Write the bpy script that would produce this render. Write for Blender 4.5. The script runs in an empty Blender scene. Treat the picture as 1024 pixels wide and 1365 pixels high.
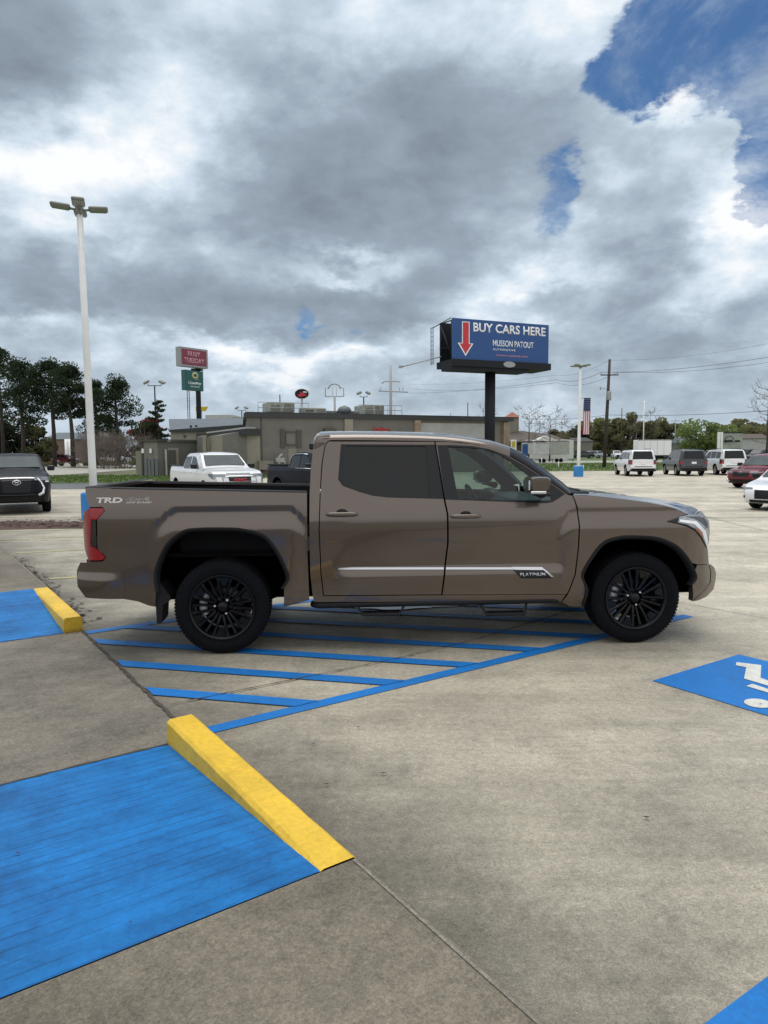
import bpy, math, random
import numpy as np
from mathutils import Vector, Matrix
from mathutils.geometry import delaunay_2d_cdt
R = math.radians
PI = math.pi
random.seed(7)
scene = bpy.context.scene
COL = scene.collection

# ------------------------------------------------------------------ camera
EYE, FOC, HORIZ, ROLL = 1.748, 930.0, 603.0, 0.0066
_p = math.atan((HORIZ - 682.5) / FOC)
_f = Vector((0, math.cos(_p), math.sin(_p))); _u = Vector((0, -math.sin(_p), math.cos(_p))); _r = Vector((1, 0, 0))
_c, _s = math.cos(ROLL), math.sin(ROLL)
CR = _c * _r - _s * _u; CU = _s * _r + _c * _u; CF = _f
cam = bpy.data.cameras.new('camera'); camo = bpy.data.objects.new('camera', cam); COL.objects.link(camo)
cam.sensor_fit = 'HORIZONTAL'; cam.sensor_width = 36.0; cam.lens = 36.0 * FOC / 1024.0
cam.clip_start = 0.05; cam.clip_end = 9000
m = Matrix((CR, CU, -CF)).transposed().to_4x4(); m.translation = (0, 0, EYE)
camo.matrix_world = m
scene.camera = camo

def ray(px, py):
    return CF * FOC + CR * (px - 512.0) - CU * (py - 682.5)
def on_z(px, py, z=0.0):
    d = ray(px, py); t = (z - EYE) / d.z
    return Vector((d.x * t, d.y * t, z))
def at(px, py, Y):
    d = ray(px, py); t = Y / d.y
    return Vector((d.x * t, Y, EYE + d.z * t))
def gz(y):
    t = min(1, max(0, (y - 9.0) / 11.0)); return -0.15 * t * t * (3 - 2 * t)

# ------------------------------------------------------------------ view, sky, sun
scene.view_settings.view_transform = 'Standard'
scene.view_settings.look = 'None'
scene.view_settings.gamma = 1.0
scene.view_settings.exposure = 0.0
SUN_EL, SUN_AZ = R(78), R(108)      # azimuth measured from +X towards +Y
world = bpy.data.worlds.new('World'); scene.world = world; world.use_nodes = True
def build_world():
    nt = world.node_tree; N = nt.nodes; L = nt.links; N.clear()
    def n(t, **k):
        o = N.new(t)
        for a, b in k.items(): setattr(o, a, b)
        return o
    def math_(op, a, b=None, c=None, clamp=False):
        o = n('ShaderNodeMath', operation=op, use_clamp=clamp)
        for i, v in enumerate((a, b, c)):
            if v is None: continue
            if isinstance(v, (int, float)): o.inputs[i].default_value = v
            else: L.new(v, o.inputs[i])
        return o.outputs[0]
    def vm(op, a, b=None):
        o = n('ShaderNodeVectorMath', operation=op)
        for i, v in enumerate((a, b)):
            if v is None: continue
            if isinstance(v, (tuple, list, Vector)): o.inputs[i].default_value = tuple(v)
            else: L.new(v, o.inputs[i])
        return o
    def mr(v, a, b, c=0.0, d=1.0, it='SMOOTHSTEP'):
        o = n('ShaderNodeMapRange', interpolation_type=it); L.new(v, o.inputs[0])
        for i, q in enumerate((a, b, c, d)): o.inputs[i + 1].default_value = q
        return o.outputs[0]
    def noise(vec, sc, det=6, rough=0.55, dist=0.0):
        o = n('ShaderNodeTexNoise'); L.new(vec, o.inputs['Vector'])
        o.inputs['Scale'].default_value = sc; o.inputs['Detail'].default_value = det
        o.inputs['Roughness'].default_value = rough; o.inputs['Distortion'].default_value = dist
        return o
    def mix(f, a, b):
        o = n('ShaderNodeMix', data_type='RGBA')
        if isinstance(f, (int, float)): o.inputs['Factor'].default_value = f
        else: L.new(f, o.inputs['Factor'])
        for nm, v in (('A', a), ('B', b)):
            s = [q for q in o.inputs if q.name == nm and q.type == 'RGBA'][0]
            if isinstance(v, tuple): s.default_value = (*v, 1)
            else: L.new(v, s)
        return [q for q in o.outputs if q.type == 'RGBA'][0]
    tc = n('ShaderNodeTexCoord'); D = tc.outputs['Generated']
    sky = n('ShaderNodeTexSky', sky_type='NISHITA'); sky.sun_disc = False
    sky.sun_elevation = SUN_EL; sky.sun_rotation = R(90) - SUN_AZ
    sky.air_density = 1.0; sky.dust_density = 0.6; sky.ozone_density = 2.0
    sep = n('ShaderNodeSeparateXYZ'); L.new(D, sep.inputs[0])
    zc = math_('ADD', math_('MAXIMUM', sep.outputs[2], 0.0), 0.5)
    cmb = n('ShaderNodeCombineXYZ')
    L.new(math_('DIVIDE', sep.outputs[0], zc), cmb.inputs[0]); L.new(math_('DIVIDE', sep.outputs[1], zc), cmb.inputs[1])
    L.new(math_('MULTIPLY', sep.outputs[2], 1.2), cmb.inputs[2])
    P = cmb.outputs[0]
    # warp the look-up so placed cloud masses get ragged edges
    w1 = noise(P, 2.2, 7, 0.6)
    w1c = vm('SUBTRACT', w1.outputs['Color'], (0.5, 0.5, 0.5)).outputs[0]
    w2 = noise(P, 8.0, 6, 0.6)
    w2c = vm('SUBTRACT', w2.outputs['Color'], (0.5, 0.5, 0.5)).outputs[0]
    sc1 = n('ShaderNodeVectorMath', operation='SCALE'); L.new(w1c, sc1.inputs[0]); sc1.inputs['Scale'].default_value = 0.22
    sc2 = n('ShaderNodeVectorMath', operation='SCALE'); L.new(w2c, sc2.inputs[0]); sc2.inputs['Scale'].default_value = 0.09
    DW = vm('ADD', vm('ADD', D, sc1.outputs[0]).outputs[0], sc2.outputs[0]).outputs[0]
    def blobs(lst):
        tot = None
        for (px, py, rx, ry, w) in lst:
            d = ray(px, py).normalized()
            k = 1.0 / FOC
            # elliptical: squash vertical difference
            df = vm('SUBTRACT', DW, d).outputs[0]
            sv = vm('MULTIPLY', df, (1.0 / (rx * k), 1.0 / (rx * k), 1.0 / (ry * k))).outputs[0]
            ln = vm('LENGTH', sv).outputs['Value']
            g = mr(ln, 0.0, 1.6, w, 0.0)
            tot = g if tot is None else math_('ADD', tot, g)
        return tot
    # openings of blue sky
    blue = blobs([(985, 40, 115, 85, 1.5), (875, 30, 45, 70, .7), (850, 120, 40, 45, .6), (790, 200, 50, 42, 1.0), (735, 290, 50, 66, .85), (1015, 225, 42, 60, 1.3), (712, 14, 30, 26, .6),
                  (405, 397, 22, 12, .6), (1250, 120, 190, 190, 1.2)])
    cum = blobs([(925, 200, 85, 80, 1.6), (860, 290, 110, 65, 1.3), (1000, 335, 90, 55, .9), (905, 40, 40, 36, .45), (640, 130, 170, 130, .5), (610, 300, 120, 80, .3)])
    fb = noise(P, 5.0, 7, 0.58, 0.15).outputs['Fac']
    fb2 = noise(P, 1.6, 3, 0.5, 0.0).outputs['Fac']
    cov = math_('ADD', math_('SUBTRACT', 0.92, math_('MULTIPLY', blue, 1.2)), math_('MULTIPLY', cum, 0.9))
    cov = math_('ADD', cov, math_('MULTIPLY', math_('SUBTRACT', fb, 0.5), 2.1))
    alpha = mr(cov, 0.12, 0.62)
    # thick grey undersides against bright thin parts
    dark = blobs([(570, 225, 190, 90, .95), (480, 300, 120, 60, .45), (330, 270, 110, 120, .50), (390, 170, 80, 70, .25), (160, 395, 175, 52, 1.0), (40, 330, 70, 60, .4), (490, 400, 120, 45, .95), (620, 340, 90, 30, .3), (20, 30, 120, 85, 1.15), (100, 70, 70, 40, .3),
                  (850, 340, 85, 34, .75), (905, 240, 80, 60, .25), (300, 540, 500, 40, .3), (800, 530, 300, 40, .35), (700, 90, 120, 70, .30), (330, 60, 60, 60, .15), (690, 425, 80, 22, .35), (830, 420, 90, 36, .55), (960, 470, 120, 34, .5), (800, 480, 110, 28, .4), (520, 495, 120, 24, .35),
                  (60, 500, 90, 30, .25), (230, 470, 60, 20, .15)])
    light = blobs([(190, 150, 130, 80, .65), (120, 230, 120, 60, .35), (40, 180, 60, 60, .25), (460, 70, 80, 60, .25), (300, 110, 60, 60, .2), (850, 190, 30, 50, .35), (930, 130, 50, 26, .6), (990, 200, 30, 60, .45), (650, 60, 90, 50, .4), (760, 60, 60, 40, .4), (420, 330, 90, 20, .3), (800, 40, 60, 50, .25), (330, 465, 150, 18, .6), (450, 338, 70, 16, .5), (60, 445, 60, 16, .45),
                   (730, 385, 80, 20, .35), (985, 390, 60, 34, .5), (1005, 300, 40, 36, .9), (300, 515, 240, 20, .1)])
    def scaled(k):
        o = n('ShaderNodeVectorMath', operation='SCALE'); L.new(P, o.inputs[0]); o.inputs['Scale'].default_value = k; return o.outputs[0]
    fbu = noise(scaled(0.95), 5.0, 7, 0.58, 0.15).outputs['Fac']
    f3 = noise(P, 13.0, 8, 0.60, 0.2).outputs['Fac']
    t = math_('SUBTRACT', math_('MULTIPLY', math_('SUBTRACT', dark, 0.22), 1.02), light)
    t = math_('ADD', t, math_('MULTIPLY', math_('SUBTRACT', fb2, 0.5), 0.45))
    t = math_('ADD', t, math_('MULTIPLY', math_('SUBTRACT', fb, 0.5), 1.15))
    t = math_('ADD', t, math_('MULTIPLY', math_('SUBTRACT', f3, 0.5), 0.9))
    # relief: tops turned to the light are pale, undersides grey
    t = math_('ADD', t, math_('MULTIPLY', math_('SUBTRACT', fbu, fb), 2.4))
    # the half of the sky behind the viewer is lit full on
    t = math_('SUBTRACT', t, mr(sep.outputs[1], 0.15, -0.35, 0.0, 0.95))
    ramp = n('ShaderNodeValToRGB'); L.new(mr(t, -0.85, 1.25, 0, 1, 'LINEAR'), ramp.inputs[0])
    e = ramp.color_ramp.elements
    e[0].position = 0.0; e[0].color = (0.98, 1.0, 1.02, 1)
    e[1].position = 1.0; e[1].color = (0.23, 0.275, 0.335, 1)
    for pos, c in ((0.20, (0.68, 0.79, 0.89)), (0.42, (0.47, 0.56, 0.65)), (0.66, (0.325, 0.395, 0.475))):
        q = e.new(pos); q.color = (*c, 1)
    skc = n('ShaderNodeVectorMath', operation='SCALE'); L.new(sky.outputs[0], skc.inputs[0]); skc.inputs['Scale'].default_value = 1.0
    # clouds are brought to the physical scale of the sky texture
    clv = n('ShaderNodeVectorMath', operation='SCALE'); L.new(ramp.outputs[0], clv.inputs[0]); clv.inputs['Scale'].default_value = 1.0 / 0.105
    hz = mr(sep.outputs[2], 0.0, 0.16, 0.45, 0.0)
    clouds = mix(hz, clv.outputs[0], (0.55 / .105, 0.65 / .105, 0.73 / .105))
    alpha2 = math_('MAXIMUM', alpha, mr(sep.outputs[2], 0.04, 0.16, 0.8, 0.0))
    skyblue = vm('MULTIPLY', skc.outputs[0], (0.42, 0.62, 0.80)).outputs[0]
    veil = mr(noise(P, 3.0, 9, 0.65, 0.4).outputs['Fac'], 0.38, 0.64, 0.0, 0.75)
    fin = mix(math_('MAXIMUM', alpha2, veil), skyblue, clouds)
    bg = n('ShaderNodeBackground'); L.new(fin, bg.inputs[0]); bg.inputs[1].default_value = 0.105
    out = n('ShaderNodeOutputWorld'); L.new(bg.outputs[0], out.inputs[0])
    world.cycles.sampling_method = 'MANUAL'; world.cycles.sample_map_resolution = 512
build_world()
sun = bpy.data.lights.new('sun', 'SUN'); suno = bpy.data.objects.new('sun', sun); COL.objects.link(suno)
sun.energy = 2.2; sun.angle = R(52); sun.color = (1.0, 0.95, 0.88)
sd = Vector((math.cos(SUN_AZ) * math.cos(SUN_EL), math.sin(SUN_AZ) * math.cos(SUN_EL), math.sin(SUN_EL)))
suno.rotation_euler = sd.to_track_quat('Z', 'Y').to_euler()
suno.location = (0, 0, 60)

# ------------------------------------------------------------------ materials
MATS = {}
def newmat(name):
    m = bpy.data.materials.new(name); m.use_nodes = True
    nt = m.node_tree; b = nt.nodes['Principled BSDF']; MATS[name] = m
    return m, nt, b
def setp(b, **k):
    al = dict(col='Base Color', rough='Roughness', metal='Metallic', coat='Coat Weight', coatr='Coat Roughness', spec='Specular IOR Level', em='Emission Color', ems='Emission Strength', ior='IOR', alpha='Alpha')
    for a, v in k.items():
        s = b.inputs[al[a]]
        s.default_value = (*v, 1) if isinstance(v, tuple) and len(v) == 3 else v
def plain(name, col, rough=0.5, metal=0.0, vary=0.12, scale=9.0, bump=0.0, bscale=60.0, **k):
    """A solid colour with a little procedural unevenness in colour and gloss."""
    m, nt, b = newmat(name); setp(b, col=col, rough=rough, metal=metal, **k)
    tc = nt.nodes.new('ShaderNodeTexCoord'); nz = nt.nodes.new('ShaderNodeTexNoise')
    nz.inputs['Scale'].default_value = scale; nz.inputs['Detail'].default_value = 6
    nt.links.new(tc.outputs['Object'], nz.inputs['Vector'])
    mr = nt.nodes.new('ShaderNodeMapRange'); nt.links.new(nz.outputs['Fac'], mr.inputs[0])
    mr.inputs[1].default_value = 0.25; mr.inputs[2].default_value = 0.75
    mr.inputs[3].default_value = 1 - vary; mr.inputs[4].default_value = 1 + vary
    vs = nt.nodes.new('ShaderNodeVectorMath'); vs.operation = 'SCALE'
    vs.inputs[0].default_value = col; nt.links.new(mr.outputs[0], vs.inputs['Scale'])
    nt.links.new(vs.outputs[0], b.inputs['Base Color'])
    if bump:
        n2 = nt.nodes.new('ShaderNodeTexNoise'); n2.inputs['Scale'].default_value = bscale; n2.inputs['Detail'].default_value = 4
        nt.links.new(tc.outputs['Object'], n2.inputs['Vector'])
        bp = nt.nodes.new('ShaderNodeBump'); bp.inputs['Strength'].default_value = bump; bp.inputs['Distance'].default_value = 0.01
        nt.links.new(n2.outputs['Fac'], bp.inputs['Height']); nt.links.new(bp.outputs[0], b.inputs['Normal'])
    return m
def glass(name, tint, refl=1.0, rough=0.02):
    m, nt, b = newmat(name); N = nt.nodes; L = nt.links
    out = N['Material Output']; N.remove(b)
    tr = N.new('ShaderNodeBsdfTransparent'); tr.inputs[0].default_value = (*tint, 1)
    gl = N.new('ShaderNodeBsdfGlossy'); gl.inputs['Roughness'].default_value = rough; gl.inputs[0].default_value = (refl, refl, refl, 1)
    fr = N.new('ShaderNodeFresnel'); fr.inputs[0].default_value = 1.46 if name == 'privacy_glass' else 1.5
    mx = N.new('ShaderNodeMixShader'); L.new(fr.outputs[0], mx.inputs[0]); L.new(tr.outputs[0], mx.inputs[1]); L.new(gl.outputs[0], mx.inputs[2])
    L.new(mx.outputs[0], out.inputs[0]); return m

def concrete(name, base, dark, speck=0.25, rough=0.72, seed=0.0, blot=1.0, tracks=False, spec=0.35):
    m, nt, b = newmat(name); N = nt.nodes; L = nt.links
    tc = N.new('ShaderNodeTexCoord'); mp = N.new('ShaderNodeMapping'); L.new(tc.outputs['Object'], mp.inputs[0]); mp.inputs['Location'].default_value = (seed, seed * .7, 0)
    def nz(sc, det, rg, stretch=None):
        o = N.new('ShaderNodeTexNoise'); o.inputs['Scale'].default_value = sc; o.inputs['Detail'].default_value = det; o.inputs['Roughness'].default_value = rg
        if stretch:
            q = N.new('ShaderNodeMapping'); L.new(mp.outputs[0], q.inputs[0]); q.inputs['Rotation'].default_value = (0, 0, stretch[2]); q.inputs['Scale'].default_value = (stretch[0], stretch[1], 1)
            L.new(q.outputs[0], o.inputs['Vector'])
        else: L.new(mp.outputs[0], o.inputs['Vector'])
        return o.outputs['Fac']
    def mrr(v, a, bb, c, d):
        o = N.new('ShaderNodeMapRange'); L.new(v, o.inputs[0])
        for i, q in enumerate((a, bb, c, d)): o.inputs[i + 1].default_value = q
        return o.outputs[0]
    def mul(a, bb):
        o = N.new('ShaderNodeMath'); o.operation = 'MULTIPLY'; L.new(a, o.inputs[0]); L.new(bb, o.inputs[1]); return o.outputs[0]
    big = mrr(nz(0.62, 8, 0.68), 0.36, 0.66, 0, 1)
    mid = mrr(nz(2.4, 14, 0.80), 0.34, 0.66, 0, 1)
    fine = mrr(nz(24, 9, 0.85), 0.30, 0.70, 1 - speck * 1.3, 1 + speck * 1.3)
    grit = mrr(nz(150, 4, 0.8), 0.30, 0.70, 1 - speck * 1.5, 1 + speck * 1.5)
    mul3 = mul(mul(fine, grit), mrr(nz(68, 7, 0.85), 0.32, 0.68, 1 - speck * 1.3, 1 + speck * 1.3))
    blk = N.new('ShaderNodeTexVoronoi'); blk.inputs['Scale'].default_value = 9; L.new(mp.outputs[0], blk.inputs['Vector'])
    mul3 = mul(mul3, mrr(blk.outputs['Distance'], 0.015, 0.05, 0.55, 1.0))
    # darker worn stains with ragged outlines
    mul3 = mul(mul3, mrr(nz(1.05, 12, 0.74), 0.50, 0.60, 1.0, 0.80))
    mul3 = mul(mul3, mrr(nz(5.5, 10, 0.78), 0.54, 0.66, 1.0, 0.84))
    # faint brushed streaks and tyre tracks
    st = mrr(nz(1.0, 7, 0.7, (0.5, 9.0, R(35))), 0.3, 0.7, 0.9, 1.1)
    mul3 = mul(mul3, st)
    if tracks:
        tk = mrr(nz(1.0, 5, 0.6, (0.05, 0.9, R(4))), 0.32, 0.66, 0.80, 1.18)
        mul3 = mul(mul3, tk)
    # light exposed spots
    vo = N.new('ShaderNodeTexVoronoi'); vo.inputs['Scale'].default_value = 26; L.new(mp.outputs[0], vo.inputs['Vector'])
    spots = mrr(vo.outputs['Distance'], 0.0, 0.11, 1.5, 1.0); mul3 = mul(mul3, spots)
    mx = N.new('ShaderNodeMix'); mx.data_type = 'RGBA'
    ad = N.new('ShaderNodeMath'); ad.operation = 'MULTIPLY_ADD'; L.new(big, ad.inputs[0]); ad.inputs[1].default_value = 0.55 * blot
    md = N.new('ShaderNodeMath'); md.operation = 'MULTIPLY'; L.new(mid, md.inputs[0]); md.inputs[1].default_value = 0.5 * blot
    L.new(md.outputs[0], ad.inputs[2]); L.new(ad.outputs[0], mx.inputs[0])
    mx.inputs[6].default_value = (*base, 1); mx.inputs[7].default_value = (*dark, 1)
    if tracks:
        # dirt by the kerb, plus near-ground shade painted in as a wide fade
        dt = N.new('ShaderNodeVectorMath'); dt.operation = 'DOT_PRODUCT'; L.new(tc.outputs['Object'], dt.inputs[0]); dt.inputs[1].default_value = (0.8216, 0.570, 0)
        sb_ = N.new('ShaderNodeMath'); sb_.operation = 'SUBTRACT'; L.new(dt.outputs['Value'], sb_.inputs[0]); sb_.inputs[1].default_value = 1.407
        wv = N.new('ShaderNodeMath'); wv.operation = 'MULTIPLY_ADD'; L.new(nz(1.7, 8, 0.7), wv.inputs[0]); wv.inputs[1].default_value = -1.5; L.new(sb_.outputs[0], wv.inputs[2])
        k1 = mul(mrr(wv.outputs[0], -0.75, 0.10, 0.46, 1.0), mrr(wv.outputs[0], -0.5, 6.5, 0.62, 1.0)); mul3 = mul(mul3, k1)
    vs = N.new('ShaderNodeVectorMath'); vs.operation = 'SCALE'; L.new(mx.outputs[2], vs.inputs[0]); L.new(mul3, vs.inputs['Scale'])
    L.new(vs.outputs[0], b.inputs['Base Color'])
    rr = mrr(mid, 0, 1, rough - .08, rough + .1); L.new(rr, b.inputs['Roughness'])
    b.inputs['Specular IOR Level'].default_value = spec
    bp = N.new('ShaderNodeBump'); bp.inputs['Strength'].default_value = 0.35; bp.inputs['Distance'].default_value = 0.004
    L.new(grit, bp.inputs['Height']); L.new(bp.outputs[0], b.inputs['Normal'])
    return m
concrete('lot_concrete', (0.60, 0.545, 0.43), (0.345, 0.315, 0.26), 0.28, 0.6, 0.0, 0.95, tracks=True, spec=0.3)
concrete('walk_concrete', (0.215, 0.188, 0.145), (0.100, 0.085, 0.066), 0.26, 0.75, 13.0, 1.0)
concrete('slab_concrete', (0.235, 0.212, 0.173), (0.098, 0.088, 0.073), 0.26, 0.75, 31.0, 1.1)
concrete('lip_concrete', (0.27, 0.25, 0.21), (0.16, 0.145, 0.12), 0.3, 0.7, 9.0)
concrete('asphalt', (0.13, 0.135, 0.14), (0.09, 0.092, 0.096), 0.2, 0.7, 5.0)
concrete('far_concrete', (0.40, 0.385, 0.34), (0.28, 0.27, 0.235), 0.12, 0.7, 3.0)

def paint_on_concrete(name, col, worn, grooves=0.0, wear=0.35, rough=0.5, spec=.4):
    m, nt, b = newmat(name); N = nt.nodes; L = nt.links
    tc = N.new('ShaderNodeTexCoord')
    def nz(sc, det, rg):
        o = N.new('ShaderNodeTexNoise'); o.inputs['Scale'].default_value = sc; o.inputs['Detail'].default_value = det; o.inputs['Roughness'].default_value = rg
        L.new(tc.outputs['Object'], o.inputs['Vector']); return o.outputs['Fac']
    def mrr(v, a, bb, c, d):
        o = N.new('ShaderNodeMapRange'); L.new(v, o.inputs[0])
        for i, q in enumerate((a, bb, c, d)): o.inputs[i + 1].default_value = q
        return o.outputs[0]
    f = mrr(nz(2.2, 12, 0.78), 0.45, 0.70, 0, wear)
    mx = N.new('ShaderNodeMix'); mx.data_type = 'RGBA'; L.new(f, mx.inputs[0]); mx.inputs[6].default_value = (*col, 1); mx.inputs[7].default_value = (*worn, 1)
    v = mrr(nz(38, 9, 0.82), 0.3, 0.7, 0.78, 1.18)
    v2 = mrr(nz(1.3, 9, 0.7), 0.36, 0.64, 0.80, 1.12)
    mu = N.new('ShaderNodeMath'); mu.operation = 'MULTIPLY'; L.new(v, mu.inputs[0]); L.new(v2, mu.inputs[1]); val = mu.outputs[0]
    h = nz(160, 3, 0.6)
    if name == 'kerb_yellow':     # grime along the foot, dark rubber rubs
        sz = N.new('ShaderNodeSeparateXYZ'); L.new(tc.outputs['Object'], sz.inputs[0])
        gm = N.new('ShaderNodeMath'); gm.operation = 'MULTIPLY_ADD'; L.new(nz(9, 8, 0.7), gm.inputs[0]); gm.inputs[1].default_value = -.07; L.new(sz.outputs[2], gm.inputs[2])
        for q_ in (mrr(gm.outputs[0], -.035, .01, .50, 1.0), mrr(nz(6.5, 10, 0.75), 0.60, 0.67, 1.0, 0.55)):
            m4 = N.new('ShaderNodeMath'); m4.operation = 'MULTIPLY'; L.new(val, m4.inputs[0]); L.new(q_, m4.inputs[1]); val = m4.outputs[0]
    if grooves:
        # long faint drag marks and a few rubbed, darker smudges
        q_ = N.new('ShaderNodeMapping'); L.new(tc.outputs['Object'], q_.inputs[0]); q_.inputs['Rotation'].default_value = (0, 0, R(8)); q_.inputs['Scale'].default_value = (0.8, 11, 1)
        sn = N.new('ShaderNodeTexNoise'); sn.inputs['Scale'].default_value = 1.0; sn.inputs['Detail'].default_value = 7; L.new(q_.outputs[0], sn.inputs['Vector'])
        ms = N.new('ShaderNodeMath'); ms.operation = 'MULTIPLY'; L.new(val, ms.inputs[0]); L.new(mrr(sn.outputs['Fac'], 0.35, 0.7, 0.86, 1.12), ms.inputs[1])
        m3 = N.new('ShaderNodeMath'); m3.operation = 'MULTIPLY'; L.new(ms.outputs[0], m3.inputs[0]); L.new(mrr(nz(3.3, 8, 0.7), 0.58, 0.68, 1.0, 0.80), m3.inputs[1]); val = m3.outputs[0]
        sp = N.new('ShaderNodeSeparateXYZ'); L.new(tc.outputs['Object'], sp.inputs[0])
        wob = N.new('ShaderNodeMath'); wob.operation = 'MULTIPLY_ADD'; L.new(nz(1.6, 3, 0.5), wob.inputs[0]); wob.inputs[1].default_value = 0.03; L.new(sp.outputs[1], wob.inputs[2])
        fr = N.new('ShaderNodeMath'); fr.operation = 'MULTIPLY'; L.new(wob.outputs[0], fr.inputs[0]); fr.inputs[1].default_value = grooves
        fc = N.new('ShaderNodeMath'); fc.operation = 'FRACT'; L.new(fr.outputs[0], fc.inputs[0])
        line = mrr(fc.outputs[0], 0.0, 0.16, 0.0, 1.0)
        # broken grooves
        brk = mrr(nz(3.5, 4, 0.6), 0.42, 0.6, 0.0, 1.0)
        ml = N.new('ShaderNodeMath'); ml.operation = 'MAXIMUM'; L.new(line, ml.inputs[0]); L.new(brk, ml.inputs[1])
        dk = mrr(ml.outputs[0], 0, 1, 0.50, 1.0)
        m2 = N.new('ShaderNodeMath'); m2.operation = 'MULTIPLY'; L.new(val, m2.inputs[0]); L.new(dk, m2.inputs[1]); val = m2.outputs[0]
        bp2 = N.new('ShaderNodeBump'); bp2.inputs['Strength'].default_value = 0.3; bp2.inputs['Distance'].default_value = 0.003; L.new(ml.outputs[0], bp2.inputs['Height'])
    vs = N.new('ShaderNodeVectorMath'); vs.operation = 'SCALE'; L.new(mx.outputs[2], vs.inputs[0]); L.new(val, vs.inputs['Scale']); L.new(vs.outputs[0], b.inputs['Base Color'])
    b.inputs['Roughness'].default_value = rough; b.inputs['Specular IOR Level'].default_value = spec
    bp = N.new('ShaderNodeBump'); bp.inputs['Strength'].default_value = 0.3; bp.inputs['Distance'].default_value = 0.003; L.new(h, bp.inputs['Height'])
    if grooves: L.new(bp2.outputs[0], bp.inputs['Normal'])
    L.new(bp.outputs[0], b.inputs['Normal']); return m
paint_on_concrete('blue_ramp', (0.009, 0.165, 0.47), (0.006, 0.060, 0.20), 13.0, 0.85, 0.55, spec=.2)
paint_on_concrete('blue_line', (0.006, 0.155, 0.49), (0.02, 0.12, 0.32), 0, 0.5, 0.55, spec=.3)
paint_on_concrete('kerb_yellow', (0.70, 0.45, 0.035), (0.56, 0.37, 0.05), 0, 0.35, 0.5)
paint_on_concrete('pale_yellow_line', (0.42, 0.38, 0.16), (0.34, 0.31, 0.25), 0, 1.0, 0.7)
paint_on_concrete('symbol_white', (0.62, 0.62, 0.58), (0.40, 0.38, 0.34), 0, 0.8, 0.6)

def carpaint(name, col, metal=0.0, rough=0.35, coat=1.0, spec=.5):
    m = plain(name, col, rough, metal, vary=0.03, scale=3.0); b = m.node_tree.nodes['Principled BSDF']
    setp(b, coat=coat, coatr=0.03, spec=spec); return m
carpaint('bronze_paint', (0.110, 0.084, 0.068), 0.68, 0.24)
carpaint('white_paint', (0.70, 0.71, 0.72)); carpaint('navy_paint', (0.004, 0.006, 0.013), 0.0, .45, .12, .15)
carpaint('dark_grey_paint', (0.05, 0.056, 0.064), 0.3, .4, .5, .3); carpaint('black_blue_paint', (0.006, 0.008, 0.013), 0.0, .45, .12, .15)
carpaint('red_paint', (0.13, 0.005, 0.013), 0.2, .35, .6, .3); carpaint('silver_paint', (0.42, 0.44, 0.46), 0.5); carpaint('maroon_paint', (0.1, 0.015, 0.02), 0.2)
plain('black_plastic', (0.010, 0.0105, 0.012), 0.6, vary=0.1, bump=0.1, bscale=300, spec=.25)
plain('trim_black', (0.006, 0.0065, 0.009), 0.28, vary=0.05, spec=.35)
plain('liner_black', (0.002, 0.002, 0.0025), 0.95, vary=0.2, spec=.0)
plain('bed_liner', (0.008, 0.0085, 0.010), 0.8, vary=0.2, bump=0.3, bscale=200, spec=.2)
plain('tire', (0.0045, 0.0050, 0.0070), 0.85, vary=0.25, scale=20, bump=0.2, bscale=120, spec=.15)
plain('rim_black', (0.003, 0.003, 0.0035), 0.22, 0.0, vary=0.1, spec=.3)
plain('rim_silver', (0.35, 0.36, 0.37), 0.3, 0.8)
plain('disc_steel', (0.05, 0.05, 0.055), 0.45, 0.9)
plain('caliper_grey', (0.50, 0.52, 0.54), 0.4, 0.3)
plain('chrome', (0.72, 0.73, 0.75), 0.12, 1.0, vary=0.02)
plain('satin_chrome', (0.62, 0.63, 0.66), 0.28, 1.0, vary=0.03)
plain('seat_leather', (0.06, 0.062, 0.065), 0.5)
plain('lens_red', (0.26, 0.003, 0.008), 0.2, vary=0.15, coat=.25)
plain('lens_dark', (0.012, 0.011, 0.014), 0.08, coat=1.0)
plain('lens_clear', (0.26, 0.29, 0.32), 0.1, 0.2, vary=0.25, scale=30, coat=1.0)
plain('lens_amber', (0.35, 0.09, 0.01), 0.2, coat=1.0)
plain('white_gloss', (0.8, 0.8, 0.79), 0.3)
plain('decal_white', (0.72, 0.72, 0.71), 0.4); plain('decal_grey', (0.30, 0.28, 0.27), 0.4)
glass('door_glass', (0.42, 0.54, 0.50)); glass('privacy_glass', (0.03, 0.036, 0.05)); glass('shield_glass', (0.62, 0.70, 0.68))
plain('car_glass', (0.010, 0.012, 0.015), 0.10, vary=0.1, spec=.3)
plain('car_glass_pale', (0.055, 0.072, 0.078), 0.35, vary=0.3, scale=2, spec=.12)
plain('pole_white', (0.70, 0.71, 0.70), 0.45, vary=0.08, scale=2)
paint_on_concrete('pedestal_blue', (0.03, 0.22, 0.56), (0.05, 0.25, 0.5), 0, 0.4, 0.5)
plain('fixture_grey', (0.17, 0.175, 0.15), 0.5)
plain('fixture_lens', (0.10, 0.12, 0.09), 0.2, coat=0.5)
plain('dark_steel', (0.009, 0.011, 0.015), 0.6, vary=0.2, spec=.25)
plain('galv_steel', (0.30, 0.31, 0.31), 0.5, 0.4, vary=0.2)
plain('billboard_blue', (0.008, 0.060, 0.215), 0.45, vary=0.06, scale=0.6)
plain('sign_red', (0.48, 0.022, 0.035), 0.45); plain('sign_white', (0.78, 0.79, 0.80), 0.5)
plain('sign_pink', (0.55, 0.28, 0.33), 0.5)
plain('maroon_face', (0.22, 0.035, 0.065), 0.5, vary=0.15); plain('quality_green', (0.010, 0.095, 0.088), 0.4); plain('q_gold', (0.48, 0.46, 0.22), 0.5)
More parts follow.
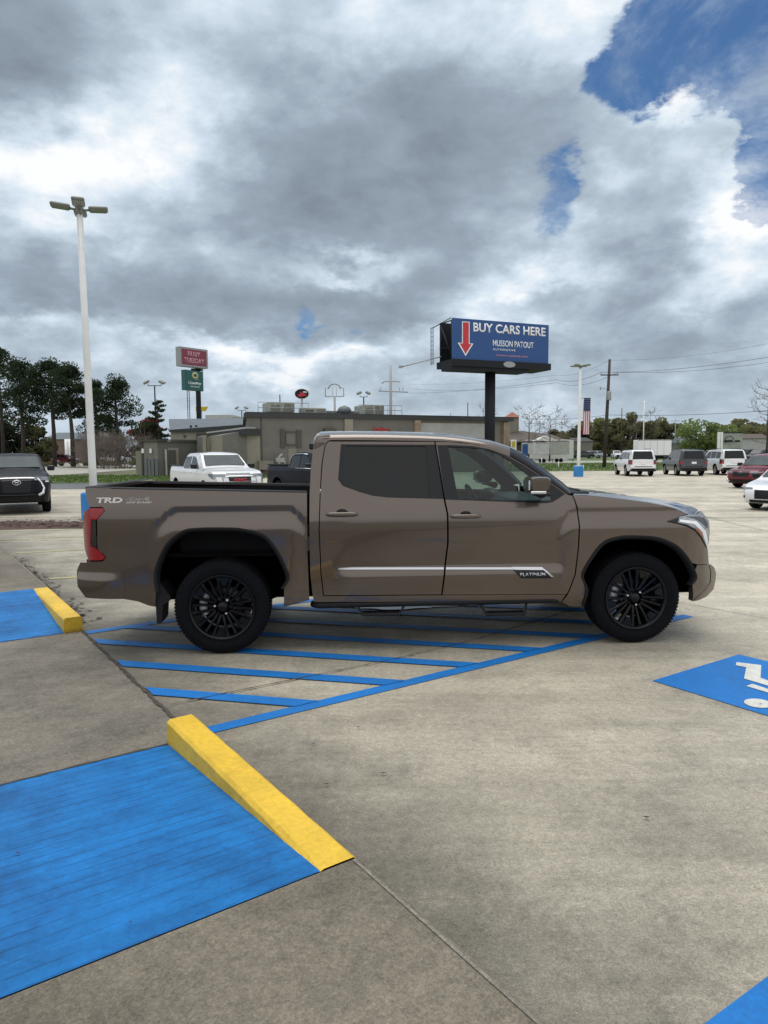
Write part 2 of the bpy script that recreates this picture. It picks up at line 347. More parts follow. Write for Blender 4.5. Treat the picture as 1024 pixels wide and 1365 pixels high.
plain('sign_yellow', (0.50, 0.36, 0.01), 0.5)
plain('wood_pole', (0.055, 0.043, 0.035), 0.9, vary=0.3, scale=4, bump=0.3, bscale=30)
plain('flag_red', (0.38, 0.04, 0.065), 0.8); plain('flag_blue', (0.015, 0.025, 0.085), 0.8); plain('flag_white', (0.62, 0.58, 0.60), 0.8)
def stucco(name, col, vary=.12):
    return plain(name, col, 0.85, vary=vary, scale=1.2, bump=0.3, bscale=40)
stucco('wall_olive', (0.150, 0.144, 0.130)); stucco('wall_beige', (0.255, 0.235, 0.19)); stucco('wall_taupe', (0.20, 0.188, 0.155)); stucco('wall_bright', (0.42, 0.43, 0.42)); stucco('wall_white', (0.6, 0.6, 0.57))
stucco('stone_tan', (0.30, 0.24, 0.17), .4)
stucco('brick_brown', (0.17, 0.12, 0.10), .3)
plain('roof_dark', (0.03, 0.033, 0.035), 0.6); plain('roof_metal', (0.10, 0.122, 0.14), 0.7, 0.0, vary=0.12, scale=1.5); plain('roof_brown', (0.09, 0.07, 0.062), 0.8, vary=0.15); plain('roof_terracotta', (0.30, 0.11, 0.07), 0.8)
plain('hvac_metal', (0.30, 0.32, 0.28), 0.6, vary=0.2, scale=2); plain('shutter_dark', (0.075, 0.07, 0.06), 0.8); plain('cabinet_grey', (0.12, 0.135, 0.14), 0.6)
plain('red_leaf', (0.16, 0.014, 0.018), 0.7, vary=0.4, scale=0.8)
def leaf(name, col, vary=0.45, sc=0.35):
    m = plain(name, col, 0.8, vary=vary, scale=sc); nt = m.node_tree; N = nt.nodes; L = nt.links; b = N['Principled BSDF']
    tl = N.new('ShaderNodeBsdfTranslucent'); tl.inputs[0].default_value = (col[0] * 1.3, col[1] * 1.5, col[2] * 1.0, 1); mx = N.new('ShaderNodeMixShader'); mx.inputs[0].default_value = .45
    L.new(b.outputs[0], mx.inputs[1]); L.new(tl.outputs[0], mx.inputs[2]); L.new(mx.outputs[0], N['Material Output'].inputs[0]); setp(b, spec=.2)
    return m
leaf('pine_needles', (0.028, 0.042, 0.024), 0.35); leaf('oak_leaves', (0.17, 0.20, 0.085), 0.5); leaf('dull_leaves', (0.135, 0.13, 0.075), 0.45); leaf('olive_leaves', (0.19, 0.18, 0.095), 0.45); leaf('deep_leaves', (0.038, 0.048, 0.027), 0.4)
plain('bark', (0.045, 0.036, 0.03), 0.95, vary=0.3, scale=3); plain('twigs', (0.14, 0.115, 0.10), 0.95, vary=0.25, scale=1)
plain('mulch', (0.075, 0.042, 0.032), 0.95, vary=0.5, scale=14, bump=1.0, bscale=40)
plain('debris', (0.05, 0.032, 0.024), 0.95, vary=0.5, scale=60)
plain('joint_dark', (0.055, 0.045, 0.038), 0.95, vary=0.4, scale=20)
def grassmat():
    m = plain('grass', (0.085, 0.135, 0.03), 0.9, vary=0.55, scale=2.2, bump=1.0, bscale=12); return m
grassmat(); plain('dull_ground', (0.10, 0.105, 0.055), 0.95, vary=0.4, scale=0.15)
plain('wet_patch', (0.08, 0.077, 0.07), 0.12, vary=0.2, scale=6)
M = MATS

# ------------------------------------------------------------------ object helpers
def link(name, me, parent=None):
    o = bpy.data.objects.new(name, me); COL.objects.link(o)
    if parent is not None: o.parent = parent
    return o
def tag(o, label=None, cat=None, group=None, kind=None):
    if label: o['label'] = label
    if cat: o['category'] = cat
    if group: o['group'] = group
    if kind: o['kind'] = kind
    return o
def thing(name, label, cat, loc=(0, 0, 0), rz=0.0, group=None):
    o = bpy.data.objects.new(name, None); COL.objects.link(o); o.empty_display_size = 0.3
    o.location = loc; o.rotation_euler = (0, 0, rz); return tag(o, label, cat, group)

class MB:
    """collects vertices and faces, with optional own normals, and links them as ONE mesh object"""
    def __init__(s): s.v = []; s.f = []; s.n = {}; s.sm = []
    def add(s, vs, fs, ns=None, smooth=False, M4=None):
        b = len(s.v)
        for i, p in enumerate(vs):
            p = Vector(p)
            if M4 is not None: p = M4 @ p
            s.v.append(p)
            if ns is not None and ns[i] is not None:
                q = Vector(ns[i]); s.n[b + i] = (M4.to_3x3() @ q).normalized() if M4 is not None else q
        for f in fs: s.f.append([b + k for k in f]); s.sm.append(smooth)
        return s
    def box(s, lo, hi, M4=None, bev=0.0):
        x0, y0, z0 = lo; x1, y1, z1 = hi
        if bev <= 0:
            vs = [(x0, y0, z0), (x1, y0, z0), (x1, y1, z0), (x0, y1, z0), (x0, y0, z1), (x1, y0, z1), (x1, y1, z1), (x0, y1, z1)]
            return s.add(vs, [(0, 3, 2, 1), (4, 5, 6, 7), (0, 1, 5, 4), (1, 2, 6, 5), (2, 3, 7, 6), (3, 0, 4, 7)], M4=M4)
        b = bev; vs = []; 
        for z, k in ((z0, b), (z0 + b, 0), (z1 - b, 0), (z1, b)):
            X0, X1, Y0, Y1 = x0 + k, x1 - k, y0 + k, y1 - k
            c = b if k == 0 else b * .5
            vs += [(X0 + c, Y0, z), (X1 - c, Y0, z), (X1, Y0 + c, z), (X1, Y1 - c, z), (X1 - c, Y1, z), (X0 + c, Y1, z), (X0, Y1 - c, z), (X0, Y0 + c, z)]
        fs = [tuple(range(7, -1, -1)), tuple(range(24, 32))]
        for r in range(3):
            for i in range(8): j = (i + 1) % 8; fs.append((r * 8 + i, r * 8 + j, r * 8 + 8 + j, r * 8 + 8 + i))
        return s.add(vs, fs, M4=M4)
    def tube(s, pts, rad, n=10, cap=True, smooth=True):
        pts = [Vector(p) for p in pts]; rs = rad if isinstance(rad, (list, tuple)) else [rad] * len(pts)
        vs = []; up = Vector((0, 0, 1)); prev = None
        for i, p in enumerate(pts):
            t = (pts[min(i + 1, len(pts) - 1)] - pts[max(i - 1, 0)]).normalized()
            if prev is None:
                a = t.cross(up);
                if a.length < 1e-3: a = t.cross(Vector((1, 0, 0)))
                a.normalize()
            else:
                a = prev - t * prev.dot(t)
                if a.length < 1e-4: a = t.cross(up)
                a.normalize()
            prev = a; b = t.cross(a)
            for k in range(n):
                an = 2 * PI * k / n; vs.append(p + (a * math.cos(an) + b * math.sin(an)) * rs[i])
        fs = []
        for i in range(len(pts) - 1):
            for k in range(n):
                j = (k + 1) % n; fs.append((i * n + k, i * n + j, (i + 1) * n + j, (i + 1) * n + k))
        s.add(vs, fs, smooth=smooth)
        if cap:
            b0 = len(s.v) - len(vs)
            s.f.append([b0 + k for k in range(n)][::-1]); s.sm.append(False)
            e = b0 + (len(pts) - 1) * n; s.f.append([e + k for k in range(n)]); s.sm.append(False)
        return s
    def lathe(s, prof, M4, n=48, smooth=True, closed=False):
        """prof: (radius, axial) pairs turned about local Y"""
        vs = []
        for (r, y) in prof:
            for k in range(n):
                a = 2 * PI * k / n; vs.append((r * math.cos(a), y, r * math.sin(a)))
        fs = []; m = len(prof); rng = m if closed else m - 1
        for i in range(rng):
            i2 = (i + 1) % m
            for k in range(n):
                j = (k + 1) % n; fs.append((i * n + k, i * n + j, i2 * n + j, i2 * n + k))
        return s.add(vs, fs, smooth=smooth, M4=M4)
    def prism(s, poly, h0, h1, M4=None):
        """poly in local XZ, extruded along Y"""
        n = len(poly); vs = [(x, h0, z) for x, z in poly] + [(x, h1, z) for x, z in poly]
        fs = [tuple(range(n)), tuple(range(2 * n - 1, n - 1, -1))] + [(i, i + n, (i + 1) % n + n, (i + 1) % n) for i in range(n)]
        return s.add(vs, fs, M4=M4)
    def loft(s, rows, smooth=True, closed=False):
        n = len(rows[0]); vs = [p for r in rows for p in r]; fs = []
        for i in range(len(rows) - 1):
            for k in range(n if closed else n - 1):
                j = (k + 1) % n; fs.append((i * n + k, i * n + j, (i + 1) * n + j, (i + 1) * n + k))
        return s.add(vs, fs, smooth=smooth)
    def sphere(s, c, r, seg=16, rings=10):
        c = Vector(c); rr = r if isinstance(r, (tuple, list)) else (r, r, r); rows = []
        for i in range(rings + 1):
            th = PI * i / rings
            rows.append([c + Vector((rr[0] * math.sin(th) * math.cos(2 * PI * k / seg), rr[1] * math.sin(th) * math.sin(2 * PI * k / seg), rr[2] * math.cos(th))) for k in range(seg)])
        return s.loft(rows, True, True)
    def mesh(s, name):
        me = bpy.data.meshes.new(name); me.from_pydata([tuple(p) for p in s.v], [], s.f)
        me.polygons.foreach_set('use_smooth', [bool(q) for q in s.sm])
        if s.n:
            me.normals_split_custom_set_from_vertices([tuple(s.n.get(i, (0, 0, 0))) for i in range(len(s.v))])
        me.update(); return me
    def build(s, name, mat, parent=None, recalc=False):
        me = s.mesh(name)
        if recalc and not s.n:
            import bmesh
            bm = bmesh.new(); bm.from_mesh(me); bmesh.ops.recalc_face_normals(bm, faces=bm.faces); bm.to_mesh(me); bm.free()
        mats = mat if isinstance(mat, (list, tuple)) else [mat]
        for q in mats: me.materials.append(q)
        return link(name, me, parent)
def bevel(o, w=0.01, seg=2, angle=30):
    md = o.modifiers.new('bevel', 'BEVEL'); md.width = w; md.segments = seg; md.limit_method = 'ANGLE'; md.angle_limit = R(angle); return o
def T3(loc=(0, 0, 0), rz=0.0, rx=0.0, ry=0.0, sc=1.0):
    return Matrix.Translation(loc) @ Matrix.Rotation(rz, 4, 'Z') @ Matrix.Rotation(ry, 4, 'Y') @ Matrix.Rotation(rx, 4, 'X') @ Matrix.Scale(sc, 4)
def text(name, body, mat, origin, right, up, width=None, height=None, bold=0.0, extrude=0.004, parent=None, align='LEFT', shear=0.0, spacing=1.0):
    """flat lettering as mesh; origin is the lower left corner of the word"""
    cu = bpy.data.curves.new(name, 'FONT'); cu.body = body; cu.offset = bold; cu.extrude = 0.0; cu.shear = shear; cu.space_character = spacing
    cu.resolution_u = 3
    to = bpy.data.objects.new(name, cu); COL.objects.link(to); bpy.context.view_layer.update()
    me = bpy.data.meshes.new_from_object(to.evaluated_get(bpy.context.evaluated_depsgraph_get()))
    bpy.data.objects.remove(to); bpy.data.curves.remove(cu)
    co = np.empty(len(me.vertices) * 3); me.vertices.foreach_get('co', co); co = co.reshape(-1, 3)
    x0, y0 = co[:, 0].min(), co[:, 1].min(); w = co[:, 0].max() - x0; h = co[:, 1].max() - y0
    sx = (width / w) if width else (height / h); sy = (height / h) if height else sx
    r = Vector(right).normalized(); u = Vector(up).normalized(); nn = r.cross(u); o = Vector(origin)
    new = [o + r * ((c[0] - x0) * sx) + u * ((c[1] - y0) * sy) for c in co]
    me.vertices.foreach_set('co', [q for p in new for q in p])
    # give the letters a little thickness
    import bmesh
    bm = bmesh.new(); bm.from_mesh(me); res = bmesh.ops.extrude_face_region(bm, geom=list(bm.faces))
    for g in res['geom']:
        if isinstance(g, bmesh.types.BMVert): g.co += nn * extrude
    bmesh.ops.recalc_face_normals(bm, faces=bm.faces); bm.to_mesh(me); bm.free()
    me.materials.clear(); me.materials.append(mat)
    o = link(name, me, parent)
    return o
def dup(root, loc, rz, label=None, group=None):
    r = root.copy(); COL.objects.link(r); r.location = loc; r.rotation_euler = (0, 0, rz)
    if label: r['label'] = label
    if group: r['group'] = group
    for ch in list(root.children):
        c = ch.copy(); COL.objects.link(c); c.parent = r
        for g in ch.children:
            d = g.copy(); COL.objects.link(d); d.parent = c
    return r
def cr(pts, k=5):
    """open Catmull-Rom curve through the points"""
    P = [Vector(p) for p in pts]; out = []
    for i in range(len(P) - 1):
        a = P[i - 1] if i else P[i] * 2 - P[i + 1]; b, c = P[i], P[i + 1]; d = P[i + 2] if i + 2 < len(P) else P[i + 1] * 2 - P[i]
        for j in range(k):
            t = j / k
            out.append(0.5 * ((2 * b) + (c - a) * t + (2 * a - 5 * b + 4 * c - d) * t * t + (3 * b - a - 3 * c + d) * t ** 3))
    out.append(P[-1]); return [tuple(p) for p in out]
def inside(p, poly):
    x, y = p; c = False; n = len(poly); j = n - 1
    for i in range(n):
        xi, yi = poly[i]; xj, yj = poly[j]
        if (yi > y) != (yj > y) and x < (xj - xi) * (y - yi) / (yj - yi) + xi: c = not c
        j = i
    return c
def polydist(p, poly, closed=True):
    best = 1e9; n = len(poly); x, y = p
    for i in range(n if closed else n - 1):
        ax, ay = poly[i]; bx, by = poly[(i + 1) % n]; dx, dy = bx - ax, by - ay
        L2 = dx * dx + dy * dy
        t = 0 if L2 == 0 else max(0, min(1, ((x - ax) * dx + (y - ay) * dy) / L2))
        d = math.hypot(ax + t * dx - x, ay + t * dy - y)
        if d < best: best = d
    return best
def area2(poly): return sum(poly[i][0] * poly[(i + 1) % len(poly)][1] - poly[(i + 1) % len(poly)][0] * poly[i][1] for i in range(len(poly)))
def resample(poly, step):
    out = []; n = len(poly)
    for i in range(n):
        a = poly[i]; b = poly[(i + 1) % n]; d = math.hypot(b[0] - a[0], b[1] - a[1])
        if d < 1e-5: continue
        k = max(1, int(round(d / step)))
        for j in range(k): t = j / k; out.append((a[0] + (b[0] - a[0]) * t, a[1] + (b[1] - a[1]) * t))
    return out
def shrink(poly, d):
    if d == 0: return poly
    n = len(poly); sgn = 1 if area2(poly) > 0 else -1; out = []
    for i in range(n):
        p = Vector(poly[i]); a = (p - Vector(poly[i - 1])); b = (Vector(poly[(i + 1) % n]) - p)
        if a.length < 1e-6 or b.length < 1e-6: out.append(tuple(p)); continue
        a.normalize(); b.normalize(); na = Vector((-a.y, a.x)) * sgn; nb = Vector((-b.y, b.x)) * sgn
        q = na + nb
        if q.length < 0.3: q = na
        else: q = q / max(0.5, (1 + na.dot(nb)))
        out.append(tuple(p + q * d))
    return out
def cdt(poly, step, holes=()):
    """triangulate an outline with interior points"""
    out = resample(poly, step); allp = list(out); loops = [list(range(len(out)))]
    for h in holes:
        hh = resample(h, step); loops.append(list(range(len(allp), len(allp) + len(hh)))); allp += hh
    xs = [p[0] for p in out]; zs = [p[1] for p in out]
    nx = int((max(xs) - min(xs)) / step) + 1; nzc = int((max(zs) - min(zs)) / step) + 1
    segs = [out] + [[allp[i] for i in lp] for lp in loops[1:]]
    arr = np.array(allp); extra = []
    for i in range(nx + 1):
        for j in range(nzc + 1):
            p = (min(xs) + (i + .5 * (j % 2)) * step, min(zs) + j * step)
            if not inside(p, out): continue
            if any(inside(p, sg) for sg in segs[1:]): continue
            if np.min((arr[:, 0] - p[0]) ** 2 + (arr[:, 1] - p[1]) ** 2) < (step * .55) ** 2: continue
            extra.append(p)
    nb = len(allp); V = [Vector(p) for p in allp + extra]
    edges = [(lp[i], lp[(i + 1) % len(lp)]) for lp in loops for i in range(len(lp))]
    r = delaunay_2d_cdt(V, edges, [], 0, 1e-6)
    pts = [tuple(p) for p in r[0]]; tris = []
    for f in r[2]:
        c = (sum(pts[k][0] for k in f) / len(f), sum(pts[k][1] for k in f) / len(f))
        if inside(c, out) and not any(inside(c, sg) for sg in segs[1:]): tris.append(list(f))
    return pts, tris, segs
def panel(mb, poly, Wf, side=-1, step=0.04, thick=0.025, gap=0.0, holes=(), off=0.0, flange=True):
    """sheet whose half width follows Wf(x, z); side -1 is the vehicle's right"""
    poly = [tuple(p[:2]) for p in poly]
    if gap: poly = shrink(poly, gap)
    pts, tris, loops = cdt(poly, step, holes)
    e = 0.004; vs = []; ns = []
    for (x, z) in pts:
        w = Wf(x, z) + off; gx = (Wf(x + e, z) - Wf(x - e, z)) / (2 * e); gz_ = (Wf(x, z + e) - Wf(x, z - e)) / (2 * e)
        vs.append((x, side * w, z)); ns.append(Vector((-gx, side * 1.0, -gz_)).normalized())
    fs = []
    for t in tris:
        a = area2([pts[k] for k in t])
        # outward: for side -1 normal must be -Y : (x,z) CCW seen from -Y
        fs.append(t if (a > 0) == (side < 0) else t[::-1])
    mb.add(vs, fs, ns, smooth=True)
    if flange:
        for lp in loops:
            n = len(lp); a = []
            for (x, z) in lp: w = Wf(x, z) + off; a.append((x, side * w, z))
            b = [(p[0], p[1] - side * thick, p[2]) for p in a]
            mb.add(a + b, [(i, (i + 1) % n, n + (i + 1) % n, n + i) for i in range(n)])
    return mb
def smooth_table(tab, sig=0.012):
    z0, z1 = tab[0][0], tab[-1][0]; zz = np.arange(z0 - .1, z1 + .1, 0.002)
    w = np.interp(zz, [t[0] for t in tab], [t[1] for t in tab]); k = np.exp(-0.5 * (np.arange(-40, 41) * 0.002 / sig) ** 2); k /= k.sum()
    wp = np.pad(w, 40, mode='edge'); w = np.convolve(wp, k, 'valid')
    return lambda z: float(np.interp(z, zz, w))
def sst(x, a, b):
    t = min(1.0, max(0.0, (x - a) / (b - a))); return t * t * (3 - 2 * t)

# ================================================================== THE GROUND
def struct(name, mb, mat, parent=None):
    o = mb.build(name, mat, parent)
    if parent is None: o['kind'] = 'structure'
    return o
def gridsheet(poly_fn, us, vs_):
    mb = MB(); rows = [[poly_fn(u, v) for v in vs_] for u in us]; mb.loft(rows, smooth=True); return mb
ys = [-30, -5, 9] + [9 + i for i in range(1, 12)] + [30, 45, 70, 120, 300, 900, 4000]
mb = gridsheet(lambda y, x: (x, y, gz(y) - 0.03), ys, [-4000, -600, -100, -20, 20, 100, 600, 4000])
ground = struct('ground', mb, M['dull_ground'])
# the car park: one concrete sheet
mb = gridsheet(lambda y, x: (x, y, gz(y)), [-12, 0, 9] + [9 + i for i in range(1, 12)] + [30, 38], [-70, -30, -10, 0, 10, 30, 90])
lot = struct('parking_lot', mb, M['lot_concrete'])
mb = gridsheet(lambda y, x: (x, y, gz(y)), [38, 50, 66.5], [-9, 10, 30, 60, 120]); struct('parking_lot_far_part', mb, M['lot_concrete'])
mb = gridsheet(lambda y, x: (x, y, gz(y) + .0), [38.01, 46], [-90, -40, -9.01]); struct('service_road', mb, M['asphalt'])

# frame of the kerb line: s runs along the kerb away from the camera, a runs out into the lot
C0 = Vector((-1.18, 4.17, 0)); KU = Vector((-0.570, 0.8216, 0)); KN = Vector((0.8216, 0.570, 0))
def G(a, s, z=0.0): p = C0 + KN * a + KU * s; p.z = z; return p
KM = Matrix(((KN.x, KU.x, 0, C0.x), (KN.y, KU.y, 0, C0.y), (0, 0, 1, 0), (0, 0, 0, 1)))
def kobj(name, mb, mat, **k):       # geometry given in (a, s, z)
    o = mb.build(name, mat); o.matrix_world = KM; return o
def sheet(polys, z):
    mb = MB()
    for p in polys: mb.add([(x, y, z) for x, y in p], [tuple(range(len(p)))])
    return mb
def kstruct(name, mb, mat): o = kobj(name, mb, mat); o['kind'] = 'structure'; return o
H = 0.15
def raised(poly):
    mb = MB(); n = len(poly)
    mb.add([(x, y, H) for x, y in poly], [tuple(range(n))])
    for i in range(n):
        j = (i + 1) % n; a, b = poly[i], poly[j]; mb.add([(a[0], a[1], -.02), (b[0], b[1], -.02), (b[0], b[1], H), (a[0], a[1], H)], [(0, 1, 2, 3)])
    return mb
W0 = -2.2
o = kstruct('sidewalk', raised([(W0, -12), (0, -12), (0, -1.868), (W0, -1.868)]), M['walk_concrete']); bevel(o, 0.012, 2)
o = kstruct('sidewalk', raised([(W0, 5.058), (0, 5.058), (0, 14), (W0, 14)]), M['walk_concrete']); bevel(o, 0.012, 2)
o = kstruct('sidewalk', raised([(-12, -12), (-2.204, -12), (-2.204, 14), (-12, 14)]), M['walk_concrete'])
for s0_, s1_ in ((-12, -1.875), (5.065, 14)):
    kstruct('kerb_lip', sheet([[(-.026, s0_), (-.013, s0_), (-.013, s1_), (-.026, s1_)]], H + .004), M['lip_concrete'])
kstruct('slab', sheet([[(W0, .004), (-.012, .004), (-.012, 3.186), (W0, 3.186)]], 0.004), M['slab_concrete'])
for s0, s1 in ((0.0, -1.864), (3.19, 5.054)):
    mb = MB(); n = 12
    rows = [[(a, s0 + (s1 - s0) * i / n, 0.006 + (H - .004) * i / n) for a in (W0, -1.6, -1, -.5, -0.165)] for i in range(n + 1)]
    mb.loft(rows, smooth=True); o = kstruct('ramp', mb, M['blue_ramp'])
# yellow tapered kerbs beside the ramps
def kerb(s0, s1, label):
    mb = MB(); n = 14; w = 0.165; rows = []
    for i in range(n + 1):
        s = s0 + (s1 - s0) * i / n; zt = H + .004; zr = 0.0 + H * (i / n); b = .014
        jig = .002 * math.sin(i * 2.7)
        zr = min(zr, zt - .006)
        rows.append([(0.004, s, 0.0), (0.004 + jig, s, zt - b), (-b, s, zt), (-w + b * 1.3, s, zt), (-w + jig, s, max(zr, zt - b * 1.3)), (-w - .003, s, zr)])
    mb.loft(rows, smooth=False)
    mb.add([rows[0][k] for k in range(6)], [(5, 4, 3, 2, 1, 0) if s1 > s0 else (0, 1, 2, 3, 4, 5)])
    o = kobj('tapered_kerb', mb, M['kerb_yellow']); bevel(o, .012, 2, 25)
    return tag(o, label, 'kerb', 'yellow tapered kerbs beside the ramps')
kerb(0.0, -1.862, 'yellow painted kerb beside the large blue ramp in the foreground')
kerb(3.19, 5.052, 'yellow painted kerb beside the farther blue ramp, behind the truck bumper')

# blue access aisle: border lines and hatching
AL, LW = 5.35, 0.12
def clip_line(c, w=0.14):
    """stripe a + 0.9 s = c between the borders s = 0.1 and s = 3.05"""
    lo, hi = 0.10, 3.05; d = Vector((0.9, -1.0)).normalized(); nrm = Vector((d.y, -d.x)) * -1
    P = []
    for sg in (-1, 1):
        cc = c + sg * w * .5 * 1.345
        # endpoints within 0.02 < a < AL
        s_hi = min(hi, (cc - 0.02) / 0.9); s_lo = max(lo, (cc - AL) / 0.9)
        if s_lo >= s_hi: return None
        P.append(((cc - 0.9 * s_hi, s_hi), (cc - 0.9 * s_lo, s_lo)))
    return [P[0][0], P[1][0], P[1][1], P[0][1]]
polys = [[(0.02, 0.0), (AL + .03, -.02), (AL + .03, .105), (0.02, .115)], [(0.02, 3.04), (AL, 3.04), (AL, 3.16), (0.02, 3.16)]]
kstruct('aisle_marking', sheet(polys, 0.005), M['blue_line'])
polys = []
c = 0.93
while c < AL + 2.6:
    q = clip_line(c)
    if q: polys.append(q)
    c += 0.757
kstruct('aisle_hatching', sheet(polys, 0.009), M['blue_line'])
# blue box with the accessibility symbol
e0 = on_z(870, 908).xy; ea = (on_z(985, 873).xy - e0).normalized(); eb = (on_z(1024, 955).xy - e0).normalized()
eb = Vector((ea.y, -ea.x)) if eb.dot(Vector((ea.y, -ea.x))) > 0 else Vector((-ea.y, ea.x))
BM = Matrix(((ea.x, eb.x, 0, e0.x), (ea.y, eb.y, 0, e0.y), (0, 0, 1, 0), (0, 0, 0, 1)))
mb = sheet([[(0, 0), (1.2, 0), (1.2, 1.25), (0, 1.25)]], 0.005)
o = mb.build('symbol_panel', M['blue_line']); o.matrix_world = BM; o['kind'] = 'structure'
sym = MB()
def spoly(p, z=0.009): sym.add([(x, y, z) for x, y in p], [tuple(range(len(p)))])
iB = BM.inverted()
def bpt(px, py): q = iB @ on_z(px, py); return (q.x, q.y)
# wheelchair figure: back/legs stroke, arm stroke, head, wheel ring
spoly([bpt(982, 884), bpt(1015, 888), bpt(1014, 905), bpt(1034, 912), bpt(1032, 918), bpt(992, 906), bpt(995, 891), bpt(981, 888)])
spoly([bpt(1003, 913), bpt(1030, 922), bpt(1028, 926), bpt(995, 916)])
hc = Vector(bpt(1011, 939)); hr = 0.085
spoly([(hc.x + hr * math.cos(t * PI / 12) * 1.15, hc.y + hr * math.sin(t * PI / 12)) for t in range(24)])
wc = Vector(bpt(1082, 900)); 
for k in range(16):
    a0 = 0.6 + k * .28; a1 = a0 + .28; ro, ri = .29, .235
    spoly([(wc.x + r_ * math.cos(a_), wc.y + r_ * math.sin(a_)) for r_, a_ in ((ri, a0), (ro, a0), (ro, a1), (ri, a1))])
o = sym.build('accessibility_symbol', M['symbol_white']); o.matrix_world = BM; o['kind'] = 'structure'
q = [on_z(936, 1369).xy, on_z(1024, 1303).xy, on_z(1110, 1240).xy, on_z(1200, 1400).xy]
mb = sheet([[tuple(p) for p in q]], 0.005); o = mb.build('bay_marking', M['blue_line']); o['kind'] = 'structure'
# parking bay lines, pale and worn
mb = MB()
def gline(p0, p1, w):
    a, b = on_z(*p0, -0.05).xy, on_z(*p1, -0.05).xy; d = (b - a).normalized(); nn = Vector((-d.y, d.x)) * w * .5
    L = (b - a).length; k = max(2, int(L)); 
    for i in range(k):
        p = a + (b - a) * i / k; q = a + (b - a) * (i + 1) / k
        mb.add([(v.x, v.y, gz(v.y) + .005) for v in (p - nn, q - nn, q + nn, p + nn)], [(0, 1, 2, 3)])
gline((15, 739), (150, 731), .10); gline((66, 776), (240, 766), .10); gline((-60, 720), (112, 713), .10); gline((-30, 706), (112, 701), .09)
o = mb.build('bay_lines', M['pale_yellow_line']); o['kind'] = 'structure'
# slab joints: irregular dark seams
def seam(name, pts, w, z=0.0075, seed=1, jit=.006, mat='joint_dark'):
    rnd = random.Random(seed); mb = MB(); pts = [Vector(p) for p in pts]; L = []; Rr = []
    for i in range(len(pts) - 1):
        a, b = pts[i], pts[i + 1]; d = (b - a).normalized(); nn = Vector((-d.y, d.x)); k = max(2, int((b - a).length / .05))
        for j in range(k + (i == len(pts) - 2)):
            p = a + (b - a) * j / k; ww = w * (.35 + 1.1 * rnd.random() ** 1.5)
            c_ = p + nn * (rnd.random() - .5) * jit
            L.append(c_ + nn * ww * .5); Rr.append(c_ - nn * ww * .5)
    rows = [[(l.x, l.y, gz(l.y) + z), (r_.x, r_.y, gz(r_.y) + z)] for l, r_ in zip(L, Rr)]
    mb.loft(rows); o = mb.build(name, M[mat]); o['kind'] = 'structure'; return o
seam('slab_joint', [G(-.005, 0.02).xy, G(-.005, 3.18).xy], .028, .0115, 3, .012)
seam('slab_joint', [on_z(226, 941).xy, on_z(530, 879).xy, on_z(640, 852).xy, on_z(800, 803).xy, on_z(860, 790).xy], .014, .0125, 4, .004)
seam('slab_joint', [G(-.1, -.012).xy, G(W0, -.012).xy], .022, .0105, 5, .008)
seam('slab_joint', [G(-.1, 3.2).xy, G(W0, 3.2).xy], .010, .0105, 6, .004)
seam('slab_joint', [G(.02, -1.87).xy, G(.02, -8).xy], .05, .006, 8, .02)
for sj, aj in ((-6, 5.6), (5.5, 12.4)):
    pass
seam('slab_joint', [G(5.9, -7).xy, G(5.9, 3.5).xy], .010, .0065, 9, .004)
for k, yy in enumerate((14.5, 20.5, 27, 33)):
    seam('slab_joint', [(-25, yy + 1.5), (40, yy - 3)], .03, .007, 20 + k, .01)
for k in range(7):
    seam('slab_joint', [(-4 + k * 6.0, 9.5), (-2.0 + k * 6.6, 37)], .02, .007, 40 + k, .01)
# a thin shallow puddle film under the truck
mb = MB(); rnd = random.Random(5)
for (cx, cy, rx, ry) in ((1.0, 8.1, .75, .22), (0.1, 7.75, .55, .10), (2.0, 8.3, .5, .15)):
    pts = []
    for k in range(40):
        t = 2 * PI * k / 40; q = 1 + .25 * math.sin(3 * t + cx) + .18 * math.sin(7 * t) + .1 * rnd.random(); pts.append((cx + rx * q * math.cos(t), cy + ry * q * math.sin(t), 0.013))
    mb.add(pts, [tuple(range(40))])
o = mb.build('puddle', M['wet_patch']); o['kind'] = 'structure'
# leaf litter gathered along the far kerb
mb = MB(); rnd = random.Random(11)
for k in range(900):
    s = 3.5 + rnd.random() ** .8 * 6.0; a = abs(rnd.gauss(0, .06)) + .012 + (.2 * rnd.random() if rnd.random() < .12 else 0)
    if 4.6 < s < 5.6 and rnd.random() < .5: continue
    p = G(a, s); r_ = .012 + .022 * rnd.random(); t = rnd.random() * 6.28; z = gz(p.y) + .008 + .03 * rnd.random() * (a < .08)
    mb.add([(p.x + r_ * math.cos(t + q) * (1.7 if q in (0, 3.14) else .8), p.y + r_ * math.sin(t + q), z + .012 * rnd.random()) for q in (0, 1.57, 3.14, 4.71)], [(0, 1, 2, 3)])
o = mb.build('leaf_litter', M['debris']); tag(o, 'brown leaf litter along the far kerb edge', 'leaf litter', kind='stuff')
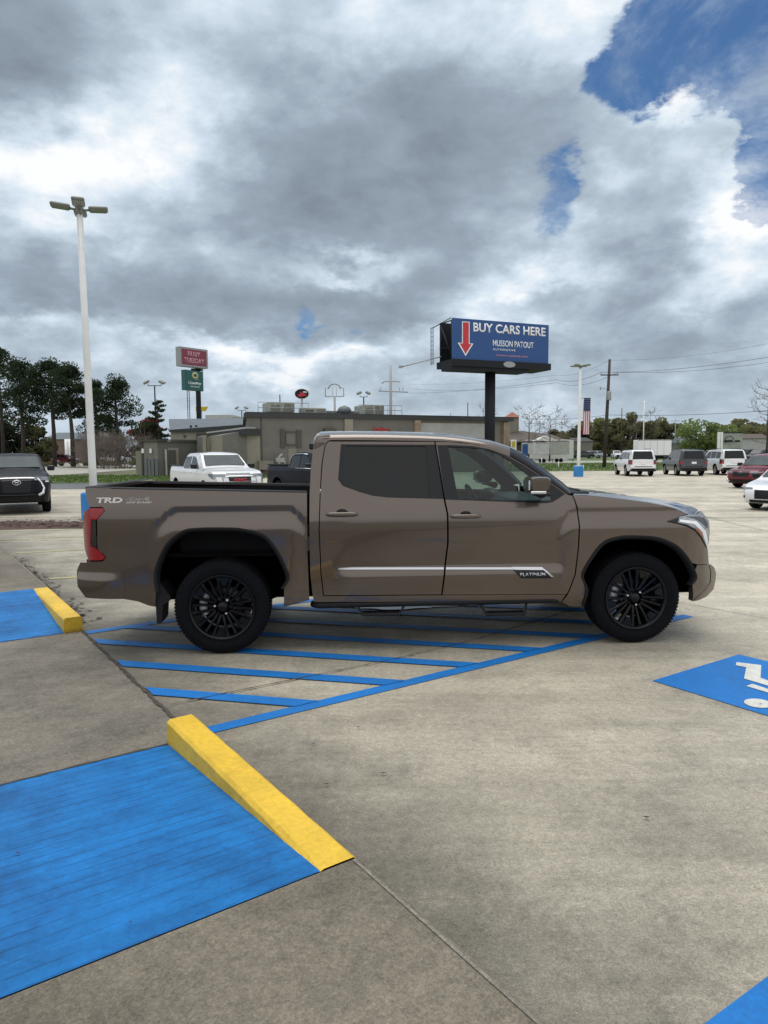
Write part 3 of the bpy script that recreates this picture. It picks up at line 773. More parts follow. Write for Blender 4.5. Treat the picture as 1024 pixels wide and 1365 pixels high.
# small dark flecks on the near ramp and lot
mb = MB()
for k in range(70):
    a, s = (rnd.uniform(-3, -.2), rnd.uniform(-1.8, 0)) if k < 22 else (rnd.uniform(-3, 4), rnd.uniform(-3, 3))
    if k < 22: z = .006 + H * (-s / 1.86) + .006
    elif a < 0 and s < -1.8: z = H + .004
    elif a < 0 and s < 0: continue
    else: z = .013
    if -.2 < a < .05: continue
    p = G(a, s, z); r_ = .004 + .008 * rnd.random() ** 2; t = rnd.random() * 6.28
    mb.add([(p.x + r_ * math.cos(t + q) * (2.0 if q in (0, 3.14) else .6), p.y + r_ * math.sin(t + q) * .8, z + .003) for q in (0, 1.57, 3.14, 4.71)], [(0, 1, 2, 3)])
o = mb.build('twig_flecks', M['debris']); tag(o, 'tiny dark twigs and flecks scattered on the concrete', 'debris', kind='stuff')

# verge strips and the land beyond
def strip(name, y0, y1, x0, x1, mat, z=.004, skew=0.0):
    n = 12; ys_ = [y0 + (y1 - y0) * i / 3 for i in range(4)]
    mb = gridsheet(lambda y, x: (x, y + skew * x, gz(y) + z), ys_, [x0 + (x1 - x0) * i / n for i in range(n + 1)]); return struct(name, mb, M[mat])
strip('grass_verge', 46.5, 63, -60, -9.0, 'grass', .01)
strip('far_parking_lot', 63.5, 150, -150, -30.0, 'far_concrete', .0)
strip('grass_verge', 67, 112, 9, 140, 'grass', .01)
strip('road', 113, 136, -300, 400, 'far_concrete', .012)
strip('grass_verge', 137, 185, 9, 300, 'grass', .01)
strip('far_lot', 186, 300, 10, 400, 'asphalt', .01)
# grass blades so that the verge does not read as paint
mb = MB(); rnd = random.Random(3)
def blades(n, x0, x1, y0, y1, h):
    for k in range(n):
        x = rnd.uniform(x0, x1); y = rnd.uniform(y0, y1); hh = h * rnd.uniform(.4, 1.2); w = .05; t = rnd.random() * PI; z = gz(y) + .005
        mb.add([(x - w * math.cos(t), y - w * math.sin(t), z), (x + w * math.cos(t), y + w * math.sin(t), z), (x + rnd.uniform(-.04, .04), y, z + hh)], [(0, 1, 2)])
blades(9000, -36, -9.2, 46.6, 62.5, .14); blades(9000, 10, 50, 67.2, 108, .2)
tag(mb.build('grass_blades', M['grass']), 'short green grass on the verges beyond the car park', 'grass', kind='stuff')
# mulch bed on the left, with a bit of loose mulch
mb = MB(); rows = []
n = 44
for i in range(n + 1):
    x = -26 + 20.5 * i / n
    yn = 17.6 + .03 * (x + 6) + .1 * math.sin(x * 2.1); yf = 19.3 - .02 * (x + 6) + .12 * math.sin(x * 1.3 + 1) + .3 * math.exp(-((x + 10.1) / .35) ** 2)
    rows.append([(x, yn, gz(yn) + .006), (x, yn + .35, gz(yn) + .05 + .02 * math.sin(x * 9)), (x, (yn + yf) / 2, gz(yn) + .09 + .03 * math.sin(x * 5.3)), (x, yf - .3, gz(yf) + .05), (x, yf, gz(yf) + .006)])
mb.loft(rows); o = mb.build('mulch_bed', M['mulch']); tag(o, None, None, kind='structure')
mb = MB()
for k in range(2600):
    x = rnd.uniform(-22, -5.8); y = rnd.uniform(17.7, 19.2); r_ = rnd.uniform(.02, .055); t = rnd.random() * 6.28; z = gz(y) + .07 + .035 * rnd.random()
    mb.add([(x + r_ * math.cos(t + q) * (1.6 if q in (0, 3.14) else .5), y + r_ * math.sin(t + q), z + .02 * rnd.random()) for q in (0, 1.57, 3.14, 4.71)], [(0, 1, 2, 3)])
tag(mb.build('mulch_chips', M['mulch']), 'dark brown mulch chips in the bed in front of the dark pickup', 'mulch', kind='stuff')

# ================================================================== THE PICKUP TRUCK
YAW = R(4.15)
TO = Vector((-1.41 - math.sin(YAW), 5.95 + math.cos(YAW), 0))
truck = thing('pickup_truck', 'bronze-brown crew-cab pickup truck with black wheels parked across the blue hatching', 'pickup truck', TO, YAW)
TMI = (Matrix.Translation(TO) @ Matrix.Rotation(YAW, 4, 'Z')).inverted()
camL = TMI @ Vector((0, 0, EYE)); rot3 = TMI.to_3x3()
def side_hit(px, py, W):
    d = rot3 @ ray(px, py); t = (-W - camL.y) / d.y; return (camL.x + d.x * t, camL.z + d.z * t)
def tr(pts, Wf):
    """outline measured on the truck's flank, at the depth the flank really has"""
    out = []
    for p in pts:
        W = 0.98
        for _ in range(5): x, z = side_hit(p[0], p[1], W); W = Wf(x, z)
        out.append((x, z))
    return out
WB = 3.70; TZ = 0.415
tabC = smooth_table([(0.2, .90), (0.34, .955), (0.44, .985), (0.52, .993), (0.60, 1.002), (0.665, 1.010), (0.668, 1.010), (0.74, .985), (0.80, .987), (0.95, .996), (1.08, 1.003), (1.16, 1.002), (1.22, .992), (1.31, .962), (1.35, .946), (1.40, .932), (1.86, .790), (1.95, .75)], .012)
tabB = smooth_table([(0.2, .90), (0.34, .95), (0.44, .975), (0.60, .985), (0.95, .992), (1.1, 1.0), (1.2, 1.002), (1.30, .994), (1.41, .980), (1.5, .97)], .02)
tabF = smooth_table([(0.2, .90), (0.34, .955), (0.44, .985), (0.60, .99), (0.95, .997), (1.08, 1.003), (1.16, 1.0), (1.22, .990), (1.28, .970), (1.34, .93), (1.42, .85)], .015)
def flare(x, z, cx, xa, xb, xc, xd, zt):
    """muscular bulge over a wheel: soft undercut line at height zt, shelf swelling below it"""
    amp = sst(x, xa, xb) * (1 - sst(x, xc, xd))
    zz = zt - .16 * (1 - amp) ** 1.5
    u = zz - z; w = 0.0
    w += -.016 * sst(u, -.015, .035) * (1 - sst(u, .05, .17)) * amp
    w += .030 * sst(u, .05, .20) * amp
    r = math.hypot(x - cx, z - TZ)
    w *= 1.0
    w += .012 * (1 - sst(r, .50, .60)) * sst(z, .35, .6)
    return w
def Wbed(x, z):
    w = tabB(z) + flare(x, z, 0.0, -.62, -.30, .55, .80, 1.285)
    t = max(0, (-.80 - x) / .40); w -= .09 * t ** 2.6
    return w
def Wcab(x, z):
    w = tabC(z)
    k = sst(x, .95, 1.15) * (1 - sst(x, 2.95, 3.05))
    # the sculpted step under the bright strip fades out at both ends
    if k < 1: w = w * k + (1 - k) * float(np.interp(z, [.2, .44, .6, .95, 1.08, 1.16, 1.22, 1.31, 1.35, 1.40, 1.86, 1.95], [.90, .985, .99, .996, 1.003, 1.002, .992, .962, .946, .932, .79, .75]))
    # glass house narrows forward
    w -= .05 * sst(x, 2.2, 3.2) * sst(z, 1.33, 1.8) 
    w += flare(x, z, WB, 2.90, 3.15, 4.6, 4.8, 1.245) * .9
    return w
def Wfen(x, z):
    w = tabF(z) + flare(x, z, WB, 2.90, 3.15, 4.15, 4.5, 1.245)
    t = max(0, (x - 3.98) / .62); w -= .24 * t ** 2.4
    return w
def Wbump(x, z):
    return Wfen(x, z) + .006
def Wrb(x, z):
    k = 1 - sst(x, -1.02, -.82); return Wbed(x, z) + .003 + k * (.020 * (1 - sst(z, .68, .73)) + .004)
bp, bk = M['bronze_paint'], M['black_plastic']

ARCH_R = cr([(208, 789), (206.0, 770), (209.0, 752), (222, 725), (243, 708), (262, 704), (300, 703.4), (324, 705), (352, 713.5), (370, 734), (383, 760), (385.6, 772), (379, 784)], 5)
ARCH_F = cr([(775.5, 808), (781, 787), (775.5, 770), (777, 761), (787, 744), (803, 724), (823, 716), (848, 714), (878, 716.5), (902, 727), (917, 743), (926, 760), (928.5, 771), (923.5, 779)], 5)
for side, sn in ((-1, 'right'), (1, 'left')):
    # bed side
    out = [(113.4, 649.8), (409.2, 656.4), (409.8, 731), (412.4, 800), (378.5, 809)] + ARCH_R[::-1] + [(207, 809), (199, 807.5), (184, 801.8), (165, 798.5), (116, 797), (112, 780), (112, 765), (117, 749), (137, 748.5), (142, 743.3), (137, 738), (130, 731), (129.5, 692.5), (132, 690), (140, 681), (137, 675.5), (118.8, 676), (115, 661)]
    o2 = tr(out, Wbed)
    if side > 0: o2 = [(x, z - .022 * (z > 1.36)) for x, z in o2]
    mb = MB(); panel(mb, o2, Wbed, side, .032, .035); mb.build('bed_side', bp, truck)
    # taillight: red C around a dark insert
    red = [(119, 677.5), (137, 677), (139, 681), (131, 690), (128, 693), (121.5, 692.5), (120.5, 727), (128, 731), (136, 738.5), (140.5, 743.5), (136.5, 746.5), (118.3, 746.6), (113.4, 736), (109.6, 723), (108.8, 696), (110.5, 683.5)]
    Wl = lambda x, z: Wbed(x, z) + .004 - .05 * max(0, (-1.05 - x) / .1) ** 2
    mb = MB(); panel(mb, tr(red, Wl), Wl, side, .03, .05); tl = mb.build('taillight', M['lens_red'], truck)
    ins = [(121.8, 693), (128, 693.4), (128.8, 730.5), (121, 726.8)]
    mb = MB(); panel(mb, tr(ins, Wbed), Wbed, side, .03, .03, gap=.002); mb.build('lens_insert', M['lens_dark'], tl)
    # rear bumper end
    out = [(107, 749.8), (144, 749.2), (158, 762), (166, 766), (166, 798.2), (114, 796.4), (103.6, 782), (102.6, 760)]
    mb = MB(); panel(mb, tr(out, Wrb), Wrb, side, .03, .004); mb.build('rear_bumper_end', bp, truck)
    # cab corner behind the rear door
    out = [(422, 581.5), (440, 579.5), (440, 587), (437.5, 587.6), (433.2, 592.5), (430.6, 606), (428.6, 619), (426.3, 657), (424.8, 706), (427.4, 765), (430.8, 794.8), (589, 793.4), (754, 793), (748, 802), (700, 801), (418.5, 802.5), (416.5, 790), (413.8, 765), (412.8, 724), (412.8, 659), (414.4, 625), (418, 593)]
    mb = MB(); panel(mb, tr(out, Wcab), Wcab, side, .03, .05); mb.build('cab_side', bp, truck)
    jp = tr([(574, 592), (590, 592), (602, 664), (607, 724), (600, 790), (578, 790), (586, 724), (582, 664)], Wcab)
    mb = MB(); panel(mb, jp, Wcab, side, .08, .01, off=-.055, flange=False); mb.build('door_jamb', M['liner_black'], truck)
    # doors
    RD = [(438, 588.2), (579.2, 588.6), (580.6, 600), (585, 624.5), (591, 662.5), (596, 686), (596.4, 724), (591.2, 771), (588.5, 792.6), (431.8, 793.9), (428.4, 765), (425.8, 706), (427.2, 657), (429.6, 619), (431.4, 606), (434, 593)]
    rwin = [(454.5, 592.2), (580.2, 592.8), (585.5, 625), (591.8, 665.2), (517, 663.2), (496.7, 660.8), (480, 656), (457, 647.8), (450.8, 639)]
    FD = [(580.8, 588.6), (605, 589.4), (631, 592), (654, 597), (676, 606), (700, 620), (730, 640), (757, 659.4), (763, 660.5), (766, 668), (769.5, 681), (771.4, 696), (770.8, 729.5), (766.4, 766), (758.4, 787), (755.2, 792.6), (589.8, 793), (592.8, 771), (598, 724), (597.6, 686), (592.6, 662.5), (586.6, 624.5), (582.2, 600)]
    fwin = [(583, 593.4), (605, 593.2), (631, 594.8), (653.4, 598.9), (675, 607.1), (699.3, 620.9), (729.2, 640.9), (753.5, 658.4), (744, 665), (736, 669.6), (727, 671), (700, 670), (593.5, 666), (587.5, 625)]
    o2 = tr(RD, Wcab); h2 = tr(rwin, Wcab); dr = MB(); panel(dr, o2, Wcab, side, .03, .05, gap=.0022, holes=[h2]); rd = dr.build('rear_door', bp, truck)
    o2 = tr(FD, Wcab); h2f = tr(fwin, Wcab); dr = MB(); panel(dr, o2, Wcab, side, .03, .05, gap=.0022, holes=[h2f]); fd = dr.build('front_door', bp, truck)
    # black window surrounds and glass
    rgl = [(461, 594.2), (568.6, 594.8), (570.5, 625), (573, 664), (517, 662.2), (503, 660.6), (482, 654.6), (458.8, 643.6), (459, 620)]
    g2 = tr(rgl, Wcab); mb = MB(); panel(mb, h2, Wcab, side, .05, .02, gap=.001, holes=[g2], off=-.003); mb.build('window_frame', M['trim_black'], rd)
    mb = MB(); panel(mb, g2, Wcab, side, .08, .01, off=-.012, flange=False); mb.build('window', M['privacy_glass'], rd)
    fgl = [(597.8, 595.6), (631, 597), (650, 599.5), (668, 606.5), (690, 622), (712, 640), (735, 661), (735, 667.3), (700, 667.2), (611, 664.8), (604, 628)]
    g2 = tr(fgl, Wcab); mb = MB(); panel(mb, h2f, Wcab, side, .05, .02, gap=.001, holes=[g2], off=-.003); mb.build('window_frame', M['trim_black'], fd)
    mb = MB(); panel(mb, g2, Wcab, side, .08, .01, off=-.012, flange=False); mb.build('window', M['door_glass'], fd)
    # handles; a flat dark ellipse paints in the shade of the recess
    for par, (x0p, x1p, yc) in ((rd, (434.5, 477.5, 685.5)), (fd, (600.5, 641.5, 688.2))):
        (xa, za), (xb, _) = tr([(x0p, yc), (x1p, yc)], Wcab); w = Wcab((xa + xb) / 2, za)
        xm = xa + (xb - xa) * .50
        mb = MB(); nseg = 14; rows = []
        for i in range(nseg + 1):
            t = i / nseg; x = xa + (xb - xa) * t; bow = .030 * math.sin(PI * min(1, max(0, t))) ** .45
            hh = .0165 * (1 - .25 * abs(2 * t - 1) ** 4) + .002; dd = .011
            cc = Vector((x, side * (w + .006 + bow), za))
            if i in (0, nseg): hh *= .75; dd *= .6
            rows.append([cc + Vector((0, side * dd * math.cos(a_), hh * math.sin(a_))) for a_ in [2 * PI * q / 12 for q in range(12)]])
        mb.loft(rows, True, True); mb.build('door_handle', bp, par, recalc=True)
        mb = MB(); pts = [(xm + .052 * math.cos(2 * PI * q / 24), za + .010 + .034 * math.sin(2 * PI * q / 24)) for q in range(24)]
        panel(mb, pts, Wcab, side, .02, .004, off=.0015, flange=False); mb.build('recess_shade', M['black_plastic'], par)
    # bright strip, one piece per door, and the badge
    for par, (xs, xe) in ((rd, (451, 591.5)), (fd, (594.5, 690))):
        top = [(xs + (xe - xs) * i / 8, 756.0 + (1.2 if (par is rd and i == 0) else 0)) for i in range(9)]; bot = [(xs + (xe - xs) * i / 8 + (0), 758.9) for i in range(9)][::-1]
        pp = tr(top + bot, Wcab); mb = MB(); panel(mb, pp, Wcab, side, .06, .012, off=.009); mb.build('bright_strip', M['satin_chrome'], par)
    pp = tr([(684, 758.8), (726, 758.8), (737, 768.5), (734, 770.8), (694, 770.8)], Wcab); mb = MB(); panel(mb, pp, Wcab, side, .05, .012, off=.007); bd = mb.build('badge', M['trim_black'], fd)
    pp = tr([(682, 755.4), (722, 755.6), (738, 768.6), (734.5, 769), (724.5, 759.6), (686, 759.2)], Wcab); mb = MB(); panel(mb, pp, Wcab, side, .05, .014, off=.010); mb.build('badge_edge', M['satin_chrome'], bd)
    (bx, bz), (bx2, bz2) = tr([(693, 768), (727, 762.6)], Wcab); wy = max(Wcab(bx, bz), Wcab(bx2, bz2)) + .009
    if side < 0: text('badge_lettering', 'PLATINUM', M['satin_chrome'], (bx, -wy, bz), (1, 0, 0), (0, 0, 1), width=bx2 - bx, height=.030, bold=.012, extrude=.003, parent=bd)
    else: text('badge_lettering', 'PLATINUM', M['satin_chrome'], (bx2, wy, bz), (-1, 0, 0), (0, 0, 1), width=bx2 - bx, height=.030, bold=.012, extrude=.003, parent=bd)
    # fender
    top_f = [(764.2, 660.2), (787, 660.6), (830, 665), (872, 671), (902, 678.2), (917, 685.4)]
    out = top_f + [(907, 688.2), (902, 690), (889.3, 694.8), (904.5, 698.5), (916, 702), (925.6, 707), (935, 718), (943.6, 731), (945.4, 752.4), (929.4, 752.4)] + [p for p in ARCH_F[::-1] if p[1] < 754 or p[0] < 850][1:] + [(760, 808.5), (749, 802.5), (756.4, 793.5), (759.6, 787), (767.6, 766), (772, 729.5), (772.6, 696), (770.6, 681), (767.2, 668)]
    o2 = tr(out, Wfen); mb = MB(); panel(mb, o2, Wfen, side, .03, .04, gap=.0015); fen = mb.build('fender', bp, truck)
    # front bumper end
    out = [(929.8, 753), (944.2, 753), (947, 752), (952.4, 756), (955.2, 763), (954.6, 773), (952, 785), (942, 795.6), (931, 800.4), (923.6, 801.6), (923.4, 780), (929, 771.5), (926.6, 760.5)]
    mb = MB(); panel(mb, tr(out, Wbump), Wbump, side, .025, .08); mb.build('front_bumper_end', bp, truck)
    # bright corner moulding on the bumper's edge
    pp = tr([(945.5, 753.6), (948.4, 753.6), (951, 759.5), (950.4, 778), (941, 789), (931, 798.6), (925, 799.5), (939, 787.4), (947.4, 776), (948, 761)], Wbump)
    mb = MB(); panel(mb, pp, Wbump, side, .03, .005, off=.005); mb.build('bumper_moulding', bp, truck)
    # headlight
    hl = [(890, 694.8), (907, 688.6), (918, 686.4), (932, 686.6), (940.5, 688.5), (945.6, 695), (946.6, 709), (945.4, 722), (942.6, 730.5), (935.4, 717), (925.8, 706.4), (916, 701.4), (904.5, 698)]
    Whl = lambda x, z: Wfen(x, z) + .004
    mb = MB(); panel(mb, tr(hl, Whl), Whl, side, .03, .06); hd = mb.build('headlight', M['lens_clear'], truck)
    for nm, mt, pl in (('headlight_bezel', 'trim_black', [(890, 694.8), (905.5, 689.4), (903.5, 696.6), (916, 699), (926, 704.6), (936, 715.5), (942.4, 730), (935.4, 717), (925.8, 706.4), (916, 701.4), (904.5, 698)]),
                       ('running_light', 'white_gloss', [(906.5, 692.4), (928, 694.6), (941, 708), (943.8, 722), (942.6, 729.5), (938.2, 716.5), (936.4, 709.5), (925.4, 698.6), (906, 695.4)]),
                       ('turn_lamp', 'lens_amber', [(926.5, 704), (931.5, 705), (936.2, 711.4), (937, 716.6)]),
                       ('upper_reflector', 'lens_dark', [(914, 688.4), (930, 688.4), (938.6, 690.4), (943.4, 698), (943.4, 704), (934, 695.4), (925, 690.8)])):
        mb = MB(); panel(mb, tr(pl, Whl), Whl, side, .03, .01, off=.004); mb.build(nm, M[mt], hd)
    # wheel-arch mouldings and inner liners
    for arch, cx, Wf, nm in ((ARCH_R, 0.0, Wbed, 'rear'), (ARCH_F, WB, Wfen, 'front')):
        pts = tr(arch, Wf); rows = []
        n_ = len(pts)
        for i, (x, z) in enumerate(pts):
            d = Vector((cx - x, TZ - z)).normalized(); w = Wf(x, z)
            rows.append([(x - d.x * .004, side * (w + .010), z - d.y * .004), (x + d.x * .012, side * (w + .014), z + d.y * .012), (x + d.x * .027, side * (w - .002), z + d.y * .027), (x + d.x * .04, side * (w - .05), z + d.y * .04)])
        mb = MB(); mb.loft(rows, True); mb.build('arch_moulding', M['black_plastic'], truck)
        mb = MB(); rows = []
        for i, (x, z) in enumerate(pts):
            d = Vector((cx - x, TZ - z)).normalized(); w = Wf(x, z); rows.append([(x + d.x * .03, side * (w - .02), z + d.y * .03), (x + d.x * .03, side * (w - .2), z + d.y * .03), (x - d.x * .02, side * .55, z - d.y * .02), (x + d.x * .2, side * .42, z + d.y * .2), (cx, side * .40, TZ)])
        mb.loft(rows, True); mb.build('wheel_well', M['liner_black'], truck)
    # mud flap
    pp = tr([(208.4, 776), (215, 778), (228, 795), (227, 800), (218, 806), (217, 826), (215, 830.5), (210, 830), (208.6, 806)], lambda x, z: .93)
    mb = MB(); mb.prism(pp, side * .955, side * .72); mb.build('mud_flap', M['black_plastic'], truck, recalc=True)
    # running board with drop steps
    (xa, za), (xb, zb) = tr([(417, 806.5), (757, 806.5)], lambda x, z: .95)
    mb = MB(); mb.tube([(xa, side * .90, za), (xa + .05, side * .955, za + .0), (xb - .10, side * .955, za + .0), (xb, side * .88, za + .01)], .030, 14)
    mb.box((xa + .03, min(side * .72, side * .945), za - .006), (xb - .06, max(side * .72, side * .945), za + .02))
    rb = mb.build('running_board', M['black_plastic'], truck)
    for (p0, p1, p2, p3) in (((474, 804), (484, 819), (533, 819), (541, 804)), ((640, 804), (649, 819), (700, 818.5), (703, 804))):
        q = tr([p0, p1, p2, p3], lambda x, z: .985)
        mb = MB(); mb.tube([(q[0][0], side * .955, q[0][1]), (q[1][0], side * .99, q[1][1]), (q[2][0], side * .99, q[2][1]), (q[3][0], side * .955, q[3][1])], .0125, 10)
        mb.box((q[1][0], min(side * .90, side * .99), q[1][1] - .008), (q[2][0], max(side * .90, side * .99), q[1][1] + .012)); mb.build('step', M['black_plastic'], rb)
    # mirror: arm, housing, glass
    (mx0, mz0), (mx1, mz1) = [side_hit(704.8, 656.5, 1.16), side_hit(735.5, 638.5, 1.16)]
    y0, y1 = .985, 1.20
    rows = []
    for i in range(9):
        t = i / 8; y = y0 + (y1 - y0) * t; k = 1 - .10 * t - (.10 if i == 8 else 0) - (.06 if i == 0 else 0)
        cx_, cz_ = (mx0 + mx1) / 2, (mz0 + mz1) / 2 + .012; hx, hz_ = (mx1 - mx0) / 2 * k, (mz1 - mz0) / 2 * k + .012
        ring = []
        for q in range(24):
            a_ = 2 * PI * q / 24; c_, s_ = math.cos(a_), math.sin(a_); e = .45
            xx = hx * math.copysign(abs(c_) ** e, c_); zz = hz_ * math.copysign(abs(s_) ** e, s_)
            if xx > 0: xx *= (1 - .28 * max(0, -zz / hz_) - .10 * max(0, zz / hz_) ** 3)
            ring.append((cx_ + xx, side * y, cz_ + zz))
        rows.append(ring)
    mb = MB(); mb.loft(rows, True, True); mb.add(rows[0], [tuple(range(24))]); mb.add(rows[-1], [tuple(range(24))[::-1]])
    mr_ = mb.build('mirror', bp, truck, recalc=True)
    mb = MB(); mb.box((mx0 + .01, min(side * (y0 + .01), side * (y1 + .004)), mz0 - .012), (mx1 - .055, max(side * (y0 + .01), side * (y1 + .004)), mz0 + .012), bev=.005); mb.build('mirror_trim', M['satin_chrome'], mr_)
    mb = MB(); mb.box((mx0 - .006, min(side * (y0 + .02), side * (y1 - .02)), mz0 + .02), (mx0 + .008, max(side * (y0 + .02), side * (y1 - .02)), mz1 - .01)); mb.build('mirror_glass', M['chrome'], mr_)
    mb = MB(); mb.tube([((mx0 + mx1) / 2 + .02, side * 1.04, mz0 + .03), ((mx0 + mx1) / 2 + .04, side * .97, mz0 - .02), ((mx0 + mx1) / 2 + .10, side * .90, mz0 - .035)], [.035, .032, .038], 10)
    mb.box(((mx0 + mx1) / 2 - .02, min(side * .96, side * 1.15), mz0 - .035), (mx1 + .0, max(side * .96, side * 1.15), mz0 - .004), bev=.008); mb.build('mirror_arm', M['trim_black'], mr_)

# decal on both bed sides
(dx0, dz0), (dx1, dz1) = tr([(128.6, 670.4), (163.5, 663.0)], Wbed)
(ex0, ez0), (ex1, ez1) = tr([(167, 669.8), (200.5, 664.2)], Wbed)
wy = Wbed((dx0 + dx1) / 2, (dz0 + dz1) / 2) + .001
def skin(o, Wf, off, side):
    for v in o.data.vertices: v.co.y = side * (Wf(v.co.x, v.co.z) + off) - (0 if False else 0)
dc = text('decal', 'TRD', M['decal_white'], (dx0, -wy, dz0), (1, 0, 0), (0, 0, 1), width=dx1 - dx0, height=dz1 - dz0, bold=.035, extrude=.001, parent=truck, shear=.12); skin(dc, Wbed, .002, -1)
d2 = text('decal_lettering', '4x4', M['decal_grey'], (ex0, -wy, ez0 + .012), (1, 0, 0), (0, 0, 1), width=ex1 - ex0, height=ez1 - ez0, bold=.03, extrude=.001, parent=dc, shear=.12); skin(d2, Wbed, .002, -1)
d2 = text('decal_lettering', 'OFF ROAD', M['decal_white'], (ex0 + .01, -wy, ez0 - .008), (1, 0, 0), (0, 0, 1), width=ex1 - ex0, height=.014, bold=.01, extrude=.001, parent=dc, shear=.12); skin(d2, Wbed, .003, -1)
dc = text('decal', 'TRD', M['decal_white'], (dx1 + .02, wy, dz0), (-1, 0, 0), (0, 0, 1), width=dx1 - dx0, height=dz1 - dz0, bold=.035, extrude=.001, parent=truck, shear=.12); skin(dc, Wbed, .002, 1)

# tailgate, rear bumper middle, bed interior
ZR = tr([(115.5, 650)], Wbed)[0][1]; (xr0, _), (xr1, zr1) = tr([(114.5, 650), (409, 656.2)], Wbed)
mb = MB(); rows = []
for i in range(13):
    z = .80 + (ZR - .80) * i / 12; xx = -1.145 - .01 * sst(z, 1.2, 1.40) + .0 - .01 * math.sin(PI * (z - .8) / .6)
    x_edge = xx; rows.append([(x_edge + .035 * abs(y / .88) ** 4, y, z) for y in np.linspace(-.885, .885, 15)])
mb.loft(rows[::-1], True); mb.box((-1.12, -.86, .70), (-1.05, .86, .84)); mb.box((-1.12, -.90, ZR - .03), (-1.03, .90, ZR + .004)); mb.build('tailgate', bp, truck)
mb = MB(); rows = []
for z, dx in ((.50, .06), (.53, .015), (.66, 0.0), (.74, 0.0), (.84, .03), (.86, .10)):
    rows.append([(-1.235 + dx + .10 * abs(y / .93) ** 6, y, z) for y in np.linspace(-.90, .90, 21)])
mb.loft(rows[::-1], True); mb.box((-1.17, -.86, .52), (-.95, .86, .84)); mb.build('rear_bumper', bp, truck)
mb = MB()
for s_ in (-1, 1):
    rows = []
    for i in range(9):
        x = xr0 + .0 + (xr1 - xr0) * i / 8; z = ZR + (zr1 - ZR) * i / 8 - (.022 if s_ > 0 else 0); w = Wbed(x, z)
        rows.append([(x, s_ * (w + .002), z - .004), (x, s_ * (w + .001), z + .004), (x, s_ * (w - .012), z + .009), (x, s_ * (w - .085), z + .009), (x, s_ * (w - .09), z - .02)])
    mb.loft(rows, True)
mb.box((-1.14, -.90, ZR - .006), (-1.035, .90, ZR + .008), bev=.004)
mb.build('rail_cap', M['black_plastic'], truck, recalc=True)
mb = MB()
zt = min(ZR, zr1) - .012
mb.box((-1.04, -.56, .80), (.93, .56, .84)); mb.box((-1.04, -.895, 1.12), (.93, -.865, zt)); mb.box((-1.04, .865, 1.12), (.93, .895, zt - .02)); mb.box((.90, -.88, .80), (.935, .88, zt - .02)); mb.box((-1.05, -.88, .80), (-1.03, .88, zt - .02))
for s_ in (-1, 1): mb.box((-.45, min(s_ * .52, s_ * .66), .84), (.45, max(s_ * .52, s_ * .66), 1.08), bev=.04)
mb.build('bed_liner', M['bed_liner'], truck)
mb = MB(); mb.box((.83, -.86, zr1 - .05), (.90, -.78, zr1 + .02), bev=.01); mb.build('bed_hook', M['satin_chrome'], truck)

# cab roof, back wall, glass
(xA, zA) = tr([(437, 588)], Wcab)[0]
def roof_z(x): return float(np.interp(x, [X for X, _ in RP], [Z for _, Z in RP]))
RP = tr([(418.5, 586), (422.3, 580.6), (427, 578.4), (440, 577.8), (478, 577.4), (517, 577.8), (560, 578.8), (590, 580.2), (615, 582.2), (638, 585.4), (660, 589.8), (680, 596)], lambda x, z: .70)
RL = tr([(418, 596), (422, 587), (427, 584), (440, 583.4), (478, 583), (517, 583.2), (560, 584), (590, 585.4), (615, 588), (638, 592), (660, 598.4), (680, 606.6)], Wcab)
mb = MB(); rows = []
for (x, z), (x2, z2) in zip(RP, RL):
    w2 = Wcab(x2, z2) + .001; row = []
    prof = [(w2, z2), (w2 - .012, z2 + .35 * (z - z2)), (w2 - .045, z2 + .75 * (z - z2)), (.70, z), (.55, z + .018), (.35, z + .03), (0, z + .036)]
    full = [( -a, b) for a, b in prof] + [(a, b) for a, b in prof[::-1][1:]]
    for a, b in full: row.append((x2 + (x - x2) * (1 - abs(a) / w2) / .15 if abs(a) > .85 * w2 else x, a, b))
    rows.append(row)
mb.loft(rows, True); mb.build('roof', bp, truck)
# body-coloured rail between roof and door tops, both sides
for s_ in (-1, 1):
    mb = MB(); lowr = tr([(418, 600), (431, 593.5), (434.5, 588.5), (438, 586.6), (478, 586.6), (517, 587), (560, 587.6), (590, 588.0), (615, 589.6), (638, 593.2), (660, 599.6), (680, 608)], Wcab)
    rows = [[(x2, s_ * (Wcab(x2, z2)), z2), (x3, s_ * Wcab(x3, z3), z3)] for (x2, z2), (x3, z3) in zip(RL, lowr)]
    mb.loft(rows, True); mb.build('roof_rail', bp, truck, recalc=False)
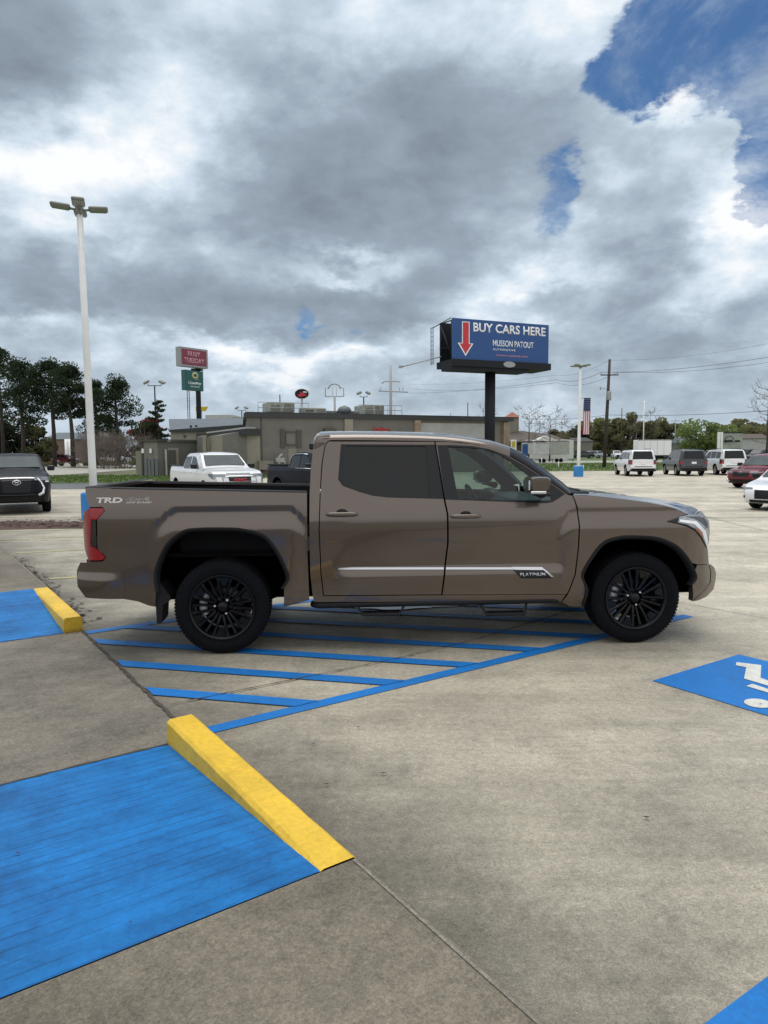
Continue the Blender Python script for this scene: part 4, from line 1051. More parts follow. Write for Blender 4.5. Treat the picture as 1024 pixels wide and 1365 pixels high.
# A pillars (black) + windscreen
AP_o = tr([(660, 590), (680, 596.2), (696, 604), (716, 617.6), (739.4, 635.8), (752, 646), (762, 655.5)], lambda x, z: Wcab(x, z) - .10)
AP_i = tr([(650, 597.4), (676, 605.6), (700, 619.6), (730, 639.6), (757, 659)], Wcab)
for s_ in (-1, 1):
    mb = MB(); rows = []
    ai = [AP_i[0]] + list(AP_i); 
    xs_o = np.array([p[0] for p in AP_o]); zs_o = np.array([p[1] for p in AP_o]); xs_i = np.array([p[0] for p in AP_i]); zs_i = np.array([p[1] for p in AP_i])
    for k in range(16):
        t = k / 15; uo = np.interp(t, np.linspace(0, 1, len(xs_o)), xs_o); vo = np.interp(t, np.linspace(0, 1, len(xs_o)), zs_o)
        ui = np.interp(t, np.linspace(0, 1, len(xs_i)), xs_i); vi = np.interp(t, np.linspace(0, 1, len(xs_i)), zs_i)
        wi = Wcab(ui, vi) - .001; wo = Wcab(uo, vo) - .10
        rows.append([(ui, s_ * (wi - .05), vi - .02), (ui, s_ * wi, vi), ((ui * .6 + uo * .4), s_ * (wi * .6 + wo * .4 + .025), vi * .6 + vo * .4), (uo, s_ * wo, vo), (uo - .03, s_ * (wo - .06), vo - .03)])
    mb.loft(rows, True); mb.build('windscreen_pillar', M['trim_black'], truck, recalc=False)
mb = MB(); rows = []
for (x, z) in AP_o:
    w = Wcab(x, z) - .10; rows.append([(x + .16 * (1 - (y / w) ** 2) * (0.35 + .65 * (1.9 - z) / .6), y, z + .02 * (1 - (y / w) ** 2)) for y in np.linspace(-w, w, 13)])
mb.loft(rows, True); mb.build('windscreen', M['shield_glass'], truck)
(xb0, zb0), (xb1, zb1) = tr([(419.5, 590), (413.5, 659)], lambda x, z: Wcab(x, z) - .03)
mb = MB(); wt, wb_ = .74, .90
def bw(x0, x1, y, z): return (x0 + (xb0 - xb1) * (z - zb1) / (zb0 - zb1), y, z)
zz = [.5, zb1, 1.46, 1.80, zb0 + .03]
for i in range(4):
    for (ya, yb) in ((-1, -.62), (-.62, .62), (.62, 1)):
        if i == 2 and ya == -.62: continue
        P = []
        for z, y in ((zz[i], ya), (zz[i], yb), (zz[i + 1], yb), (zz[i + 1], ya)):
            w = .93 if z < 1.36 else float(np.interp(z, [1.36, 1.9], [.92, .76])); x = xb1 + (max(z, zb1) - zb1) * (xb0 - xb1) / (zb0 - zb1)
            P.append((x, y * w if abs(y) > .9 else y, z))
        mb.add(P, [(0, 3, 2, 1)])
mb.build('cab_back', bp, truck)
mb = MB(); P = [(xb1 + (z - zb1) * (xb0 - xb1) / (zb0 - zb1) + .01, y, z) for z, y in ((1.46, -.62), (1.46, .62), (1.80, .62), (1.80, -.62))]
mb.add(P, [(0, 3, 2, 1)]); mb.build('rear_window', M['privacy_glass'], truck)
mb = MB(); mb.box((xb0 - .055, -.14, zb0 - .035), (xb0 + .03, .14, zb0 + .015), bev=.008); mb.build('brake_lamp', M['trim_black'], truck)
mb = MB(); mb.box((xb0 - .05, -.76, zb0 - .06), (xb0 + .01, -.71, zb0 + .0), bev=.01); mb.build('roof_bracket', M['trim_black'], truck)

# hood, cowl, grille, front bumper middle
FT = tr(top_f, Wfen); HT = tr([(764, 655.6), (787, 655.8), (830, 659.6), (872, 664.6), (902, 669.4), (923, 675), (937, 682), (943.6, 690)], lambda x, z: .62)
mb = MB(); rows = []
fx = np.array([p[0] for p in FT]); fz = np.array([p[1] for p in FT]); hx = np.array([p[0] for p in HT]); hz = np.array([p[1] for p in HT])
for k in range(15):
    t = k / 14
    a, b = float(np.interp(t, np.linspace(0, 1, len(fx)), fx)), float(np.interp(t, np.linspace(0, 1, len(fx)), fz))
    c, d = float(np.interp(t, np.linspace(0, 1, len(hx)), hx)), float(np.interp(t, np.linspace(0, 1, len(hx)), hz))
    w = Wfen(a, b) + .001
    pr = [(w, a, b), (w - .02, a + .1 * (c - a), b + .45 * (d - b)), (w - .07, a + .3 * (c - a), b + .8 * (d - b)), (.70, a + .7 * (c - a), d - .006), (.62, c - .01 * t, d), (.52, c - .03 * t, d - .004), (.44, c - .05 * t, d - .012), (.3, c - .06 * t, d - .006), (0, c - .07 * t, d)]
    rows.append([(x, -y, z) for y, x, z in pr] + [(x, y, z) for y, x, z in pr[::-1][1:]])
mb.loft(rows, True); mb.build('hood', bp, truck)
xg = float(hx[-1]) - .10; zg = float(hz[-1]) - .01
mb = MB(); rows = []
for z, dx in ((zg - .01, 0), (zg - .06, .04), (1.0, .075), (.80, .08), (.78, .02)):
    rows.append([(xg + dx - .16 * abs(y / .8) ** 3, y, z) for y in np.linspace(-.76, .76, 17)])
mb.loft(rows, True); mb.build('grille', M['trim_black'], truck)
for k in range(7):
    z = .84 + k * .055; mb = MB(); mb.tube([(xg + .085 - .16 * abs(y / .8) ** 3, y, z) for y in np.linspace(-.66, .66, 13)], .008, 6); mb.build('grille_bar', M['satin_chrome'] if k == 6 else M['black_plastic'], truck)
mb = MB(); rows = []
for z, dx in ((.80, .04), (.78, .12), (.66, .155), (.55, .14), (.45, .06)):
    rows.append([(xg + dx - .26 * abs(y / .84) ** 4, y, z) for y in np.linspace(-.80, .80, 19)])
mb.loft(rows, True); mb.build('front_bumper', bp, truck)
mb = MB(); zc = tr([(775, 656)], lambda x, z: .75)[0]
mb.box((zc[0] - .12, -.80, zc[1] - .05), (zc[0] + .06, .80, zc[1] + .006), bev=.01)
cw = mb.build('cowl', M['black_plastic'], truck)
for y_ in (-.35, .35):
    mb = MB(); mb.tube([(zc[0] + .02, y_ - .3, zc[1] + .012), (zc[0] - .02, y_, zc[1] + .03), (zc[0] - .05, y_ + .28, zc[1] + .05)], .008, 6); mb.build('wiper', M['trim_black'], truck)

# underbody
mb = MB(); mb.box((-.75, -.62, .42), (4.2, .62, .60)); mb.box((.9, -.80, .46), (3.0, .80, .56)); mb.tube([(0, -.85, TZ), (0, .85, TZ)], .07, 12); mb.tube([(WB, -.8, TZ - .02), (WB, .8, TZ - .02)], .05, 12)
mb.sphere((0, .1, TZ), .17); mb.tube([(-.9, .35, .38), (.6, .35, .36), (2.6, .25, .36)], .04, 10); mb.box((4.0, -.7, .40), (4.45, .7, .47))
mb.box((-.98, -.86, .56), (-.55, .86, .80)); mb.box((.55, -.86, .60), (.95, .86, .80)); mb.box((4.10, -.74, .46), (4.5, .74, .80))
for s_ in (-1, 1): mb.box((.95, min(s_ * .80, s_ * .93), .43), (2.95, max(s_ * .80, s_ * .93), .52))
for s_ in (-1, 1): mb.tube([(-.75, s_ * .5, .55), (-.2, s_ * .52, .36), (.2, s_ * .52, .36), (.75, s_ * .5, .52)], .03, 8)
mb.build('chassis', M['liner_black'], truck)

# interior: dashboard, seats, steering wheel
mb = MB(); mb.box((2.62, -.80, 1.02), (3.15, .80, 1.30), bev=.05); mb.sphere((2.66, .40, 1.30), (.10, .20, .06)); mb.build('dashboard', M['seat_leather'], truck)
def seat(x, y, w=.27):
    s = MB(); s.box((x - .05, y - w, .78), (x + .50, y + w, .96), bev=.05)
    mt = T3((x, y, .90), ry=R(-14)); s.box((-.10, -w + .01, 0), (.06, w - .01, .62), M4=mt, bev=.05)
    o = s.build('seat', M['seat_leather'], truck)
    h = MB(); mt2 = T3((x, y, .90), ry=R(-14)); h.box((-.07, -.14, .66), (.05, .14, .88), M4=mt2, bev=.04); h.tube([mt2 @ Vector((0, -.06, .58)), mt2 @ Vector((0, -.06, .7))], .008, 6); h.tube([mt2 @ Vector((0, .06, .58)), mt2 @ Vector((0, .06, .7))], .008, 6)
    h.build('headrest', M['seat_leather'], o)
seat(1.98, -.42); seat(1.98, .42); seat(1.12, -.45, .30); seat(1.12, .45, .30)
mb = MB(); th = R(62); cx_, cy_, cz_ = 2.50, .40, 1.22
ring = [Vector((cx_ - .19 * math.sin(t * PI / 12) * math.cos(th), cy_ + .19 * math.cos(t * PI / 12), cz_ + .19 * math.sin(t * PI / 12) * math.sin(th))) for t in range(25)]
mb.tube(ring, .016, 8, cap=False); mb.tube([ring[0], Vector((cx_, cy_, cz_)), ring[12]], .02, 8); mb.tube([Vector((cx_, cy_, cz_)), Vector((cx_ + .3, cy_, cz_ - .12))], .03, 8); mb.build('steering_wheel', M['seat_leather'], truck)
mb = MB(); mb.box((.95, -.84, .55), (3.1, .84, .62)); mb.build('cab_floor', M['liner_black'], truck)
mb = MB(); mb.box((2.86, -.13, 1.64), (2.89, .13, 1.71), bev=.01); mb.build('inner_mirror', M['trim_black'], truck)

# wheels
def tyre_mesh(Rr, w, rim, blocks=84):
    mb = MB(); h = w / 2
    prof = [(rim - .005, -h + .03), (rim + .008, -h + .012), (rim + .02, -h + .012), (rim + (Rr - rim) * .45, -h - .004), (Rr - .045, -h + .006), (Rr - .022, -h + .016), (Rr - .010, -h + .032), (Rr - .008, 0), (Rr - .010, h - .032), (Rr - .022, h - .016), (Rr - .045, h - .006), (rim + (Rr - rim) * .45, h + .004), (rim + .02, h - .012), (rim + .008, h - .012), (rim - .005, h - .03)]
    mb.lathe(prof, Matrix.Identity(4), 72)
    for k in range(blocks):
        a = 2 * PI * k / blocks; da = 2 * PI / blocks * .34
        for sgn in (-1, 1):
            vs = []
            for r in (Rr - .010, Rr - .0045):
                for (aa, yy) in ((a - da, sgn * (h - .022)), (a + da, sgn * (h - .022)), (a + da * .9 + .02, sgn * (h - .075)), (a - da * 1.1 + .02, sgn * (h - .075))): vs.append((r * math.cos(aa), yy, r * math.sin(aa)))
            for (aa, yy) in ((a - da, sgn * (h - .010)), (a + da, sgn * (h - .010))): vs.append(((Rr - .033) * math.cos(aa), yy, (Rr - .033) * math.sin(aa)))
            fs = [(4, 5, 6, 7), (0, 1, 5, 4), (1, 2, 6, 5), (2, 3, 7, 6), (3, 0, 4, 7), (4, 5, 9, 8), (0, 8, 4), (1, 5, 9), (0, 1, 9, 8)]
            mb.add(vs, fs)
        vs = []
        a2 = a + 2 * PI / blocks * .5
        for r in (Rr - .012, Rr):
            for (aa, yy) in ((a2 - da, -.05), (a2 + da, -.05), (a2 + da, .05), (a2 - da, .05)): vs.append((r * math.cos(aa), yy, r * math.sin(aa)))
        mb.add(vs, [(4, 5, 6, 7), (0, 1, 5, 4), (1, 2, 6, 5), (2, 3, 7, 6), (3, 0, 4, 7)])
    return mb
tyre_me = None
def truck_wheel(x, side, turn=0.0):
    global tyre_me
    hub = bpy.data.objects.new('wheel', None); COL.objects.link(hub); hub.parent = truck; hub.location = (x, side * .855, TZ); hub.rotation_euler = (0, turn, 0)
    hub.empty_display_size = .2
    Rr, w, rim = .415, .285, .284
    if tyre_me is None: tyre_me = tyre_mesh(Rr, w, rim).mesh('tyre'); tyre_me.materials.append(M['tire'])
    link('tyre', tyre_me, hub)
    s = side; face = s * (w / 2 - .008)
    mb = MB()
    prof = [(rim + .002, face + s * .004), (rim - .008, face + s * .006), (rim - .018, face - s * .004), (rim - .028, face - s * .03), (rim - .04, face - s * .10), (rim - .045, -s * .10), (rim - .0, -s * .13)]
    mb.lathe(prof, Matrix.Identity(4), 64)
    NS = 6
    for k in range(NS):
        base = 2 * PI * k / NS + R(30)
        for q in (-1, 1):
            a0 = base + q * R(7); a1 = base + q * R(13.5)
            p0 = Vector((.070 * math.cos(a0), 0, .070 * math.sin(a0))); p1 = Vector(((rim - .016) * math.cos(a1), 0, (rim - .016) * math.sin(a1)))
            d = (p1 - p0).normalized(); t = Vector((-d.z, 0, d.x)); rows = []
            for u in (0, .35, .7, 1.0):
                c = p0 + (p1 - p0) * u; c.y = face - s * (.034 - .022 * u ** .7) - s * .0; hw = .0135 - .001 * u + (.006 * u ** 4); dep = .045
                rows.append([c + t * hw - Vector((0, s * dep, 0)), c + t * hw * 1.0 - Vector((0, s * .008, 0)), c + t * hw * .55, c - t * hw * .55, c - t * hw - Vector((0, s * .008, 0)), c - t * hw - Vector((0, s * dep, 0))])
            mb.loft(rows, False)
        # thin single spoke, set back, between two pairs
        a3 = base + R(30); p0 = Vector((.085 * math.cos(a3), face - s * .05, .085 * math.sin(a3))); p1 = Vector(((rim - .02) * math.cos(a3), face - s * .028, (rim - .02) * math.sin(a3))); d = (p1 - p0).normalized(); t = Vector((-d.z, 0, d.x)).normalized(); rows = []
        for u in (0, .5, 1.0):
            c = p0.lerp(p1, u); hw = .010 + .005 * u; rows.append([c + t * hw - Vector((0, s * .03, 0)), c + t * hw * .7, c - t * hw * .7, c - t * hw - Vector((0, s * .03, 0))])
        mb.loft(rows, False)
        # web between the pair near the rim
        a = base; c = Vector(((rim - .045) * math.cos(a), face - s * .020, (rim - .045) * math.sin(a))); d = Vector((math.cos(a), 0, math.sin(a))); t = Vector((-d.z, 0, d.x))
        P = [c - d * .05 - t * .018, c - d * .05 + t * .018, c + d * .03 + t * .048, c + d * .03 - t * .048]
        mb.add(P + [p - Vector((0, s * .03, 0)) for p in P], [(0, 1, 2, 3), (0, 4, 5, 1), (1, 5, 6, 2), (3, 7, 4, 0)])
    mb.lathe([(.0, face - s * .018), (.036, face - s * .018), (.042, face - s * .024), (.046, face - s * .045), (.085, face - s * .05), (.092, face - s * .07), (.092, face - s * .10)], Matrix.Identity(4), 40)
    rm = mb.build('rim', M['rim_black'], hub, recalc=True)
    for k in range(6):
        a = 2 * PI * k / 6; l = MB(); l.lathe([(0, face - s * .028), (.009, face - s * .028), (.011, face - s * .034), (.011, face - s * .06)], Matrix.Translation((.068 * math.cos(a), 0, .068 * math.sin(a))), 8); l.build('lug_nut', M['satin_chrome'] if k % 2 else M['rim_black'], rm, recalc=True)
    mb = MB(); mb.lathe([(.10, face - s * .105), (.185, face - s * .105), (.187, face - s * .115), (.185, face - s * .135), (.10, face - s * .135)], Matrix.Identity(4), 48); mb.build('brake_disc', M['disc_steel'], hub, recalc=True)
    mb = MB(); rows = []
    for k in range(9):
        a = PI - R(32) + R(64) * k / 8; rows.append([(r * math.cos(a), face - s * yy, r * math.sin(a)) for r, yy in ((.145, .08), (.20, .075), (.215, .10), (.21, .15), (.14, .15))])
    mb.loft(rows, True, True); cl = mb.build('brake_caliper', M['caliper_grey'], hub, recalc=True)
    for k, a in enumerate((PI - R(20), PI, PI + R(20))):
        p = MB(); p.lathe([(0, face - s * .068), (.017, face - s * .068), (.02, face - s * .078), (.02, face - s * .09)], Matrix.Translation((.178 * math.cos(a), 0, .178 * math.sin(a))), 12); p.build('piston_boss', M['caliper_grey'], cl, recalc=True)
for x_ in (0, WB):
    for s_ in (-1, 1): truck_wheel(x_, s_, R(17 if x_ else 5))

# ================================================================== OTHER VEHICLES
def arc_pts(cx, cz, r, n=9):
    return [(cx - r * math.cos(PI * i / n), max(.0, cz + r * math.sin(PI * i / n))) for i in range(n + 1)]
SPECS = {
 # top: outline from the rear bottom, over the roof, to the front bottom; belt: height where the glass starts
 'suv': dict(L0=-1.55, L1=1.48, hw=1.01, r=.40, belt=1.22, roof=1.93, gl=.80, bot=.42,
   top=[(-2.66, .45), (-2.72, .60), (-2.72, .78), (-2.64, .86), (-2.62, 1.20), (-2.50, 1.70), (-2.40, 1.87), (-2.20, 1.925), (-1.2, 1.95), (0.0, 1.93), (.35, 1.88), (1.12, 1.27), (1.30, 1.22), (2.20, 1.13), (2.46, 1.02), (2.55, .86), (2.58, .58), (2.50, .36), (2.35, .32)],
   wins=[[(-2.38, 1.28), (-2.30, 1.76), (-1.52, 1.79), (-1.50, 1.28)], [(-1.42, 1.28), (-1.44, 1.79), (-.48, 1.80), (-.50, 1.28)], [(-.42, 1.28), (-.40, 1.80), (.10, 1.78), (.85, 1.30), (.85, 1.28)]],
   rear=(4, 6), front=(10, 11), hood=(12, 14)),
 'crossover': dict(L0=-1.32, L1=1.36, hw=.93, r=.36, belt=1.05, roof=1.68, gl=.78, bot=.30,
   top=[(-2.20, .36), (-2.28, .55), (-2.28, .76), (-2.22, .84), (-2.16, 1.08), (-1.88, 1.50), (-1.75, 1.63), (-1.40, 1.67), (-.5, 1.69), (.1, 1.65), (.42, 1.57), (1.22, 1.08), (1.36, 1.02), (2.02, .93), (2.26, .82), (2.34, .66), (2.34, .42), (2.26, .28), (2.15, .25)],
   wins=[[(-1.75, 1.12), (-1.55, 1.46), (-1.30, 1.54), (-.95, 1.56), (-.92, 1.10)], [(-.84, 1.10), (-.86, 1.57), (-.02, 1.57), (-.04, 1.08)], [(.04, 1.08), (.06, 1.56), (.32, 1.52), (.98, 1.10), (.98, 1.08)]],
   rear=(4, 5), front=(10, 11), hood=(12, 14)),
 'sedan': dict(L0=-1.40, L1=1.42, hw=.92, r=.335, belt=.93, roof=1.45, gl=.76, bot=.24,
   top=[(-2.22, .32), (-2.34, .48), (-2.36, .82), (-2.28, 1.02), (-1.85, 1.05), (-1.55, 1.14), (-.98, 1.38), (-.55, 1.44), (.0, 1.45), (.30, 1.42), (.62, 1.32), (1.30, .98), (1.42, .93), (2.10, .80), (2.34, .70), (2.42, .56), (2.42, .36), (2.34, .24), (2.2, .22)],
   wins=[[(-1.35, 1.02), (-1.0, 1.27), (-.62, 1.34), (-.28, 1.36), (-.26, .98)], [(-.18, .98), (-.18, 1.36), (.26, 1.34), (.50, 1.26), (1.04, .96)]],
   rear=(5, 6), front=(10, 11), hood=(12, 14)),
 'pickup': dict(L0=-1.85, L1=1.90, hw=1.01, r=.41, belt=1.32, roof=1.92, gl=.78, bot=.45,
   top=[(-2.96, .52), (-3.02, .58), (-3.02, .76), (-2.94, .84), (-2.96, 1.40), (-2.9, 1.44), (-1.02, 1.44), (-1.00, 1.46), (-.88, 1.80), (-.80, 1.885), (-.6, 1.91), (.1, 1.92), (.55, 1.89), (.78, 1.83), (1.38, 1.42), (1.50, 1.37), (2.50, 1.26), (2.74, 1.12), (2.82, .98), (2.86, .62), (2.76, .40), (2.60, .36)],
   wins=[[(-.84, 1.38), (-.78, 1.78), (-.05, 1.80), (.0, 1.34), (-.74, 1.34)], [(.08, 1.34), (.06, 1.80), (.42, 1.78), (.60, 1.70), (1.14, 1.36), (1.14, 1.34)]],
   rear=(7, 8), front=(13, 14), hood=(15, 17)),
}
def strip_on(mb, pts, Wf, frac, off, n=6, crown=0.0, wmax=None, trim=0.0):
    """sheet lying on the outline pts, spanning frac of the width, lifted by off along the outline normal"""
    rows = []
    m = len(pts)
    for i, p in enumerate(pts):
        a = Vector(pts[max(0, i - 1)]); b = Vector(pts[min(m - 1, i + 1)]); d = (b - a).normalized(); nn = Vector((-d.y, d.x))
        q = Vector(p) + nn * off; w = (Wf(*p) if wmax is None else wmax) * frac
        rows.append([(q.x, y, q.y) for y in np.linspace(w, -w, n + 1)])
    mb.loft(rows, True); return mb
_wheel_cache = {}
def vehicle(kind, paint, label, cat, loc, heading, group=None, detail=1, name=None, grille='black', glassm='car_glass', rim='rim_silver', tire_col='tire', extras=None, lower=None):
    S = SPECS[kind]; hw = S['hw']; belt, roof, glw = S['belt'], S['roof'], S['gl']; top = S['top']; xf = top[-3][0]; xr = top[1][0]
    t = thing(name or cat.replace(' ', '_'), label, cat, loc, heading, group)
    P = M[paint] if isinstance(paint, str) else paint
    bz = [S['bot'] - .1, S['bot'] + .15, S['bot'] + .38, belt - .14, belt, roof]; bw_ = [hw * .93, hw * .985, hw, hw * .99, hw * .955, glw]
    topc = top[1:-1]
    def Wraw(x, z):
        w = float(np.interp(z, bz, bw_))
        tf = max(0, (x - (xf - .75)) / .75); w -= .17 * tf ** 2.6 * (1 if z < belt + .05 else .6)
        trr = max(0, ((xr + .45) - x) / .45); w -= .06 * trr ** 2.2
        if z > belt: w -= .03 * sst(x, .2, 1.3)
        return w
    def W(x, z):
        w = Wraw(x, z); d = polydist((x, z), topc, False)
        if d < .09: w -= .06 * (1 - d / .09) ** 2
        return w
    r = S['r']; ar = r + (.15 if kind == 'pickup' else .10 if kind == 'suv' else .07); xa, xb = S['L0'], S['L1']; bot = S['bot'] - .05
    # closed side outline, clockwise from rear bottom
    out = list(top)
    zb = max(bot, .25)
    a2 = [p for p in arc_pts(xb, r, ar)][::-1]; a1 = [p for p in arc_pts(xa, r, ar)][::-1]
    out += [(xb + math.sqrt(max(.01, ar * ar - (zb - r) ** 2)), zb)] + [p for p in a2 if p[1] > zb + .04] + [(xb - math.sqrt(max(.01, ar * ar - (zb - r) ** 2)), zb)]
    out += [(xa + math.sqrt(max(.01, ar * ar - (zb - r) ** 2)), zb)] + [p for p in a1 if p[1] > zb + .04] + [(xa - math.sqrt(max(.01, ar * ar - (zb - r) ** 2)), zb)]
    step = .09 if detail else .2
    b = MB()
    for sd_ in (-1, 1): panel(b, out, W, sd_, step, .02, flange=False)
    # arch lips and skin across the car
    n = 10 if detail else 4
    rows = []
    for i, (x, z) in enumerate(resample(top, .18)[:-int(round(math.hypot(top[0][0] - top[-1][0], top[0][1] - top[-1][1]) / .18))] + [top[-1]]):
        w = W(x, z); cx = .10 if x > xf - .5 else (-.04 if x < xr + .4 else 0); rows.append([(x + cx * (1 - (y / w) ** 2) * (1 if z < belt + .1 else .4) * (-1 if False else 1), y, z + (.035 * (1 - (y / w) ** 2) if (z > belt and abs(x) < xf - .3) else 0)) for y in np.linspace(w, -w, n + 1)])
    if kind == 'pickup':
        # open bed: split the skin where the bed is
        seg = [[], []]
        for rw in rows:
            x0 = rw[0][0]; z0 = rw[0][2]
            if x0 < -2.86 and z0 < 1.45: seg[0].append(rw)
            elif x0 > -1.06: seg[1].append(rw)
        for sg in seg:
            if len(sg) > 1: b.loft(sg, True)
    else: b.loft(rows, True)
    body = b.build('body', P, t)
    if kind == 'pickup':
        mb = MB()
        for s_ in (-1, 1):
            y0, y1 = sorted((s_ * .86, s_ * .97)); mb.box((-2.92, y0, 1.425), (-1.02, y1, 1.462), bev=.01)
            y0, y1 = sorted((s_ * .84, s_ * .87)); mb.box((-2.90, y0, .95), (-1.04, y1, 1.43))
        mb.box((-2.90, -.86, .9), (-1.0, .86, .96)); mb.box((-1.06, -.86, .95), (-1.0, .86, 1.43)); mb.box((-2.94, -.87, .96), (-2.88, .87, 1.45)); mb.build('bed', M['black_plastic'], t)
    # floor and wells
    mb = MB(); mb.box((xr + .12, -hw * .62, zb - .02), (xf - .15, hw * .62, belt - .3)); mb.box((xa + ar + .02, -hw * .9, zb - .01), (xb - ar - .02, hw * .9, belt - .3)); mb.box((xr + .15, -hw * .85, zb), (xa - ar - .02, hw * .85, belt - .35)); mb.box((xb + ar + .01, -hw * .78, zb), (xf - .12, hw * .78, belt - .35)); mb.build('underbody', M['liner_black'], t)
    gm = M[glassm]
    for wn in S['wins']:
        for s_ in (-1, 1):
            mb = MB(); panel(mb, wn, Wraw, s_, .2, .01, off=.006, flange=False); mb.build('window', M['car_glass'], t)
    f0, f1 = S['front']; pa, pb = Vector(top[f0]), Vector(top[f1])
    mb = MB(); strip_on(mb, [tuple(pa + (pb - pa) * u) for u in (.06, .35, .65, .94)], W, .90, .045, crown=.02); mb.build('windscreen', gm, t)
    r0, r1 = S['rear']; seg = top[r0:r1 + 1] if r1 > r0 + 1 else [tuple(Vector(top[r0]) + (Vector(top[r1]) - Vector(top[r0])) * u) for u in (.0, .33, .66, 1.0)]
    seg = [tuple(Vector(seg[0]) + (Vector(seg[1]) - Vector(seg[0])) * .12)] + list(seg[1:-1]) + [tuple(Vector(seg[-1]) + (Vector(seg[-2]) - Vector(seg[-1])) * .15)]
    mb = MB(); strip_on(mb, seg, W, .86, .03 if kind != 'pickup' else .012); mb.build('rear_window', M['car_glass'], t)
    # wheels
    key = (r, rim)
    if key not in _wheel_cache:
        tm = MB(); w = .25; tm.lathe([(r * .66, -w / 2 + .02), (r * .70, -w / 2), (r * .92, -w / 2), (r * .99, -w / 2 + .03), (r, 0), (r * .99, w / 2 - .03), (r * .92, w / 2), (r * .70, w / 2), (r * .66, w / 2 - .02)], Matrix.Identity(4), 28)
        me = tm.mesh('tyre'); me.materials.append(M['tire'])
        rm = MB()
        rm.lathe([(r * .68, .115), (r * .63, .118), (r * .60, .09), (r * .58, .02)], Matrix.Identity(4), 28); rm.lathe([(r * .68, -.115), (r * .63, -.118), (r * .60, -.09), (r * .58, -.02)], Matrix.Identity(4), 28)
        for sd_ in (-1, 1):
            rm.lathe([(0, sd_ * .10), (r * .15, sd_ * .10), (r * .18, sd_ * .07)], Matrix.Identity(4), 12)
            for k in range(6):
                a = 2 * PI * k / 6; d = Vector((math.cos(a), 0, math.sin(a))); q = Vector((-d.z, 0, d.x)); c0, c1 = d * r * .1, d * r * .63; o_ = Vector((0, sd_ * .10, 0))
                rm.add([c0 - q * .03 + o_, c0 + q * .03 + o_, c1 + q * .035 + o_, c1 - q * .035 + o_, c0 - q * .03 + o_ * .6, c0 + q * .03 + o_ * .6, c1 + q * .035 + o_ * .6, c1 - q * .035 + o_ * .6], [(0, 1, 2, 3), (0, 4, 5, 1), (1, 5, 6, 2), (3, 7, 4, 0)])
        me2 = rm.mesh('rim'); me2.materials.append(M[rim])
        dm = MB(); dm.lathe([(0, .03), (r * .6, .03), (r * .6, -.03), (0, -.03)], Matrix.Identity(4), 20); me3 = dm.mesh('brake_disc'); me3.materials.append(M['liner_black'])
        _wheel_cache[key] = (me, me2, me3)
    for x_ in (xa, xb):
        for s_ in (-1, 1):
            w = bpy.data.objects.new('wheel', _wheel_cache[key][0]); COL.objects.link(w); w.parent = t; w.location = (x_, s_ * (hw - .145), r)
            link('rim', _wheel_cache[key][1], w)
            if detail: link('brake_disc', _wheel_cache[key][2], w)
            if detail:
                mb = MB(); pp = [(xx, zz) for xx, zz in arc_pts(x_, r, ar + .002, 12)]
                rows = [[(xx, s_ * (W(xx, zz) - .003), zz), (xx, s_ * (W(xx, zz) - .24), zz)] for xx, zz in pp]; mb.loft(rows, True)
                mb.build('wheel_well', M['liner_black'], t)
    # lamps, grille, bumpers, mirrors, plate
    zl = belt - (.21 if kind == 'pickup' else .24)
    zfr = zl
    for s_ in (-1, 1):
        mb = MB()
        def prof(z0, z1, x0, x1, o=.012): return [(x0, z0), (x1, z0), (x1, z1), (x0, z1)]
        ins = .0
        # headlamp wraps from the side round to the front
        zc = zl; hh = .10 if kind in ('pickup', 'suv') else .045
        pts = []
        xs_front = float(np.interp(zc, [p[1] for p in top[::-1][:7]], [p[0] for p in top[::-1][:7]]))
        ys = [hw * .52, hw * .66, hw * .78, None, None]
        rows = []
        for k, (u) in enumerate((.50, .62, .74, .84, .90)):
            w = W(xs_front - .02, zc); y = s_ * hw * u; xx = xs_front + .10 * (1 - (y / w) ** 2) + .014 - (.0 if k < 4 else .03)
            rows.append([(xx, y, zc - hh * (.75 if k < 2 else 1)), (xx - .01, y, zc + hh * .8)])
        xs2 = xs_front - .32; rows.append([(xs_front - .10, s_ * (W(xs_front - .10, zc) + .012), zc - hh * .9), (xs_front - .10, s_ * (W(xs_front - .10, zc) + .010), zc + hh * .85)]); rows.append([(xs2, s_ * (W(xs2, zc) + .010), zc + hh * .2), (xs2, s_ * (W(xs2, zc) + .008), zc + hh * .9)])
        if s_ > 0: pass
        mb.loft(rows, False); mb.build('headlight', M['lens_clear'], t, recalc=False)
        # tail lamp
        zt = {'suv': 1.02, 'crossover': 1.0, 'sedan': .86, 'pickup': 1.14}[kind]; th = {'suv': .14, 'crossover': .15, 'sedan': .09, 'pickup': .22}[kind]
        tp = top[:7]
        def xrear(z): return float(np.interp(z, [p[1] for p in top[2:7]], [p[0] for p in top[2:7]]))
        rows = []
        for z in (zt - th, zt, zt + th):
            xe = xrear(z); w0 = W(xe, z); rows.append([(xe - .012 - .035 * (1 - .7), s_ * w0 * (.84 if kind == 'suv' else .80), z), (xe - .012, s_ * (w0 - .01), z), (xe + .02, s_ * (W(xe + .05, z) + .012), z), (xe + .20, s_ * (W(xe + .2, z) + .010), z)])
        mb = MB(); mb.loft(rows, True); tl_ = mb.build('taillight', M['lens_red'], t)
        if kind == 'suv' and detail:
            rows = [[(p[0] - .006, p[1] * 1.002, p[2] + th * 1.4) for p in rw] for rw in rows[:2]]; mb = MB(); mb.loft(rows, True); mb.build('lamp_housing', M['lens_dark'], tl_)
        # mirror
        mx = top[f1][0] - .35; mz = belt + .10
